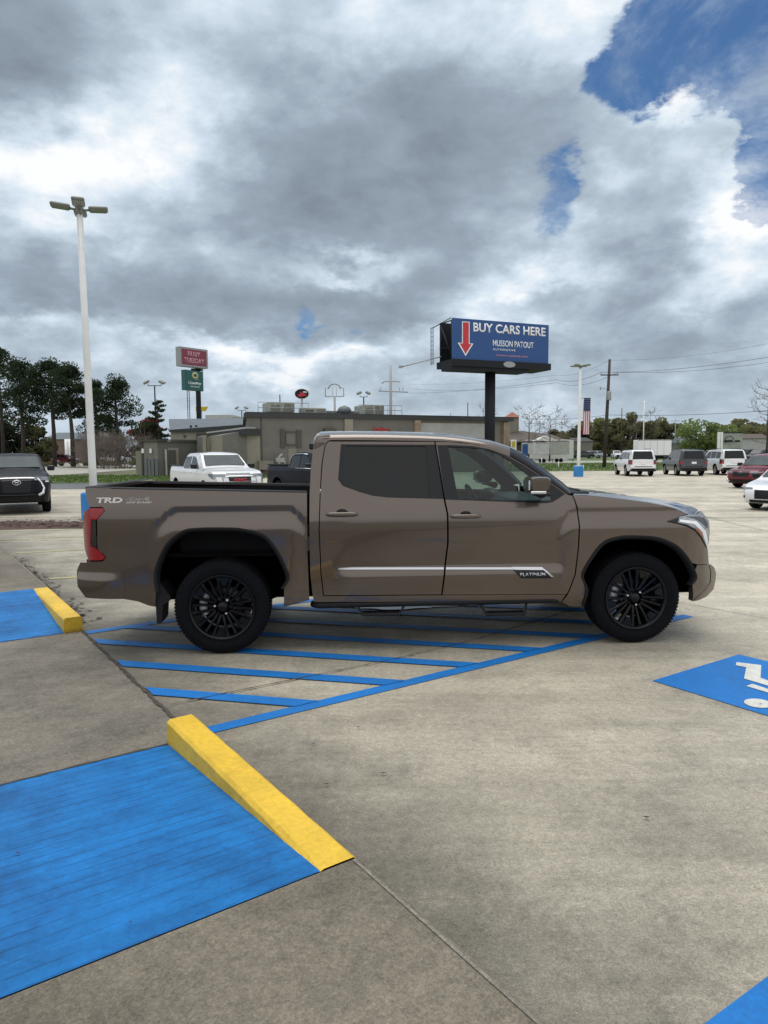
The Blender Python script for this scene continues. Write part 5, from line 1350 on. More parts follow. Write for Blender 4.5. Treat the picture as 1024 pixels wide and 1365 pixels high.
        mb = MB(); y0, y1 = sorted((s_ * (hw * .97), s_ * (hw + .20))); mb.box((mx - .05, y0, mz - .07), (mx + .12, y1, mz + .11), bev=.03); mb.build('mirror', M['trim_black'], t)
        if detail:
            for wi in S['wins'][-2:]:
                hx = wi[0][0] + .12; mb = MB(); y0, y1 = sorted((s_ * (Wraw(hx, belt - .1) + .005), s_ * (Wraw(hx, belt - .1) + .035))); mb.box((hx, y0, belt - .12), (hx + .2, y1, belt - .09), bev=.008); mb.build('door_handle', P, t)
    xs_front = float(np.interp(zl - .1, [p[1] for p in top[::-1][:7]], [p[0] for p in top[::-1][:7]]))
    def front_panel(nm, z0, z1, frac, mat, off, nz=4):
        mb = MB(); rows = []
        for i in range(nz + 1):
            z = z0 + (z1 - z0) * i / nz; x = float(np.interp(z, [p[1] for p in top[::-1][:7]], [p[0] for p in top[::-1][:7]])); w = W(x, z)
            rows.append([(x + .10 * (1 - (y / w) ** 2) + off, y, z) for y in np.linspace(-w * frac, w * frac, 9)])
        mb.loft(rows, True); return mb.build(nm, M[mat], t)
    if kind in ('pickup', 'suv'):
        front_panel('grille', zl - .40, zl + .10, .50, 'trim_black', .012); front_panel('front_bumper', .40, .58, .90, 'black_plastic', .014)
    elif kind == 'crossover':
        front_panel('grille', zl - .22, zl + .04, .60, 'trim_black', .012); front_panel('front_bumper', .26, .46, .90, 'black_plastic', .014)
    else:
        front_panel('grille', zl - .32, zl - .04, .54, 'trim_black', .012); front_panel('front_bumper', .22, .34, .80, 'black_plastic', .014)
    # rear: bumper step, plate, lower valance
    mb = MB(); rows = []
    for z in (S['bot'] - .02, S['bot'] + .17):
        x = float(np.interp(z, [p[1] for p in top[:4]], [p[0] for p in top[:4]])); w = W(x, z); rows.append([(x - .04 * (1 - (y / w) ** 2) - .014, y, z) for y in np.linspace(w * .95, -w * .95, 9)])
    mb.loft(rows, True); mb.build('rear_bumper', M['black_plastic'] if kind != 'pickup' else M['chrome'], t)
    zp = {'suv': .98, 'crossover': .85, 'sedan': .78, 'pickup': .70}[kind]; xp = float(np.interp(zp, [p[1] for p in top[1:7]], [p[0] for p in top[1:7]]))
    mb = MB(); mb.box((xp - .065, -.17, zp - .08), (xp - .045, .17, zp + .08)); mb.build('licence_plate', M['sign_white'], t)
    if extras: extras(t, S, W)
    return t
def place(px, py, d): p = at(px, py, d); return (p.x, d, gz(d))
def oval(mb, c, rx, rz_, rad, n=24, nx=Vector((0, 1, 0)), up=Vector((0, 0, 1))):
    c = Vector(c); mb.tube([c + nx * rx * math.cos(2 * PI * k / n) + up * rz_ * math.sin(2 * PI * k / n) for k in range(n + 1)], rad, 6, cap=False)
def fx_front(S, W, y, z):
    top = S['top']; x = float(np.interp(z, [p[1] for p in top[::-1][:7]], [p[0] for p in top[::-1][:7]])); return x + .10 * (1 - (y / W(x, z)) ** 2)
def ext_left(t, S, W):      # dark pickup, front view: big dark grille with a bright surround
    mb = MB(); pts = []
    for y, z in [(-.60, .60), (-.74, .68), (-.78, .84), (-.70, 1.02), (-.60, 1.14)] + [(.60, 1.14), (.70, 1.02), (.78, .84), (.74, .68), (.60, .60)]: pts.append((fx_front(S, W, y, z) + .02, y, z))
    pts.insert(5, (fx_front(S, W, 0, 1.15) + .02, 0, 1.15)); pts.insert(5, (fx_front(S, W, -.3, 1.15) + .02, -.3, 1.15)); pts.insert(7, (fx_front(S, W, .3, 1.15) + .02, .3, 1.15))
    mb.tube(pts, [.05, .05, .035, .03, .03] + [.03] * 3 + [.03, .03, .035, .05, .05], 8); mb.build('grille_surround', M['chrome'], t)
    mb = MB()
    for k in range(10):
        z = .66 + .045 * k; mb.tube([(fx_front(S, W, y, z) + .018, y, z) for y in np.linspace(-.60, .60, 7)], .009, 6)
    mb.build('grille_bars', M['black_plastic'], t)
    mb = MB(); c = (fx_front(S, W, 0, 1.02) + .035, 0, 1.02); oval(mb, c, .115, .075, .012); oval(mb, c, .038, .070, .009); oval(mb, (c[0], 0, c[2] + .03), .075, .03, .009); mb.build('emblem', M['chrome'], t)
    mb = MB(); mb.tube([(fx_front(S, W, y, .62) + .03, y, .62) for y in np.linspace(-.62, .62, 7)], .02, 8); mb.build('bumper_bar', M['trim_black'], t)
    for s_ in (-1, 1):
        mb = MB(); y0, y1 = sorted((s_ * .70, s_ * .93)); mb.box((2.60, y0, 1.015), (2.68 + .10, y1, 1.05), bev=.01); mb.build('running_light', M['white_gloss'], t)
def ext_sierra(t, S, W):
    mb = MB(); pts = [(fx_front(S, W, y, z) + .03, y, z) for y, z in [(-.52, .68), (-.60, .74), (-.60, 1.12), (-.52, 1.16), (0, 1.17), (.52, 1.16), (.60, 1.12), (.60, .74), (.52, .68), (0, .67), (-.52, .68)]]
    mb.tube(pts, .022, 8); mb.build('grille_surround', M['rim_silver'], t)
    mb = MB()
    for z in (.76, .84, .92, 1.08): mb.tube([(fx_front(S, W, y, z) + .02, y, z) for y in np.linspace(-.55, .55, 7)], .009, 6)
    mb.build('grille_bars', M['rim_silver'], t)
    text('grille_lettering', 'GMC', M['sign_red'], (fx_front(S, W, 0, 1.0) + .035, -.24, .93), (0, 1, 0), (0, 0, 1), width=.48, height=.10, bold=.03, extrude=.01, parent=t)
    for s_ in (-1, 1):
        mb = MB(); y0, y1 = sorted((s_ * .66, s_ * .92)); mb.box((2.66, y0, .60), (2.90, y1, .72), bev=.03); mb.build('fog_lamp', M['chrome'], t)
    mb = MB(); mb.box((2.62, -.88, .40), (2.95, .88, .58), bev=.05); mb.build('bumper', M['white_paint'], t)
def ext_navy(t, S, W):
    mb = MB()
    for s_ in (-1, 1): mb.tube([(x, s_ * (W(x, z) + .02), z) for x, z in ((-.86, 1.36), (-.80, 1.76), (-.60, 1.85), (0, 1.87), (.5, 1.84))], .016, 6); mb.tube([(x, s_ * (W(x, 1.33) + .02), 1.33) for x in (-.86, 0, 1.2)], .012, 6)
    mb.build('window_moulding', M['chrome'], t)
def ext_plate(t, S, W):
    mb = MB(); mb.tube([(S['top'][2][0] - .06, y, .74) for y in (-.62, 0, .62)], .02, 6); mb.build('bumper_slot', M['trim_black'], t)
    mb = MB(); mb.box((-2.78, -.93, .38), (-2.62, .93, .50), bev=.02); mb.build('tow_valance', M['black_plastic'], t)
    for s_ in (-1, 1): mb = MB(); mb.tube([(-1.9, s_ * .72, 2.0), (-1.7, s_ * .73, 2.03), (-.3, s_ * .73, 2.03), (-.1, s_ * .72, 1.99)], .018, 6); mb.build('roof_rail', M['black_plastic'], t)
def ext_crv(t, S, W):
    for s_ in (-1, 1):
        mb = MB(); y0, y1 = sorted((s_ * .58, s_ * .80)); xx = fx_front(S, W, .7, .42); mb.box((xx - .10, y0, .34), (xx + .0, y1, .46), bev=.02); mb.build('fog_surround', M['satin_chrome'], t)
    mb = MB(); c = (fx_front(S, W, 0, .80) + .03, 0, .80); oval(mb, c, .05, .045, .008); mb.build('emblem', M['chrome'], t)
    mb = MB()
    for k in range(5): z = .68 + k * .045; mb.tube([(fx_front(S, W, y, z) + .018, y, z) for y in np.linspace(-.42, .42, 7)], .008, 5)
    mb.build('grille_bars', M['black_plastic'], t)
def ext_sedan(t, S, W):
    mb = MB()
    for k in range(6): z = .42 + k * .045; mb.tube([(fx_front(S, W, y, z) + .018, y, z) for y in np.linspace(-.36, .36, 7)], .007, 5)
    mb.build('grille_bars', M['black_plastic'], t)
    for s_ in (-1, 1):
        mb = MB(); y0, y1 = sorted((s_ * .56, s_ * .76)); xx = fx_front(S, W, .74, .44); mb.box((xx - .12, y0, .37), (xx + .0, y1, .49), bev=.03); mb.build('air_intake', M['trim_black'], t)

# left: dark pickup facing the camera
d0 = 22.0; c = at(22, 640, d0); hd = R(-61.5)
vehicle('pickup', 'black_blue_paint', 'dark pickup with bright grille surround facing the camera behind the mulch bed', 'pickup', (c.x - 2.95 * math.cos(hd), d0 - 2.95 * math.sin(hd), gz(22)), hd, glassm='car_glass_pale', rim='rim_black', extras=ext_left)
d0 = 24.3; c = at(321, 640, d0); hd = R(-59)
vehicle('pickup', 'white_paint', 'white crew-cab pickup with chrome grille parked beyond the truck bed', 'pickup', (c.x - 2.95 * math.cos(hd), d0 - 2.95 * math.sin(hd), gz(24)), hd, glassm='car_glass_pale', extras=ext_sierra, name='white_pickup')
hd = R(-57); c = at(354, 640, 28.6); tail = Vector((c.x, 28.6)) + Vector((math.cos(hd + PI / 2), math.sin(hd + PI / 2))) * 1.0
vehicle('pickup', 'navy_paint', 'dark navy pickup with chrome window trim half hidden by the truck cab', 'pickup', (tail.x + 3.0 * math.cos(hd), tail.y + 3.0 * math.sin(hd), gz(28)), hd, extras=ext_navy, name='navy_pickup')
# right: two rows of parked cars
def rear_car(kind, paint, label, px, d, hdeg, **k):
    c = at(px, 620, d); h = R(hdeg); return vehicle(kind, paint, label, 'suv', (c.x + 2.7 * math.cos(h), d + 2.7 * math.sin(h), gz(d)), h, glassm='car_glass', **k)
rear_car('suv', 'white_paint', 'white suv seen from behind, just right of the wooden utility pole', 857.5, 51.5, 84.5, extras=ext_plate)
rear_car('suv', 'dark_grey_paint', 'dark grey suv seen from behind between two white suvs', 925.5, 51.5, 83, extras=ext_plate)
rear_car('suv', 'white_paint', 'white suv seen from behind, partly hidden by the dark red crossover', 979.5, 52.5, 85.5, extras=ext_plate)
d0 = 34.5; c = at(989, 630, d0); hd = R(-150)
vehicle('crossover', 'red_paint', 'dark red crossover with black grille near the right edge', 'crossover', (c.x - 2.3 * math.cos(hd), d0 - 2.3 * math.sin(hd), gz(34)), hd, glassm='car_glass_pale', rim='rim_black', extras=ext_crv)
d0 = 21.6; c = at(1024, 660, d0); hd = R(-142)
vehicle('sedan', 'white_paint', 'white car cut off by the right edge of the photo', 'car', (c.x - 2.4 * math.cos(hd), d0 - 2.4 * math.sin(hd), gz(21)), hd, glassm='car_glass_pale', extras=ext_sedan, name='parked_car')
# distant parked cars beyond the road
far = [('pickup', 'dark_grey_paint', 777, 175, 8, 'grey pickup parked beyond the road, left of the utility pole'), ('suv', 'silver_paint', 798, 178, -70, 'silver suv parked far off beside the utility pole'),
       ('suv', 'white_paint', 822, 172, -100, 'white suv parked far off, right of the utility pole'), ('crossover', 'silver_paint', 757, 190, 5, 'silver crossover parked far off by the grey trailers'),
       ('sedan', 'maroon_paint', 838, 215, 20, 'maroon car far off behind the white suv'), ('pickup', 'white_paint', 787, 205, 0, 'small white pickup far off behind the flag pole'),
       ('suv', 'dark_grey_paint', 902, 150, -80, 'dark suv far off behind the dark grey suv'), ('crossover', 'white_paint', 921, 160, -85, 'white crossover far off beneath the spreading oak'),
       ('sedan', 'red_paint', 935, 150, 10, 'small red car far off beneath the spreading oak'), ('pickup', 'silver_paint', 949, 155, -60, 'silver pickup far off left of the white sign board'),
       ('suv', 'navy_paint', 998, 120, -160, 'navy suv far off right of the white sign board'), ('suv', 'dark_grey_paint', 1012, 105, -150, 'charcoal suv far off at the right edge'),
       ('crossover', 'navy_paint', 878, 140, 170, 'navy crossover far off in front of the white box trailer'), ('pickup', 'navy_paint', 845, 125, 100, 'dark pickup cab showing above the white suv'),
       ('crossover', 'maroon_paint', 885, 185, 15, 'maroon crossover far off right of the white box trailer'), ('suv', 'white_paint', 1003, 165, -120, 'white suv far off behind the navy suv')]
for kd, pt, px, d, hdg, lb in far:
    c = at(px, 600, d); vehicle(kd, pt, lb, {'suv': 'suv', 'pickup': 'pickup', 'sedan': 'car', 'crossover': 'crossover'}[kd], (c.x, d, gz(d) + .01), R(hdg), detail=0, group='cars parked far off beyond the verge', name='distant_' + {'sedan': 'car'}.get(kd, kd))
# two vehicles under the pines on the left
for kd, pt, px, d, hdg, lb in (('pickup', 'silver_paint', 152, 128, 10, 'pale pickup parked under the pines behind the light pole'), ('sedan', 'maroon_paint', 60, 130, 5, 'dark car parked in front of the brick house'), ('crossover', 'silver_paint', 40, 132, 15, 'silver crossover parked beneath the tall pines'), ('suv', 'maroon_paint', 86, 135, 0, 'dark red suv parked by the white columns')):
    c = at(px, 600, d); vehicle(kd, pt, lb, {'suv': 'suv', 'pickup': 'pickup', 'sedan': 'car', 'crossover': 'crossover'}[kd], (c.x, d, gz(d) + .01), R(hdg), detail=0, group='cars parked under the pines', name='distant_' + {'sedan': 'car'}.get(kd, kd))

# ================================================================== POLES, SIGNS, WIRES
def zat(px, py, d): return at(px, py, d).z
def light_pole(name, label, px, d, ytop, group, r0=.16, r1=.10, lean=0.0, lamps=4, rot=0.0):
    c = at(px, 640, d); g0 = gz(d); ytop += 9; t = thing(name, label, 'light pole', (c.x, d, g0), rot, group); top = zat(px, ytop, d) - g0
    mb = MB(); ln = lean
    mb.tube([(ln * u * top, 0, .75 + (top - .75) * u) for u in (0, .1, .5, 1)], [r0, r0 * .97, (r0 + r1) / 2, r1], 16); mb.build('pole', M['pole_white'], t)
    mb = MB(); mb.lathe([(0, .86), (.30, .86), (.35, .82), (.36, .78)], Matrix.Rotation(PI / 2, 4, 'X'), 28); 
    mb = MB(); rows = [[(rr * math.cos(2 * PI * k / 28), rr * math.sin(2 * PI * k / 28), z) for k in range(28)] for rr, z in ((.36, -.02), (.36, .74), (.33, .78), (.22, .79), (.0, .79))]; mb.loft(rows, True, True); b_ = mb.build('pedestal', M['pedestal_blue'], t, recalc=True); bevel(b_, .01, 2)
    mb = MB(); mb.box((-.2, -.2, .79), (.2, .2, .83), bev=.01); mb.build('base_plate', M['pole_white'], t)
    for k in range(lamps):
        a = R(20) + k * PI / 2; f = MB(); m4 = T3((ln * top, 0, top + .04), a)
        f.tube([m4 @ Vector((.05, 0, -.02)), m4 @ Vector((.30, 0, .02))], .035, 8)
        f.box((.24, -.17, -.03), (.76, .17, .065), M4=m4 @ Matrix.Rotation(R(-4), 4, 'Y'), bev=.03); fx = f.build('lamp_head', M['fixture_grey'], t)
        g = MB(); g.box((.28, -.145, -.042), (.72, .145, -.028), M4=m4 @ Matrix.Rotation(R(-4), 4, 'Y')); g.build('lens', M['fixture_lens'], fx)
    mb = MB(); mb.box((ln * top - .10, -.10, top - .12), (ln * top + .10, .10, top + .12), bev=.03); mb.build('hub', M['fixture_grey'], t)
    return t
light_pole('light_pole', 'tall white light pole with four lamp heads behind the pickup tailgate', 124.2, 20.5, 272, 'white light poles with blue bases', lean=-.0075, r0=.108, r1=.085)
lp2 = light_pole('light_pole', 'white light pole with blue base beside the hanging flag banner', 771, 52, 480, 'white light poles with blue bases', lean=.003, r0=.13, r1=.085, lamps=4, rot=.5)
# flag banner
d = 52.0; x0 = at(778.2, 550, d).x; x1 = at(787.4, 550, d).x; zt = zat(782, 531, d); zb_ = zat(782, 579, d)
fl = thing('flag_banner', 'vertical american flag banner hanging beside the white light pole', 'flag', (at(774, 550, d).x, d, zb_))
def rel(o, x, y, z): return (x - o.location.x, y - o.location.y, z - o.location.z)
def wavy(x0_, x1_, z0_, z1_, off=0.0):
    mb = MB(); rows = []
    nz = 12
    for i in range(nz + 1):
        z = z0_ + (z1_ - z0_) * i / nz; sk = -.035 * (zt - z) / (zt - zb_) * 1.5
        rows.append([rel(fl, x0_ + (x1_ - x0_) * k / 4 + sk, d - .04 * math.sin(3.2 * z + 9 * (x0_ + (x1_ - x0_) * k / 4)) + off, z) for k in range(5)])
    mb.loft(rows, True); return mb
zs = zt - (zt - zb_) * .36; cw_ = (x1 - x0) / 7
wavy(x0, x1, zs, zt).build('canton', M['flag_blue'], fl)
for k in range(7): wavy(x0 + k * cw_, x0 + (k + 1) * cw_, zb_, zs).build('stripe', M['flag_red' if k % 2 == 0 else 'flag_white'], fl)
mb = MB()
for i in range(5):
    for j in range(6):
        cx_, cz_ = x0 + (x1 - x0) * (i + .5) / 5, zs + (zt - zs) * (j + .5) / 6; P = []
        for q in range(10):
            r_ = .026 if q % 2 == 0 else .011; a = PI / 2 + q * PI / 5; P.append(rel(fl, cx_ + r_ * math.cos(a) - .02, d - .06, cz_ + r_ * math.sin(a)))
        mb.add(P, [tuple(range(10))])
mb.build('stars', M['flag_white'], fl)
mb = MB()
for z in (zt + .02, zb_ - .02): mb.tube([rel(fl, at(772.5, 550, d).x, d, z), rel(fl, x1 + .03, d, z)], .02, 6)
mb.build('banner_arm', M['dark_steel'], fl)

# wooden utility pole with wires
d = 80.0; cb = at(805.5, 625, d); ct = at(813, 479, d)
up = thing('utility_pole', 'dark wooden utility pole with crossarm and transformer', 'utility pole', (cb.x, d, gz(d)))
tx = ct.x - cb.x; tz = ct.z - gz(d)
mb = MB(); mb.tube([(0, 0, 0), (tx * .5, 0, tz * .5), (tx, 0, tz)], [.22, .19, .14], 12); mb.build('pole', M['wood_pole'], up)
ca = at(814.5, 500, d); mb = MB(); zc_ = ca.z - gz(d); xc = tx * zc_ / tz
mb.box((xc - 1.0, -.22, zc_ - .06), (xc + 1.0, -.12, zc_ + .06), bev=.01); mb.build('crossarm', M['wood_pole'], up)
for sx in (-.95, .95):
    mb = MB(); mb.tube([(xc + sx, -.17, zc_ + .05), (xc + sx, -.17, zc_ + .30)], [.04, .055], 8); mb.build('insulator', M['galv_steel'], up)
tf = at(809, 528, d); mb = MB(); zz_ = tf.z - gz(d); xq = tx * zz_ / tz; rows = [[(xq + rr * math.cos(2 * PI * k / 16), -.42 + rr * math.sin(2 * PI * k / 16), zz_ + z) for k in range(16)] for rr, z in ((0, -.5), (.24, -.5), (.25, -.44), (.25, .42), (.22, .5), (0, .52))]
mb.loft(rows, True, True); mb.build('transformer', M['galv_steel'], up)
mb = MB(); mb.tube([(xq - .3, -.3, zz_ + .75), (xq - .9, -.3, zz_ + .95)], .03, 6); mb.box((xq - 1.02, -.36, zz_ + .7), (xq - .86, -.24, zz_ + 1.0), bev=.02); mb.build('fuse_arm', M['galv_steel'], up)
def wire(name, label, pts, rad=.022, group='overhead wires', sag=.0):
    mb = MB(); P = []
    for i in range(len(pts) - 1):
        a, b = Vector(pts[i]), Vector(pts[i + 1])
        for k in range(14): u = k / 14; p = a.lerp(b, u); p.z -= sag * 4 * u * (1 - u); P.append(p)
    P.append(Vector(pts[-1])); mb.tube(P, rad * .65, 5); return tag(mb.build(name, M['dark_steel']), label, 'wire', group)
wz = zc_ + gz(d) + .3
wire('overhead_wire', 'upper power line running from the crossarm to the top right', [(cb.x + xc - .95, d - .17, wz), at(1080, 466, 62)], .026, sag=.5)
wire('overhead_wire', 'second power line just under the upper one, right of the pole', [(cb.x + xc + .95, d - .17, wz), at(1080, 474, 62)], .022, sag=.5)
wire('overhead_wire', 'power line running left from the crossarm past the billboard', [(cb.x + xc - .95, d - .17, wz), at(742, 506, 120), at(545, 524, 190)], .035, sag=.6)
wire('overhead_wire', 'lower power line running left from the crossarm', [(cb.x + xc + .95, d - .17, wz), at(742, 510, 120), at(545, 518, 190)], .03, sag=.9)
wire('overhead_wire', 'low communication cable crossing behind the flag banner', [at(700, 557, 105), (cb.x + .3, d, zat(808, 553, d)), at(1080, 542, 70)], .032, sag=.35)
wire('overhead_wire', 'faint high power line on the right of the photo', [(ct.x, d, ct.z - .1), at(1080, 446, 66)], .014, sag=.6)
wire('overhead_wire', 'thin high line left of the wooden pole above the banner', [(ct.x, d, ct.z - .1), at(742, 500, 120), at(545, 512, 190)], .02, sag=.6)
# smaller distant poles
def slim_pole(label, px, y0, y1, d, r=.12, arm=True, mat='wood_pole', name='distant_pole', group='slim poles far off'):
    c = at(px, y0, d); t = thing(name, label, 'pole', (c.x, d, gz(d)), 0, group); z1 = zat(px, y1, d) - gz(d)
    mb = MB(); mb.tube([(0, 0, 0), (0, 0, z1)], [r, r * .65], 8); mb.build('pole', M[mat], t)
    if arm: mb = MB(); mb.box((-.9, -.06, z1 - .7), (.9, .06, z1 - .58)); mb.build('crossarm', M[mat], t)
slim_pole('slim distant pole rising above the white suv', 857.5, 600, 534, 150, .15, mat='pole_white')
slim_pole('short dark distant pole right of the wooden utility pole', 828, 600, 544, 190, .16, False)
slim_pole('pale thin distant pole left of the spreading oak', 899.5, 600, 557, 150, .10, True, 'galv_steel')
slim_pole('thin dark pole behind the low building, left of the billboard post', 623.5, 600, 537, 130, .12, False)
slim_pole('faint short pole behind the low building roof', 601, 600, 550, 150, .08, False)
slim_pole('thin dark pole at the left of the rooftop units', 374.5, 600, 526, 120, .14, False)
slim_pole('thin crossarm pole between the two bare trees', 719.5, 600, 561, 150, .08)

# double-headed car-park lights
def twin_light(label, px, ybase, ytop, d, w=.9, up_=.45):
    c = at(px, ybase, d); t = thing('floodlight_pole', label, 'floodlight', (c.x, d, gz(d)), 0, 'twin floodlight poles'); z1 = zat(px, ytop, d) - gz(d)
    mb = MB(); mb.tube([(0, 0, 0), (0, 0, z1)], [.13, .09], 8); mb.build('pole', M['dark_steel'], t)
    mb = MB(); mb.tube([(-w, 0, z1), (w, 0, z1)], .05, 6); mb.build('crossbar', M['dark_steel'], t)
    for s_ in (-1, 1): mb = MB(); mb.tube([(s_ * w, 0, z1), (s_ * w, 0, z1 + up_ * .5)], .05, 6); mb.box((-.42, -.3, -.14), (.42, .3, .14), M4=Matrix.Translation((s_ * (w + .15), -.1, z1 + up_)) @ Matrix.Rotation(s_ * R(24), 4, 'Y') @ Matrix.Rotation(R(25), 4, 'X'), bev=.07); mb.build('lamp_head', M['fixture_grey'], t)
twin_light('twin floodlight pole rising behind the red-topped tree', 209, 600, 514, 95)
twin_light('small twin floodlight pole behind the metal roof', 323.5, 600, 547, 140, .8, .5)
twin_light('twin floodlight pole behind the flat roof, right of the arched frame', 485.5, 600, 529, 110, .55, .6)

# billboard
bL, bR = at(603.5, 450, 60.5), at(731.5, 450, 64.3); bw2 = (bR - bL).to_2d().length; ux = ((bR - bL).to_2d() / bw2); ux3 = Vector((ux.x, ux.y, 0)); nb = Vector((ux.y, -ux.x, 0))
zT = zat(603.5, 423.5, 60.5); zB = zat(603.5, 478, 60.5)
bc = bL + ux3 * (bw2 * .5); bb = thing('billboard', 'tall blue billboard with a red arrow on a thick dark post', 'billboard', (bc.x, bc.y, gz(60)))
def bl(u, v, w): p = bL + ux3 * u + nb * w; return Vector((p.x - bc.x, p.y - bc.y, v - gz(60)))
def bbox(mb, u0, u1, v0, v1, w0, w1):
    vs = [bl(u, v, w) for u, v, w in ((u0, v0, w0), (u1, v0, w0), (u1, v0, w1), (u0, v0, w1), (u0, v1, w0), (u1, v1, w0), (u1, v1, w1), (u0, v1, w1))]
    mb.add(vs, [(0, 3, 2, 1), (4, 5, 6, 7), (0, 1, 5, 4), (1, 2, 6, 5), (2, 3, 7, 6), (3, 0, 4, 7)])
mb = MB(); bbox(mb, 0, bw2, zB + .0, zT, -.15, .0); mb.build('face', M['billboard_blue'], bb)
# the second face opens away from the first, as a V
bk0 = bL + Vector((0, 0, 0)); ang = R(0)
mb = MB(); bbox(mb, .1, bw2 - .1, zB, zT, -2.6, -2.45); mb.build('back_face', M['dark_steel'], bb)
mb = MB()
for u in (0.05, bw2 * .25, bw2 * .5, bw2 * .75, bw2 - .05):
    for w in (-.3, -2.3): mb.tube([bl(u, zB - .6, w), bl(u, zT - .1, w)], .07, 6)
    mb.tube([bl(u, zB + .3, -.3), bl(u, zT - .3, -2.3)], .05, 6); mb.tube([bl(u, zT - .15, -.3), bl(u, zT - .15, -2.3)], .05, 6)
for w in (-.35, -2.3): mb.tube([bl(0, zB + 1.2, w), bl(bw2, zB + 1.2, w)], .06, 6)
# end ladder
for w in (-2.9, -3.3): mb.tube([bl(-.4, zB - .2, w), bl(-.4, zT - .3, w)], .035, 5)
for k in range(9): z = zB + (zT - zB) * k / 9; mb.tube([bl(-.4, z, -2.9), bl(-.4, z, -3.3)], .02, 5)
mb.tube([bl(-.4, zT - .4, -3.0), bl(0, zT + .05, -.3)], .04, 5)
mb.build('steel_frame', M['dark_steel'], bb)
mb = MB(); bbox(mb, -.15, bw2 + .1, zB - .62, zB - .04, -2.7, .28); bbox(mb, -.15, bw2 * .78, zB - .92, zB - .62, -1.8, .1); mb.build('walkway_apron', M['dark_steel'], bb)
mb = MB(); pu = (at(660, 540, 63.4).x - bL.x) / ux.x; ppos = bL + ux3 * pu - nb * 1.2
mb.tube([bl(pu, gz(60), -1.2), bl(pu, zB - .85, -1.2)], .47, 24); mb.build('post', M['dark_steel'], bb)
mb = MB(); mb.tube([bl(-.3, zB + .35, -1.5), bl(-3.6, zB - .55, -2.4)], .05, 6); q = bl(-3.7, zB - .57, -2.4); mb.box((q.x - .25, q.y - .15, q.z - .1), (q.x + .1, q.y + .15, q.z + .1)); mb.build('lamp_arm', M['galv_steel'], bb)
hB = zT - zB
def btext(s, u0, u1, v0, v1, mat, bold=.03, **k):
    a = bl(u0 * bw2, zB + v0 * hB, .004); text('lettering', s, M[mat], a, ux3, (0, 0, 1), width=(u1 - u0) * bw2, height=(v1 - v0) * hB, bold=bold, extrude=.012, parent=bb, **k)
btext('BUY CARS HERE', .205, .965, .70, .925, 'sign_white', .022)
btext('MUSSON PATOUT', .405, .835, .37, .525, 'sign_white', .008)
btext('AUTOMOTIVE', .405, .64, .265, .315, 'sign_white', .0, spacing=1.2)
btext('musson-patout.com', .44, .775, .11, .165, 'sign_pink', .01)
def bpoly(nm, pts, mat, o): mb = MB(); n = len(pts); mb.add([bl(u * bw2, zB + v * hB, o) for u, v in pts] , [tuple(range(n))]); mb.build(nm, M[mat], bb)
bpoly('arrow_border', [(.092, .40), (.092, .93), (.167, .93), (.167, .40), (.205, .40), (.128, .08), (.05, .40)], 'sign_white', .012)
bpoly('arrow', [(.100, .385), (.100, .912), (.159, .912), (.159, .385), (.188, .385), (.128, .135), (.068, .385)], 'sign_red', .024)
q = bl(bw2 * .56, zB - .30, .30); mb = MB(); n = 16; mb.add([q + ux3 * (.62 * math.cos(2 * PI * k / n)) + Vector((0, 0, .26 * math.sin(2 * PI * k / n))) for k in range(n)], [tuple(range(n))]); mb.build('maker_plate', M['galv_steel'], bb)

# restaurant pylon sign + hotel sign
def panel_sign(root, pxl, yt, pxr, yb, dl, dr, depth, frame, face, fr=.2):
    a, b = at(pxl, (yt + yb) / 2, dl), at(pxr, (yt + yb) / 2, dr); L = (b - a).to_2d().length; u = Vector(((b.x - a.x) / L, (b.y - a.y) / L, 0)); n = Vector((u.y, -u.x, 0)); z1 = zat(pxl, yt, dl); z0 = zat(pxl, yb, dl)
    o = Vector(root.location)
    def P(s, v, w): p = a + u * (s * L) + n * w; return Vector((p.x, p.y, z0 + (z1 - z0) * v)) - o
    def bx(s0, s1, v0, v1, w0, w1):
        m_ = MB(); vs = [P(*q) for q in ((s0, v0, w0), (s1, v0, w0), (s1, v0, w1), (s0, v0, w1), (s0, v1, w0), (s1, v1, w0), (s1, v1, w1), (s0, v1, w1))]; m_.add(vs, [(0, 3, 2, 1), (4, 5, 6, 7), (0, 1, 5, 4), (1, 2, 6, 5), (2, 3, 7, 6), (3, 0, 4, 7)]); return m_
    bx(0, 1, 0, 1, -depth, 0).build('sign_box', M[frame], root)
    e = fr; bx(e / L, 1 - e / L, e / (z1 - z0), 1 - e / (z1 - z0), -.01, .03).build('sign_face', M[face], root)
    def tx(s, s0, s1, v0, v1, mat, bold=.02, nm='lettering'): text(nm, s, M[mat], P(s0, v0, .034), u, (0, 0, 1), width=(s1 - s0) * L, height=(v1 - v0) * (z1 - z0), bold=bold, extrude=.04, parent=root)
    return tx, P, L, z1 - z0
c = at(259, 560, 100)
rs = thing('pylon_sign', 'maroon restaurant sign in a grey frame, upper panel of the tall black pylon', 'sign', (c.x, 100, zat(259, 491, 100)))
tx, P, L, hh = panel_sign(rs, 240, 461.5, 277, 487.5, 98, 101.6, 1.0, 'galv_steel', 'maroon_face', .26)
tx('RUBY', .27, .72, .55, .80, 'sign_pink', .03); tx('TUESDAY', .14, .86, .20, .46, 'sign_pink', .03)
ps = thing('hotel_sign', 'dark green hotel sign with a large Q on a black post', 'sign', (c.x, 100, gz(100)))
tx, P, L, hh = panel_sign(ps, 247, 492.5, 271, 519.5, 98.5, 101.2, .8, 'quality_green', 'quality_green', .05)
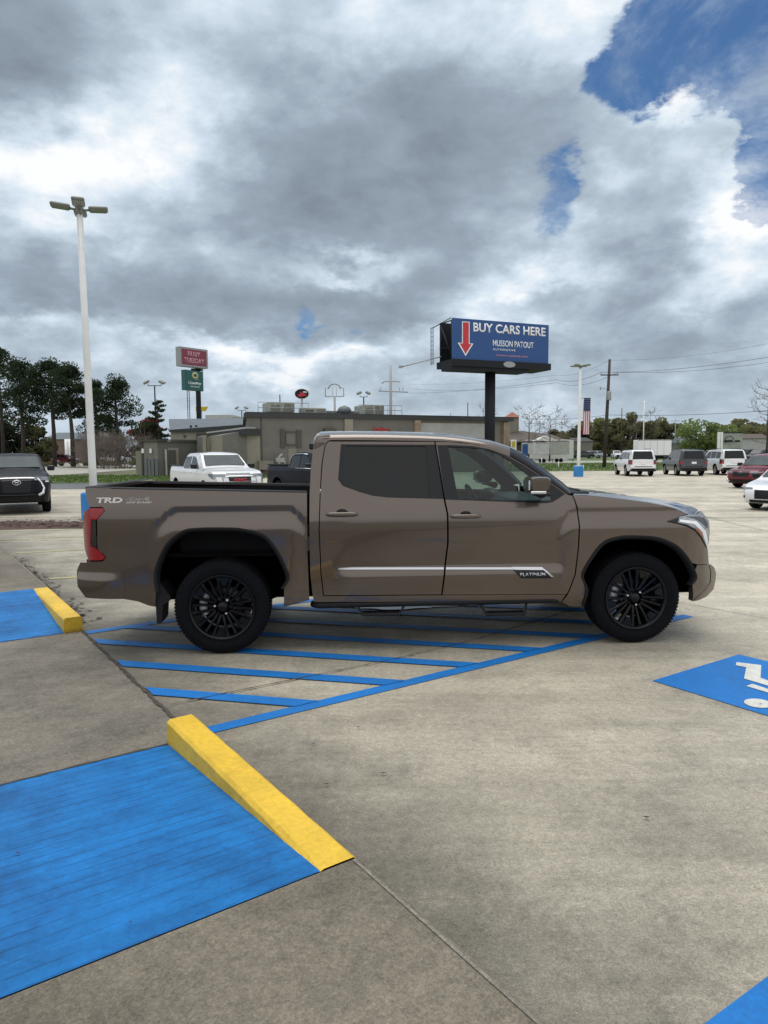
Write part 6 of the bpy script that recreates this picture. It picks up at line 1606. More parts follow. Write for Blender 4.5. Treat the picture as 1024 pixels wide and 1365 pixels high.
tx('Q', .36, .72, .52, .93, 'q_gold', .06, 'letter_mark'); tx('Quality', .14, .86, .27, .44, 'sign_white', .02); tx('INN & SUITES', .26, .76, .16, .22, 'sign_white', .0)
mb = MB(); zq = zat(259, 519, 100) - gz(100); zq2 = zat(259, 489, 100) - gz(100); mb.tube([(0, 2.6, 0), (0, 2.6, zq2 - .2)], .36, 14)
mb.box((-.7, 1.6, zq2 - .25), (.7, 3.0, zq2 - .02)); mb.build('post', M['dark_steel'], ps)
mb = MB(); xl = at(252, 560, 100).x - c.x
mb.tube([(xl - .14, 0, 0), (xl - .14, 0, zq + .3)], .05, 6); mb.tube([(xl + .14, 0, 0), (xl + .14, 0, zq + .3)], .05, 6)
for k in range(26): mb.tube([(xl - .14, 0, .5 + k * zq / 26), (xl + .14, 0, .5 + k * zq / 26)], .025, 4)
mb.build('ladder', M['dark_steel'], ps)
# yellow sign, oval sign, arched frame
c = at(268.5, 545, 140); ys_ = thing('yellow_sign', 'small yellow sign on a thin post beyond the green hotel sign', 'sign', (c.x, 140, gz(140))); zy = zat(268, 545, 140) - gz(140)
mb = MB(); mb.prism([(-1.1, zy - .45), (.8, zy - .45), (1.1, zy), (1.3, zy + .42), (-1.1, zy + .42)], -.15, .15); mb.build('sign_face', M['sign_yellow'], ys_, recalc=True)
mb = MB(); mb.tube([(0, 0, 0), (0, 0, zy - .4)], .12, 8); mb.build('post', M['galv_steel'], ys_)
c = at(402.5, 525, 120); ov = thing('oval_sign', 'black oval sign with a red emblem above the rooftop units', 'sign', (c.x, 120, gz(120))); zo = zat(402, 525, 120) - gz(120)
mb = MB(); E_ = [(1.25 * math.cos(2 * PI * k / 28), zo + .88 * math.sin(2 * PI * k / 28)) for k in range(28)]; mb.prism(E_, -.15, .15); mb.build('sign_box', M['sign_white'], ov, recalc=True)
mb = MB(); mb.prism([(x * .93, zo + (z - zo) * .91) for x, z in E_], -.19, -.10); mb.build('sign_face', M['dark_steel'], ov, recalc=True)
mb = MB(); mb.prism([(-.62, zo - .42), (-.1, zo - .5), (.85, zo - .25), (.55, zo + .05), (.1, zo + .12), (-.1, zo + .4), (-.35, zo + .2), (-.15, zo), (-.7, zo - .1)], -.23, -.17); mb.build('emblem', M['sign_red'], ov, recalc=True)
mb = MB(); mb.prism([(.15, zo + .22), (.9, zo + .18), (.8, zo + .38), (.3, zo + .42)], -.23, -.17); mb.build('emblem_band', M['sign_white'], ov, recalc=True)
mb = MB(); mb.tube([(0, 0, 0), (0, 0, zo - .8)], .14, 8); mb.build('post', M['galv_steel'], ov)
c = at(446, 520, 115); fr_ = thing('empty_sign_frame', 'empty arched sign frame on a post above the flat roof', 'sign frame', (c.x, 115, gz(115))); zf = zat(446, 521, 115) - gz(115)
mb = MB(); mb.tube([(-1.5, 0, zf - .9), (-1.5, 0, zf + .45), (-.95, 0, zf + .45)], .07, 6); mb.tube([(1.5, 0, zf - .9), (1.5, 0, zf + .45), (.95, 0, zf + .45)], .07, 6)
mb.tube([(.95 * math.cos(PI * k / 12), 0, zf + .35 + .78 * math.sin(PI * k / 12)) for k in range(13)], .11, 6); mb.tube([(-1.5, 0, zf - .9), (1.5, 0, zf - .9)], .07, 6); mb.tube([(-.3, 0, zf - .9), (-.3, 0, zf + .6)], .03, 5); mb.tube([(.3, 0, zf - .9), (.3, 0, zf + .6)], .03, 5); mb.build('frame', M['galv_steel'], fr_)
mb = MB(); mb.tube([(0, 0, 0), (0, 0, zf - .85)], .17, 8); mb.build('post', M['galv_steel'], fr_)
# steel transmission pole
c = at(521, 540, 150); tp = thing('transmission_pole', 'steel transmission pole with two crossarms behind the flat roof', 'utility pole', (c.x, 150, gz(150))); z1 = zat(521, 487, 150) - gz(150)
mb = MB(); mb.tube([(0, 0, 0), (0, 0, z1)], [.42, .22], 12); mb.build('pole', M['galv_steel'], tp)
za_, zb2 = zat(521, 508, 150) - gz(150), zat(521, 521, 150) - gz(150)
mb = MB(); mb.tube([(-1.9, 0, za_ - .5), (-1.2, 0, za_), (1.7, 0, za_ - .1), (1.9, 0, za_ - .3)], .12, 6); mb.build('crossarm', M['galv_steel'], tp)
mb = MB(); mb.tube([(-2.6, 0, zb2), (3.7, 0, zb2 - .3)], .12, 6)
for x_ in (-2.2, 1.9, 2.6): mb.tube([(x_, 0, zb2), (x_, 0, zb2 + .8)], .07, 5)
mb.build('crossarm', M['galv_steel'], tp)

# ================================================================== BUILDINGS
def frame_at(p0, p1):
    a, b = Vector((p0[0], p0[1])), Vector((p1[0], p1[1])); L = (b - a).length; u = (b - a) / L; return L, math.atan2(u.y, u.x)
A = at(330, 600, 58.5); B = at(679.5, 600, 70.2); L, ang = frame_at((A.x, A.y), (B.x, B.y))
g0 = gz(60); rb_ = thing('restaurant', 'long flat-roofed olive building with a dark roof edge behind the truck', 'building', (A.x, A.y, g0), ang)
def upx(px):      # distance along the facade seen at pixel px
    d = ray(px, 600); nx, ny = -math.sin(ang), math.cos(ang); t = (A.x * nx + A.y * ny) / (d.x * nx + d.y * ny); return (d.x * t - A.x) * math.cos(ang) + (d.y * t - A.y) * math.sin(ang)
HT_ = zat(330, 556, 58.5) - g0
us = upx(560)
RM = (Matrix.Translation((A.x, A.y, g0)) @ Matrix.Rotation(ang, 4, 'Z')).inverted()
def skewbox(mb, u0, u1, v0, v1, z0, z1, e=0.0):
    """box whose left flank follows the slanted end of the building"""
    q = RM @ at(327.5, 600, 76); k = (q.x) / (q.y)
    P = [(u0 + k * v0 * (u0 < 1), v0), (u1, v0), (u1, v1), (u0 + k * v1 * (u0 < 1), v1)]
    mb.add([(x, y, z0) for x, y in P] + [(x, y, z1) for x, y in P], [(0, 3, 2, 1), (4, 5, 6, 7), (0, 1, 5, 4), (1, 2, 6, 5), (2, 3, 7, 6), (3, 0, 4, 7)])
mb = MB(); skewbox(mb, 0, us, 0, 14, 0, HT_); mb.build('wall', M['wall_olive'], rb_)
mb = MB(); mb.box((us + .01, .3, 0), (L, 14, HT_)); mb.build('end_wall', M['wall_taupe'], rb_)
mb = MB(); skewbox(mb, -.25, L + .3, -.25, 14.2, HT_, HT_ + .34); skewbox(mb, -.12, L + .15, -.12, 14.1, HT_ + .342, HT_ + .44); mb.build('roof_edge', M['roof_dark'], rb_)
for px_ in (349, 460, 468): mb = MB(); u = upx(px_); mb.box((u - .06, -.05, 0), (u + .06, .0, HT_ - .01)); mb.build('downpipe', M['shutter_dark'], rb_)
mb = MB(); u0, u1 = upx(459), upx(470); mb.box((u0, -.18, 0), (u1, -.001, HT_ - .02)); mb.build('pilaster', M['wall_beige'], rb_)
u0, u1 = upx(552), upx(560); mb = MB(); mb.box((u0, -.25, 0), (u1, .0, HT_ - .04)); mb.build('stone_pier', M['stone_tan'], rb_)
u0, u1 = upx(561), upx(657)
mb = MB(); mb.box((u0, .22, HT_ - 1.75), (u1, .30, HT_ - .25)); mb.build('service_shutter', M['wall_bright'], rb_)
mb = MB(); u0, u1 = upx(671), upx(678.5); mb.box((u0, -.1, 0), (u1, .29, HT_ - .1)); mb.build('stone_pier', M['stone_tan'], rb_)
def zrel(px, py): 
    d = ray(px, py); nx, ny = -math.sin(ang), math.cos(ang); t = (A.x * nx + A.y * ny) / (d.x * nx + d.y * ny); return EYE + d.z * t - g0
for (p0, p1, q0, q1, mt, dp, nm) in ((374, 380, 572, 597, 'shutter_dark', .1, 'shutter'), (396, 402, 573, 597, 'shutter_dark', .1, 'shutter'), (381, 395, 576, 593, 'wall_olive', .05, 'blind_window'), (343, 362, 614, 626, 'wall_taupe', .5, 'utility_box'), (431, 446, 571, 580, 'shutter_dark', .5, 'awning'), (384, 395, 598, 630, 'wall_taupe', .06, 'service_door')):
    mb = MB(); mb.box((upx(p0), -dp, zrel((p0 + p1) / 2, q1)), (upx(p1), -.001, zrel((p0 + p1) / 2, q0))); w_ = mb.build(nm, M[mt], rb_)
    if nm == 'blind_window':
        mb = MB()
        for z in (zrel(388, 593), zrel(388, 576)): mb.box((upx(p0) - .05, -.12, z - .05), (upx(p1) + .05, -.052, z + .05))
        for x in (upx(p0), upx(p1)): mb.box((x - .04, -.11, zrel(388, 593)), (x + .04, -.051, zrel(388, 576)))
        mb.build('frame', M['shutter_dark'], w_)
a_ = (upx(497.5), -.02, zrel(508, 576.8)); text('wall_lettering', 'Italian', M['sign_red'], a_, (1, 0, 0), (0, 0, 1), width=upx(520) - upx(497.5), height=.55, bold=.02, extrude=.04, parent=rb_)
# exhaust and gas piping by the wall
mb = MB(); u = upx(369); mb.tube([(u, -.6, 0), (u, -.6, 1.6), (u + .3, -.6, 1.8)], .12, 8); mb.tube([(u + .5, -.5, 0), (u + .5, -.5, 1.3)], .09, 8); mb.box((u - .3, -.7, 1.1), (u + .5, -.4, 1.5), bev=.05); mb.build('gas_meter', M['galv_steel'], rb_)
# rooftop equipment: each unit is a thing
def on_roof(px, v): d = upx(px); return Vector((A.x + math.cos(ang) * d - math.sin(ang) * v, A.y + math.sin(ang) * d + math.cos(ang) * v))
def roof_unit(label, p0, p1, ytop, v, depth, mat='hvac_metal', fans=0, louv=True):
    w = upx(p1) - upx(p0); c = on_roof((p0 + p1) / 2, v); d_ = c.y; z0 = g0 + HT_ + .45; z1 = zat((p0 + p1) / 2, ytop, d_)
    t = thing('rooftop_unit', label, 'rooftop unit', (c.x, c.y, z0), ang, 'rooftop air units'); h = z1 - z0; w *= .93
    mb = MB(); mb.box((-w / 2, -depth / 2, .12), (w / 2, depth / 2, h), bev=.05); mb.build('casing', M[mat], t)
    mb = MB(); mb.box((-w / 2 + .1, -depth / 2 + .1, -.02), (w / 2 - .1, depth / 2 - .1, .12)); mb.build('curb', M['roof_dark'], t)
    if louv:
        mb = MB()
        for k in range(5): z = .25 + (h - .45) * k / 5; mb.box((-w / 2 + .15, -depth / 2 - .03, z), (-w * .08, -depth / 2 - .002, z + .06))
        mb.box((w * .05, -depth / 2 - .02, .2), (w / 2 - .12, -depth / 2 - .002, h - .12)); mb.build('louvres', M['fixture_grey'], t)
    return t
roof_unit('pale tall rooftop unit below the black oval sign', 368, 405, 537, 3, 2.2)
roof_unit('low pale rooftop unit below the arched frame', 417, 449, 544, 3, 1.6)
roof_unit('dark low rooftop unit left of the round fan', 451, 472, 548, 4, 1.6, 'cabinet_grey', louv=False)
roof_unit('small grey rooftop unit right of the round fan', 487, 500, 548, 4, 1.4, 'fixture_grey')
roof_unit('pale boxy rooftop unit below the transmission pole', 508, 538, 540.5, 5, 2.4)
c = on_roof(477, 3); t = thing('rooftop_fan', 'round dark rooftop exhaust fan between two low units', 'fan', (c.x, c.y, g0 + HT_ + .45), 0); mb = MB(); rows = [[(r_ * math.cos(2 * PI * k / 20), r_ * math.sin(2 * PI * k / 20), z) for k in range(20)] for r_, z in ((.4, -.02), (.4, .2), (.62, .25), (.66, .5), (.5, .75), (.2, .88), (0, .9))]; mb.loft(rows, True, True); mb.build('cowling', M['cabinet_grey'], t)
mb = MB(); mb.tube([(0, 0, -.02), (0, 0, .95)], .06, 6); mb.build('shaft', M['cabinet_grey'], t)
rl = thing('roof_railing', 'thin pipe railing along the flat roof behind the air units', 'railing', (A.x, A.y, g0 + HT_ + .43), ang)
mb = MB()
for (p0, p1) in ((352, 420), (488, 546)):
    u0, u1 = upx(p0), upx(p1)
    for z in (.5, .95): mb.tube([(u0, 1.5, z), (u1, 1.5, z)], .025, 5)
    for k in range(7): u = u0 + (u1 - u0) * k / 6; mb.tube([(u, 1.5, 0), (u, 1.5, .95)], .025, 5)
mb.build('rails', M['galv_steel'], rl)
# lower annexes on the left end
def dbox(mb, p0, p1, y0, y1, d0, d1, zlow=None, back=4.0):
    a, b = at(p0, 600, d0), at(p1, 600, d1); return a, b
def wallbox(root, name, p0, d0, p1, d1, z0, z1a, z1b, depth, mat):
    """wall between two pixels/depths; its top may slope from z1a to z1b"""
    a, b = at(p0, 600, d0), at(p1, 600, d1); u = (b - a); u.z = 0; L = u.length; u /= L; n = Vector((-u.y, u.x, 0)); o = Vector(root.location); mb = MB()
    P = [a, b, b + n * depth, a + n * depth]; zz = [z1a, z1b, z1b, z1a]
    lo = [Vector((p.x, p.y, z0)) - o for p in P]; hi = [Vector((p.x, p.y, z)) - o for p, z in zip(P, zz)]
    mb.add(lo + hi, [(0, 3, 2, 1), (4, 5, 6, 7), (0, 1, 5, 4), (1, 2, 6, 5), (2, 3, 7, 6), (3, 0, 4, 7)]); return mb.build(name, M[mat] if isinstance(mat, str) else mat, root)
an = thing('annex', 'low beige annex with a light sloping roof slab beside the olive building', 'building', (at(300, 600, 57).x, 57, g0))
wallbox(an, 'wall', 297, 57, 329.5, 58.2, g0, zat(297, 580, 57), zat(329, 573, 58), 6, 'wall_olive')
wallbox(an, 'side_wall', 274, 60, 296.8, 57.02, g0, zat(274, 582, 60), zat(297, 580, 57), 5, 'wall_beige')
wallbox(an, 'roof', 273, 59.6, 330, 57.4, zat(300, 580, 57), zat(273, 578, 59.6), zat(330, 571, 57.4), 6.5, 'roof_dark')
wallbox(an, 'roof_top', 276, 60.0, 329, 57.8, zat(300, 577, 57), zat(276, 576.5, 59.6) + .05, zat(330, 569.5, 57.4) + .05, 6, 'wall_bright')
wallbox(an, 'column', 270.5, 58.8, 275, 58.8, g0, zat(272, 580, 58.8), zat(272, 580, 58.8), .4, 'wall_beige')
wallbox(an, 'wall_vent', 280, 59.3, 285, 58.6, zat(282, 598, 59), zat(282, 588, 59), zat(282, 588, 59), .3, 'shutter_dark')
mr_b = thing('metal_roof_building', 'cream building with a blue-grey metal roof behind the grey enclosure', 'building', (at(270, 600, 74).x, 74, gz(74)))
wallbox(mr_b, 'wall', 228, 76, 330, 72, gz(74), zat(228, 575, 76), zat(330, 570, 72), 10, 'wall_beige')
wallbox(mr_b, 'fascia', 226, 75.6, 332, 71.6, zat(226, 576, 76), zat(226, 573, 76), zat(330, 565.5, 72), .4, 'roof_dark')
mb = MB(); o = Vector(mr_b.location); P = [at(226, 573, 75.5), at(332, 566, 71.5), at(322, 557.5, 77), at(225, 558.5, 80)]
mb.add([p - o for p in P], [(0, 1, 2, 3)]); mb.add([p - o - Vector((0, 0, .12)) for p in P], [(3, 2, 1, 0)]); mb.build('roof', M['roof_metal'], mr_b)
wallbox(mr_b, 'door_panel', 262, 74.3, 272, 74.0, gz(74), zat(266, 578, 74), zat(266, 578, 74), .15, 'roof_dark')
wallbox(mr_b, 'wall_lamp', 245, 75.0, 247, 75.0, zat(246, 583, 75), zat(246, 580, 75), zat(246, 580, 75), .2, 'shutter_dark')
for px_ in (254.5, 261.5):
    c = at(px_, 568, 75); mb = MB(); mb.tube([c - o - Vector((0, 0, .5)), c - o + Vector((0, 0, .1))], .12, 8); mb.build('vent_pipe', M['dark_steel'], mr_b)
hb = thing('white_roof_unit', 'pale rooftop box showing above the blue-grey metal roof', 'rooftop unit', (at(293, 557, 90).x, 90, gz(90)))
wallbox(hb, 'casing', 275, 90, 311, 90, gz(90), zat(290, 553, 90), zat(290, 553, 90), 6, 'wall_bright'); wallbox(hb, 'rail', 311.5, 90, 325, 90, gz(90), zat(318, 556, 90), zat(318, 556, 90), 2, 'hvac_metal')
# grey enclosure with cabinets
en = thing('utility_enclosure', 'grey-green walled utility enclosure at the edge of the grass, left of the white pickup', 'enclosure', (at(220, 600, 60).x, 60, gz(60)))
zt_ = zat(200, 588.5, 60)
wallbox(en, 'front_wall', 188.5, 60.5, 210, 59.5, gz(60), zt_, zt_, .3, 'wall_taupe'); wallbox(en, 'side_wall', 210.2, 59.5, 271, 63.5, gz(60), zt_ + .02, zt_ + .05, .3, 'wall_olive'); wallbox(en, 'end_post', 180.5, 61.0, 188.2, 60.6, gz(60), zat(184, 601, 61), zat(184, 601, 61), .3, 'wall_taupe'); wallbox(en, 'corner_post', 188.3, 60.3, 190.3, 60.3, gz(60), zt_ + .1, zt_ + .1, .3, 'shutter_dark')
wallbox(en, 'cap', 188, 60.2, 211, 59.2, zt_ + .001, zt_ + .12, zt_ + .12, .6, 'shutter_dark'); wallbox(en, 'cap', 210.5, 59.2, 271.5, 63.2, zt_ + .06, zt_ + .16, zt_ + .18, .6, 'shutter_dark')
for px_ in (189.7, 200.3): wallbox(en, 'white_marker', px_ - 1.2, 59.7, px_ + 1.2, 59.6, zat(px_, 604, 59.7), zat(px_, 598, 59.7), zat(px_, 598, 59.7), .08, 'sign_white')
for k, px_ in enumerate((193.5, 198, 202.5, 207.5)): wallbox(en, 'electric_cabinet', px_ - 1.9, 58.8, px_ + 1.9, 58.8, gz(60), zat(px_, 611 + (k % 2) * 1.5, 58.8), zat(px_, 611 + (k % 2) * 1.5, 58.8), .4, 'cabinet_grey')
wallbox(en, 'gate_frame', 224, 60.2, 238, 60.9, gz(60), zat(230, 597, 60), zat(230, 597, 60), .12, 'wall_beige'); wallbox(en, 'gate', 226, 60.0, 234.5, 60.4, gz(60), zat(230, 600, 60), zat(230, 600, 60), .12, 'shutter_dark'); wallbox(en, 'gate_post', 220.5, 59.8, 222.3, 59.9, gz(60), zat(221, 599, 60), zat(221, 599, 60), .15, 'wall_bright')
# hotel with a red-capped tower, on the right
ht = thing('hotel', 'brown-roofed hotel with a red-capped tower right of the billboard post', 'building', (at(700, 600, 150).x, 150, gz(150)))
wallbox(ht, 'tower', 676.5, 150, 691.5, 150, gz(150), zat(684, 556, 150), zat(684, 556, 150), 3, 'wall_taupe')
o = Vector(ht.location); a, b = at(675, 556, 149.5), at(693, 556, 149.5); ap = at(684, 548.5, 151); mb = MB(); zq_ = zat(684, 556, 150) + .01
mb.add([Vector((a.x, 149.4, zq_)) - o, Vector((b.x, 149.4, zq_)) - o, Vector((b.x, 153.5, zq_)) - o, Vector((a.x, 153.5, zq_)) - o, Vector((ap.x, 151.4, ap.z)) - o], [(0, 1, 4), (1, 2, 4), (2, 3, 4), (3, 0, 4), (3, 2, 1, 0)]); mb.build('tower_roof', M['roof_terracotta'], ht)
wallbox(ht, 'wall', 672, 146, 700, 146, gz(150), zat(690, 588, 146), zat(690, 588, 146), 14, 'brick_brown')
wallbox(ht, 'wing', 700.2, 144, 757, 141, gz(150), zat(720, 586, 143), zat(720, 586, 141), 12, 'wall_white')
a, b, c2, d2_ = at(668, 588.5, 145.5), at(759, 588, 140.5), at(735, 579, 150), at(698, 574.5, 151); e2 = at(680, 574.5, 151); mb = MB()
mb.add([a - o, b - o, c2 - o, d2_ - o, e2 - o], [(0, 1, 2, 3, 4)]); mb.add([a - o - Vector((0, 0, .2)), b - o - Vector((0, 0, .2)), b - o, a - o], [(0, 1, 2, 3)]); mb.build('roof', M['roof_brown'], ht)
mb = MB(); a, b, t2 = at(713, 588, 140.6), at(745, 588, 140.4), at(729, 580.5, 140.5); mb.add([a - o, b - o, t2 - o, a - o + Vector((0, 5, 0)), b - o + Vector((0, 5, 0)), t2 - o + Vector((0, 5, 0))], [(0, 1, 2), (0, 2, 5, 3), (1, 4, 5, 2)]); mb.build('gable', M['wall_white'], ht)
for k, px_ in enumerate((692, 697, 705, 711, 716, 726, 733, 748, 753)):
    dd_ = 145.9 if px_ < 700 else 140.3 + (757 - px_) * .05; wallbox(ht, 'window', px_ - 1.3, dd_ - .25, px_ + 1.3, dd_ - .25, zat(px_, 593, dd_), zat(px_, 588.8, dd_), zat(px_, 588.8, dd_), .2, 'trim_black')
# grey cargo trailers, small signs
def trailer(label, p0, p1, yt, yb, d, mat, stripe=None, group='cargo trailers beyond the verge', name='cargo_trailer'):
    t = thing(name, label, 'trailer', (at((p0 + p1) / 2, 600, d).x, d, gz(d)), 0, group); z0, z1 = zat(p0, yb, d), zat(p0, yt, d); w = at(p1, 600, d).x - at(p0, 600, d).x
    z0 = max(z0, gz(d) + .35) - gz(d); z1 -= gz(d)
    mb = MB(); mb.box((-w / 2, -1.1, z0), (w / 2, 1.1, z1), bev=.06); b_ = mb.build('box', M[mat], t)
    mb = MB()
    for k in range(1, int(w / 1.2)): x = -w / 2 + k * 1.2; mb.box((x - .02, -1.115, z0 + .05), (x + .02, -1.102, z1 - .05))
    mb.box((-w / 2 + .02, -1.125, z1 - .12), (w / 2 - .02, -1.103, z1 - .02)); mb.build('seams', M['galv_steel'], b_)
    for x in (-w * .18, w * .0 + .1):
        mb = MB(); mb.lathe([(0, -.12), (.18, -.12), (.33, -.11), (.35, 0), (.33, .11), (0, .12)], Matrix.Translation((x + .2, -1.05, .34)), 16); mb.build('wheel', M['tire'], t)
    mb = MB(); mb.tube([(w / 2, 0, .5), (w / 2 + 1.0, 0, .45)], .06, 6); mb.tube([(w / 2 + .9, 0, 0), (w / 2 + .9, 0, .7)], .04, 6); mb.build('hitch', M['dark_steel'], t)
    return t
trailer('pale cargo trailer next to the blue panel right of the windscreen pillar', 712, 730, 590, 606, 118, 'wall_bright')
trailer('grey cargo trailer at the right end of the row, beside the flag pole', 730.5, 757, 589, 606, 121, 'hvac_metal')
trailer('dull white cargo trailer partly hidden by the blue panel', 697, 712, 590.5, 605, 124, 'wall_bright')
t = thing('blue_panel', 'narrow dark blue sign panel standing before the trailers', 'sign', (at(700, 600, 112).x, 112, gz(112))); wallbox(t, 'panel', 696.5, 112, 704, 112, zat(700, 608, 112), zat(700, 592, 112), zat(700, 592, 112), .2, 'billboard_blue'); wallbox(t, 'post', 699.5, 112.2, 700.8, 112.2, gz(112), zat(700, 600, 112), zat(700, 600, 112), .2, 'dark_steel')
t = thing('road_sign', 'white board with a yellow symbol beside the windscreen pillar', 'sign', (at(684.5, 600, 95).x, 95, gz(95))); wallbox(t, 'board', 681, 95, 688.5, 95, zat(684, 600, 95), zat(684, 586, 95), zat(684, 586, 95), .1, 'sign_white'); wallbox(t, 'symbol', 683, 94.9, 686.8, 94.9, zat(684, 596, 95), zat(684, 588, 95), zat(684, 588, 95), .05, 'sign_yellow'); wallbox(t, 'post', 684.2, 95.2, 685.2, 95.2, gz(95), zat(684, 595, 95), zat(684, 595, 95), .1, 'galv_steel')
for px_, d_, y0, y1, lb in ((744.8, 78, 624, 615, 'white marker post in the grass left of the flag pole'), (777.8, 68, 628, 620, 'white marker post right of the blue pole base'), (722, 96, 618, 610, 'small white marker post near the road verge')):
    c = at(px_, 620, d_); t = thing('marker_post', lb, 'marker post', (c.x, d_, gz(d_)), 0, 'white marker posts in the verge'); mb = MB(); h_ = zat(px_, y1, d_) - gz(d_); mb.tube([(0, 0, -.02), (0, 0, h_)], .055, 10); mb.build('post', M['sign_white'], t); mb = MB(); mb.tube([(0, 0, h_), (0, 0, h_ + .05)], .065, 10); mb.build('cap', M['galv_steel'], t)
# white box trailer and sign board on the right
trailer('large white box trailer parked behind the white and grey suvs', 847, 892, 586.5, 607, 128, 'white_gloss', name='box_trailer')
sb = thing('sign_board', 'pale grey sign board with dark lettering between two white posts', 'sign board', (at(974, 600, 90).x, 90, gz(90)))
wallbox(sb, 'board', 963, 90, 989.5, 90.6, zat(976, 599, 90), zat(976, 576.5, 90), zat(976, 577, 90), .3, 'hvac_metal'); 
for a_, b_ in ((957.2, 959.8), (960.8, 963.4)): wallbox(sb, 'post', a_, 89.8, b_, 89.8, gz(90), zat(960, 575.8, 90), zat(960, 575.8, 90), .3, 'white_gloss')
wallbox(sb, 'frame', 963, 89.9, 989.8, 90.5, zat(976, 577, 90), zat(976, 576, 90), zat(976, 576, 90), .2, 'dark_steel'); wallbox(sb, 'frame', 963, 89.9, 989.8, 90.5, zat(976, 600, 90), zat(976, 599, 90), zat(976, 599, 90), .2, 'dark_steel')
mb = MB(); rnd = random.Random(4)
for (pa, pb) in ((965.5, 977), (979.5, 986.5)):
    q = pa
    while q < pb:
        w_ = rnd.uniform(.7, 1.2); p = at(q, 588, 89.9) - Vector(sb.location); p2 = at(min(q + w_ * .75, pb), 588, 89.9) - Vector(sb.location); h_ = rnd.uniform(.11, .16); mb.box((p.x, -.14, p.z - h_), (p2.x, -.10, p.z + h_)); q += w_
mb.build('lettering', M['dark_steel'], sb)
mb = MB(); cc = at(972.5, 586.5, 89.85) - Vector(sb.location); mb.tube([cc + Vector((.55 * math.cos(PI * k / 10), 0, .5 * math.sin(PI * k / 10))) for k in range(11)], .04, 5); mb.build('arch_mark', M['dark_steel'], sb)
# houses in the trees
def house(label, p0, p1, ybase, yeave, yridge, d, wall, roof, group=None, cols=False, name='house'):
    t = thing(name, label, 'house', (at((p0 + p1) / 2, 600, d).x, d, gz(d)), 0, group); w = (at(p1, 600, d).x - at(p0, 600, d).x); ze = zat(p0, yeave, d) - gz(d); zr = zat(p0, yridge, d) - gz(d); dp = 8
    mb = MB(); mb.box((-w / 2, 0, 0), (w / 2, dp, ze)); mb.build('wall', M[wall], t)
    mb = MB(); e = .5; mb.add([(-w / 2 - e, -e, ze - .1), (w / 2 + e, -e, ze - .1), (w / 2 - w * .12, dp / 2, zr), (-w / 2 + w * .12, dp / 2, zr), (w / 2 + e, dp + e, ze - .1), (-w / 2 - e, dp + e, ze - .1)], [(0, 1, 2, 3), (1, 4, 2), (4, 5, 3, 2), (5, 0, 3), (0, 5, 4, 1)]); mb.build('roof', M[roof], t)
    for k in range(4): x = -w / 2 + w * (k + .6) / 4.4; mb = MB(); mb.box((x - .45, -.06, 1.0), (x + .45, -.002, 2.1)); mb.build('window', M['trim_black'], t)
    if cols:
        for x in (w * .30, w * .42): mb = MB(); mb.tube([(x, -1.2, 0), (x, -1.2, ze - .12)], .35, 12); mb.build('column', M['white_gloss'], t)
    return t
house('brick house with grey roof and white columns seen between the pines', 61, 100, 608, 585, 576, 150, 'brick_brown', 'roof_metal', cols=True, group='houses under the pines')
house('dark brick house behind the left light pole', 101, 150, 608, 583, 574, 160, 'brick_brown', 'roof_brown', group='houses under the pines')
house('low pale building with a grey roof under the oak', 908, 936, 600, 590, 580.5, 200, 'wall_taupe', 'roof_metal', name='low_building')
house('brown-roofed building half hidden by trees at the right', 985, 1030, 600, 584, 578, 190, 'wall_bright', 'roof_brown', name='low_building')
house('small dark-roofed house right of the trailers', 757, 790, 600, 588, 583, 220, 'wall_taupe', 'roof_dark', name='low_building')

# ================================================================== TREES
def leaf_cloud(mb, c, r, n, s, rnd, flat=.8, shell=.55):
    for _ in range(n):
        while True:
            v = Vector((rnd.uniform(-1, 1), rnd.uniform(-1, 1), rnd.uniform(-1, 1)))
            if v.length <= 1: break
        l = v.length
        if l > 0: v = v / l * (shell + (1 - shell) * l if rnd.random() < .7 else l)
        p = Vector(c) + Vector((v.x * r, v.y * r, v.z * r * flat)); q = s * rnd.uniform(.5, 1.4)
        a = Vector((rnd.gauss(0, 1), rnd.gauss(0, 1), rnd.gauss(0, 1))).normalized(); b = a.orthogonal().normalized() * q; a = a.cross(b).normalized() * q * rnd.uniform(.5, 1)
        mb.add([p - a - b * .3, p + b, p + a + b * .2, p - b * .9], [(0, 1, 2, 3)])
def limb(mb, p0, p1, r0, r1, rnd, n=5, wob=.12, sides=7):
    P = []; p0, p1 = Vector(p0), Vector(p1); L = (p1 - p0).length
    for i in range(n + 1): u = i / n; P.append(p0.lerp(p1, u) + Vector((rnd.uniform(-1, 1), rnd.uniform(-1, 1), rnd.uniform(-.5, .5))) * wob * L * .25 * math.sin(PI * u))
    mb.tube(P, [r0 + (r1 - r0) * i / n for i in range(n + 1)], sides)
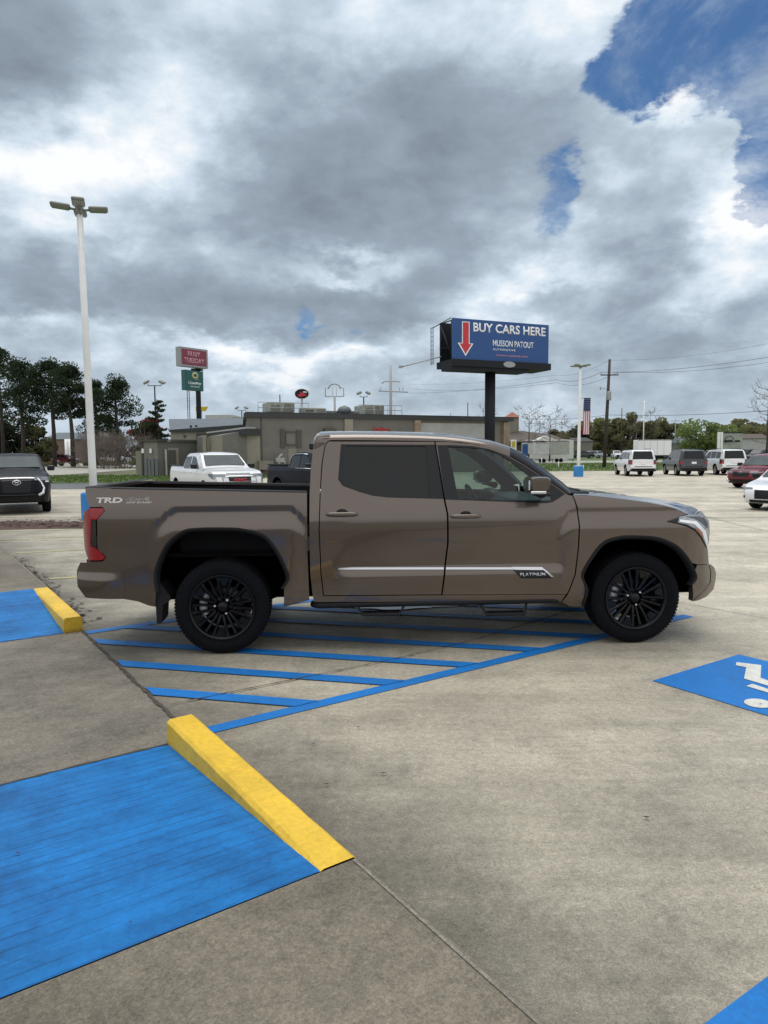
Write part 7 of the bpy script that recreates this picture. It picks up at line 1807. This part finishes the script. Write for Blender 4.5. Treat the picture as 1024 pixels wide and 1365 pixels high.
def pine(label, px, ytop, d, width, base_frac=.45, seed=1, dens=1.0, group='tall pines on the left', extra=(), lean=0.0):
    rnd = random.Random(seed); c = at(px, 600, d); t = thing('pine_tree', label, 'tree', (c.x, d, gz(d)), 0, group); h = zat(px, ytop, d) - gz(d)
    tr_ = MB(); tr_.tube([(0, 0, 0), (lean * h * .3 + .1, 0, h * .35), (lean * h * .6 - .1, .1, h * .65), (lean * h, 0, h * .97)], [.38, .3, .2, .06], 9)
    cr_ = MB(); nb = int(24 * dens); width *= 1.18
    for k in range(nb):
        u = base_frac + (1 - base_frac) * ((k + .5) / nb) ** .8; a = rnd.random() * 6.28
        wd = width * .5 * (math.sin(PI * min(1, .22 + .80 * (u - base_frac) / (1 - base_frac))) ** .7) * rnd.uniform(.55, 1.05)
        tip = Vector((lean * h * u + wd * math.cos(a), wd * math.sin(a), h * u + rnd.uniform(.2, 1.0))); z0 = h * u - rnd.uniform(.3, 1.2)
        limb(tr_, (lean * h * u, 0, z0), tip, .10, .03, rnd, 4, .3, 5)
        leaf_cloud(cr_, tip - Vector((0, 0, .4)), rnd.uniform(.7, 1.5) * width / 6.5, int(190 * dens), .14, rnd, .6, .35)
        if rnd.random() < .75: leaf_cloud(cr_, Vector((0, 0, z0)).lerp(tip, .5), rnd.uniform(.7, 1.2) * width / 6.5, int(130 * dens), .14, rnd, .6, .3)
    leaf_cloud(cr_, (lean * h, 0, h - .9), width * .24, 300, .18, rnd, .6)
    for (dx, dz, r_) in extra: leaf_cloud(cr_, (dx, 0, dz), r_, 300, .2, rnd)
    tr_.build('trunk', M['bark'], t); cr_.build('crown', M['pine_needles'], t); return t
pine('pine cut off by the left edge, highest of the group', 4, 466, 118, 6.5, .42, 1)
pine('broad pine second from the left, above the dark pickup', 31, 484, 112, 7.4, .42, 2, 1.2)
pine('tall pine with a bare straight trunk, third from the left', 72, 482, 110, 6.2, .48, 3, 1.2)
pine('pine whose crown touches the left light pole', 97, 489, 108, 6.4, .5, 4, 1.2, lean=-.02)
pine('short pine just right of the left light pole', 130, 514, 118, 5.2, .4, 5)
pine('pine with gaps in its crown behind the bare bush', 157, 508, 114, 6.4, .35, 6, 1.1)
def broad(name, label, px, ytop, d, width, mat, seed, trunk_frac=.25, n=14, leafs=230, s=.3, group=None, flat=.75, cat='tree'):
    rnd = random.Random(seed); c = at(px, 600, d); t = thing(name, label, cat, (c.x, d, gz(d)), 0, group); h = zat(px, ytop, d) - gz(d)
    tr_ = MB(); tr_.tube([(0, 0, 0), (.1, 0, h * trunk_frac), (0, .1, h * .7)], [h * .035, h * .028, h * .01], 8); cr_ = MB()
    for k in range(n):
        a = rnd.random() * 6.28; u = rnd.random(); rr = width * .5 * math.sqrt(rnd.random()) * .85; zc = h * (trunk_frac + (.95 - trunk_frac) * u * (1 - .35 * (rr / (width * .5)) ** 2)); p = Vector((rr * math.cos(a), rr * math.sin(a), zc))
        limb(tr_, (0, 0, h * trunk_frac * .9), p, h * .018, h * .004, rnd, 4, .3, 5); leaf_cloud(cr_, p, width * rnd.uniform(.13, .22), leafs, s, rnd, flat, .45)
    tr_.build('trunk', M['bark'], t); cr_.build('crown', M[mat], t); return t
for k, (px, yt, d, w) in enumerate(((8, 555, 122, 9), (30, 548, 125, 8), (50, 566, 124, 7), (-14, 560, 122, 9))):
    broad('understory_tree', ['dark leafy tree under the pines at the far left', 'dark leafy tree under the broad pine above the pickup roof', 'low brownish tree left of the brick house', 'dark tree cut by the left edge'][k], px, yt, d, w, 'deep_leaves' if k != 2 else 'dull_leaves', 30 + k, .12, 16, 260, .22, 'dark trees under the pines')
broad('red_leaf_tree', 'dark tree with a dull red top beneath the twin floodlight', 195, 541, 100, 5.2, 'red_leaf', 50, .45, 12, 300, .16, flat=.5)
broad('evergreen_tree', 'dark evergreen right behind the red-topped tree', 201, 553, 97, 5.0, 'deep_leaves', 51, .1, 14, 260, .16)
# layered conifer beside it
rnd = random.Random(60); c = at(214, 600, 94); t = thing('conifer', 'dark layered conifer with drooping tips left of the metal roof', 'tree', (c.x, 94, gz(94))); h = zat(214, 532, 94) - gz(94); tr_ = MB(); cr_ = MB(); tr_.tube([(0, 0, 0), (-.3, 0, h)], [.2, .04], 7)
for k in range(26):
    u = .18 + .80 * k / 26; a = rnd.random() * 6.28; L = 2.2 * (1 - u) ** .6 * rnd.uniform(.6, 1.1) + .3; tip = Vector((L * math.cos(a) - .3 * u, L * math.sin(a), h * u + .2)); limb(tr_, (-.3 * u, 0, h * u - .1), tip, .04, .01, rnd, 3, .1, 4)
    for q in (.4, .7, 1.0): leaf_cloud(cr_, Vector((-.3 * u, 0, h * u)).lerp(tip, q), .38, 45, .12, rnd, .45)
tr_.build('trunk', M['bark'], t); cr_.build('crown', M['deep_leaves'], t)
def bare(label, px, ytop, d, width, seed, mat='twigs', group='leafless trees', depth=4, r=.16, trunk=.3, name='bare_tree', bush=False, thin=1.0, up=.55):
    rnd = random.Random(seed); c = at(px, 600, d); t = thing(name, label, 'tree' if not bush else 'bush', (c.x, d, gz(d)), 0, group); h = zat(px, ytop, d) - gz(d)
    tr_ = MB(); tw = MB()
    def grow(mb, p, dr, L, rr, lev):
        if lev > depth: return
        q = p + dr * L; mid = p.lerp(q, .5) + Vector((rnd.uniform(-1, 1), rnd.uniform(-1, 1), rnd.uniform(-1, 1))) * L * .06
        (tr_ if lev < 2 else tw).tube([p, mid, q], [rr, rr * .85, rr * .68], 6 if lev < 2 else 3, cap=False)
        for k in range(3 if lev else 4):
            ax = Vector((rnd.gauss(0, 1), rnd.gauss(0, 1), rnd.gauss(0, .5) + up * .5)).normalized(); nd = (dr * .75 + ax * .75).normalized(); grow(mb, p.lerp(q, rnd.uniform(.55, 1.0)), nd, L * rnd.uniform(.62, .82), max(rr * .55, .012 * thin), lev + 1)
    if bush:
        for k in range(26): a = rnd.random() * 6.28; rr = width * .42 * math.sqrt(rnd.random()); dr = Vector((math.cos(a) * .5, math.sin(a) * .5, 1)).normalized(); grow(tr_, Vector((rr * math.cos(a), rr * math.sin(a), 0)), dr, h * .42, .05, 1)
    else:
        tr_.tube([(0, 0, 0), (.05, 0, h * trunk), (0, 0, h * .95)], [r, r * .8, r * .15], 7)
        n = 16
        for k in range(n):
            u = trunk + (.97 - trunk) * k / n; a = rnd.random() * 6.28; L = width * .5 * (.35 + .65 * math.sin(PI * (u - trunk * .6) / (1.1 - trunk * .6))) * .55; grow(tr_, Vector((0, 0, h * u)), Vector((math.cos(a), math.sin(a), rnd.uniform(.1, .6))).normalized(), L, r * .28, depth - 2)
    tr_.build('trunk' if not bush else 'stems', M['twigs'] if bush else M['bark'], t); tw.build('crown', M[mat], t); return t
bare('leafless cypress left of the pair, behind the hotel roof', 705, 545, 125, 8.5, 71, thin=2.0)
bare('leafless cypress right of the pair, above the trailers', 733, 548, 127, 8.5, 72, thin=2.0)
bare('leafless tree peeking over the roof left of the billboard post', 644, 540, 130, 6, 73, thin=1.8)
bare('small leafless tree left of the light pole banner', 757, 565, 180, 7, 74, thin=2.5)
bare('large leafless tree cut by the right edge', 1022, 512, 95, 7, 75, r=.16, trunk=.25, thin=1.4)
bare('leafless tree above the treeline beside the slim pole', 866, 546, 230, 9, 76, thin=3)
bare('leafless tree above the treeline right of the utility pole', 838, 560, 220, 9, 77, thin=3)
bare('wide grey leafless bush left of the utility enclosure', 160, 562, 92, 6.5, 80, bush=True, name='bare_bush', group=None, depth=4, thin=1.5)
bare('grey leafless bush behind the wide one, nearer the light pole', 142, 572, 95, 4.5, 81, bush=True, name='bare_bush', group=None, depth=4, thin=1.5)
# right-hand treeline, trees one can tell apart
rnd = random.Random(90)
lst = [(745, 578, 'dull_leaves'), (762, 570, 'deep_leaves'), (780, 562, 'dull_leaves'), (793, 556, 'olive_leaves'), (812, 556, 'olive_leaves'), (826, 556, 'dull_leaves'), (843, 554, 'olive_leaves'), (858, 560, 'dull_leaves'), (872, 557, 'olive_leaves'), (888, 561, 'dull_leaves'), (904, 566, 'olive_leaves'), (980, 560, 'olive_leaves'), (996, 564, 'dull_leaves'), (1012, 558, 'olive_leaves'), (1034, 560, 'dull_leaves')]
where = ['just right of the hotel', 'behind the first white light pole', 'left of the wooden pole', 'directly behind the wooden pole', 'right of the wooden pole', 'above the white suv', 'left of the slim distant pole', 'at the slim distant pole', 'above the white box trailer', 'above the grey suv', 'left of the spreading oak', 'right of the sign board', 'above the navy suv', 'near the right edge', 'cut off by the right edge']
for k, (px, yt, mt) in enumerate(lst):
    d = 225 + rnd.uniform(-15, 25); col = {'dull_leaves': 'dull green', 'deep_leaves': 'dark green', 'olive_leaves': 'yellow-green'}[mt]
    broad('treeline_tree', f'{col} tree in the far treeline, {where[k]}', px, yt - 4, d, rnd.uniform(9, 12), mt, 100 + k, .04, 24, 150, .45, 'trees of the far treeline')
broad('oak_tree', 'light green spreading oak in front of the treeline, left of the sign board', 941, 557, 172, 14, 'oak_leaves', 140, .28, 30, 150, .32, flat=.6)
# undergrowth that fills the foot of the far wood
mb = MB(); rnd = random.Random(200)
for k in range(130):
    px = 742 + k * 5.2; d = 240 + rnd.uniform(-8, 8); p = at(px, 600, d); leaf_cloud(mb, (p.x, d, gz(d) + rnd.uniform(1, 3.5)), rnd.uniform(1.8, 3.2), 110, .55, rnd, .9)
tag(mb.build('far_wood', M['deep_leaves']), 'dark undergrowth at the foot of the far treeline', 'wood', kind='stuff')
mb = MB()
for k in range(80):
    px = -450 + k * 8.4; d = 165 + rnd.uniform(-6, 6); p = at(px, 600, d); leaf_cloud(mb, (p.x, d, gz(d) + rnd.uniform(.6, 3)), rnd.uniform(1.6, 2.6), 120, .4, rnd, .9)
tag(mb.build('far_hedge', M['deep_leaves']), 'dark hedge mass behind the houses under the pines', 'hedge', kind='stuff')
mb = MB()
for k in range(46):
    px = -20 + k * 4.6; d = 118 + rnd.uniform(-3, 3); p = at(px, 600, d)
    if rnd.random() < .35: continue
    leaf_cloud(mb, (p.x, d, gz(d) + .3), rnd.uniform(.4, .9), 90, .16, rnd, .6)
tag(mb.build('low_shrubs', M['dull_leaves']), 'low scrubby shrubs along the kerb below the pines', 'shrubs', kind='stuff')
# grassy islands in the far lot on the left
for k, (pa, pb, yp, d) in enumerate(((82, 145, 620, 98), (150, 182, 620, 97), (20, 70, 615, 112))):
    a, b = at(pa, 620, d), at(pb, 620, d); mb = MB(); n = 20
    rows = [[(a.x + (b.x - a.x) * i / n, d - q * .9, gz(d) + .006 + .12 * math.sin(PI * i / n) * (1 - abs(q)) + (.04 if abs(q) < 1 else 0)) for q in (-1, -.6, 0, .6, 1)] for i in range(n + 1)]
    mb.loft(rows, True); o = mb.build('planting_island', M['dull_leaves']); o['kind'] = 'structure'

# the wood goes on to both sides of what the photograph shows
mb = MB(); rnd = random.Random(300)
for k in range(46):
    px = rnd.uniform(-700, -40) if k % 2 else rnd.uniform(1060, 1700); d = rnd.uniform(150, 220); p = at(px, 600, d); hgt = rnd.uniform(4, 9)
    for q in range(4): leaf_cloud(mb, (p.x + rnd.uniform(-3, 3), d, gz(d) + hgt * (.3 + .2 * q)), rnd.uniform(2.0, 3.4), 80, .6, rnd, .8)
tag(mb.build('wood_edge', M['dull_leaves']), 'mixed dull green wood running on beyond both ends of the treeline', 'wood', kind='stuff')
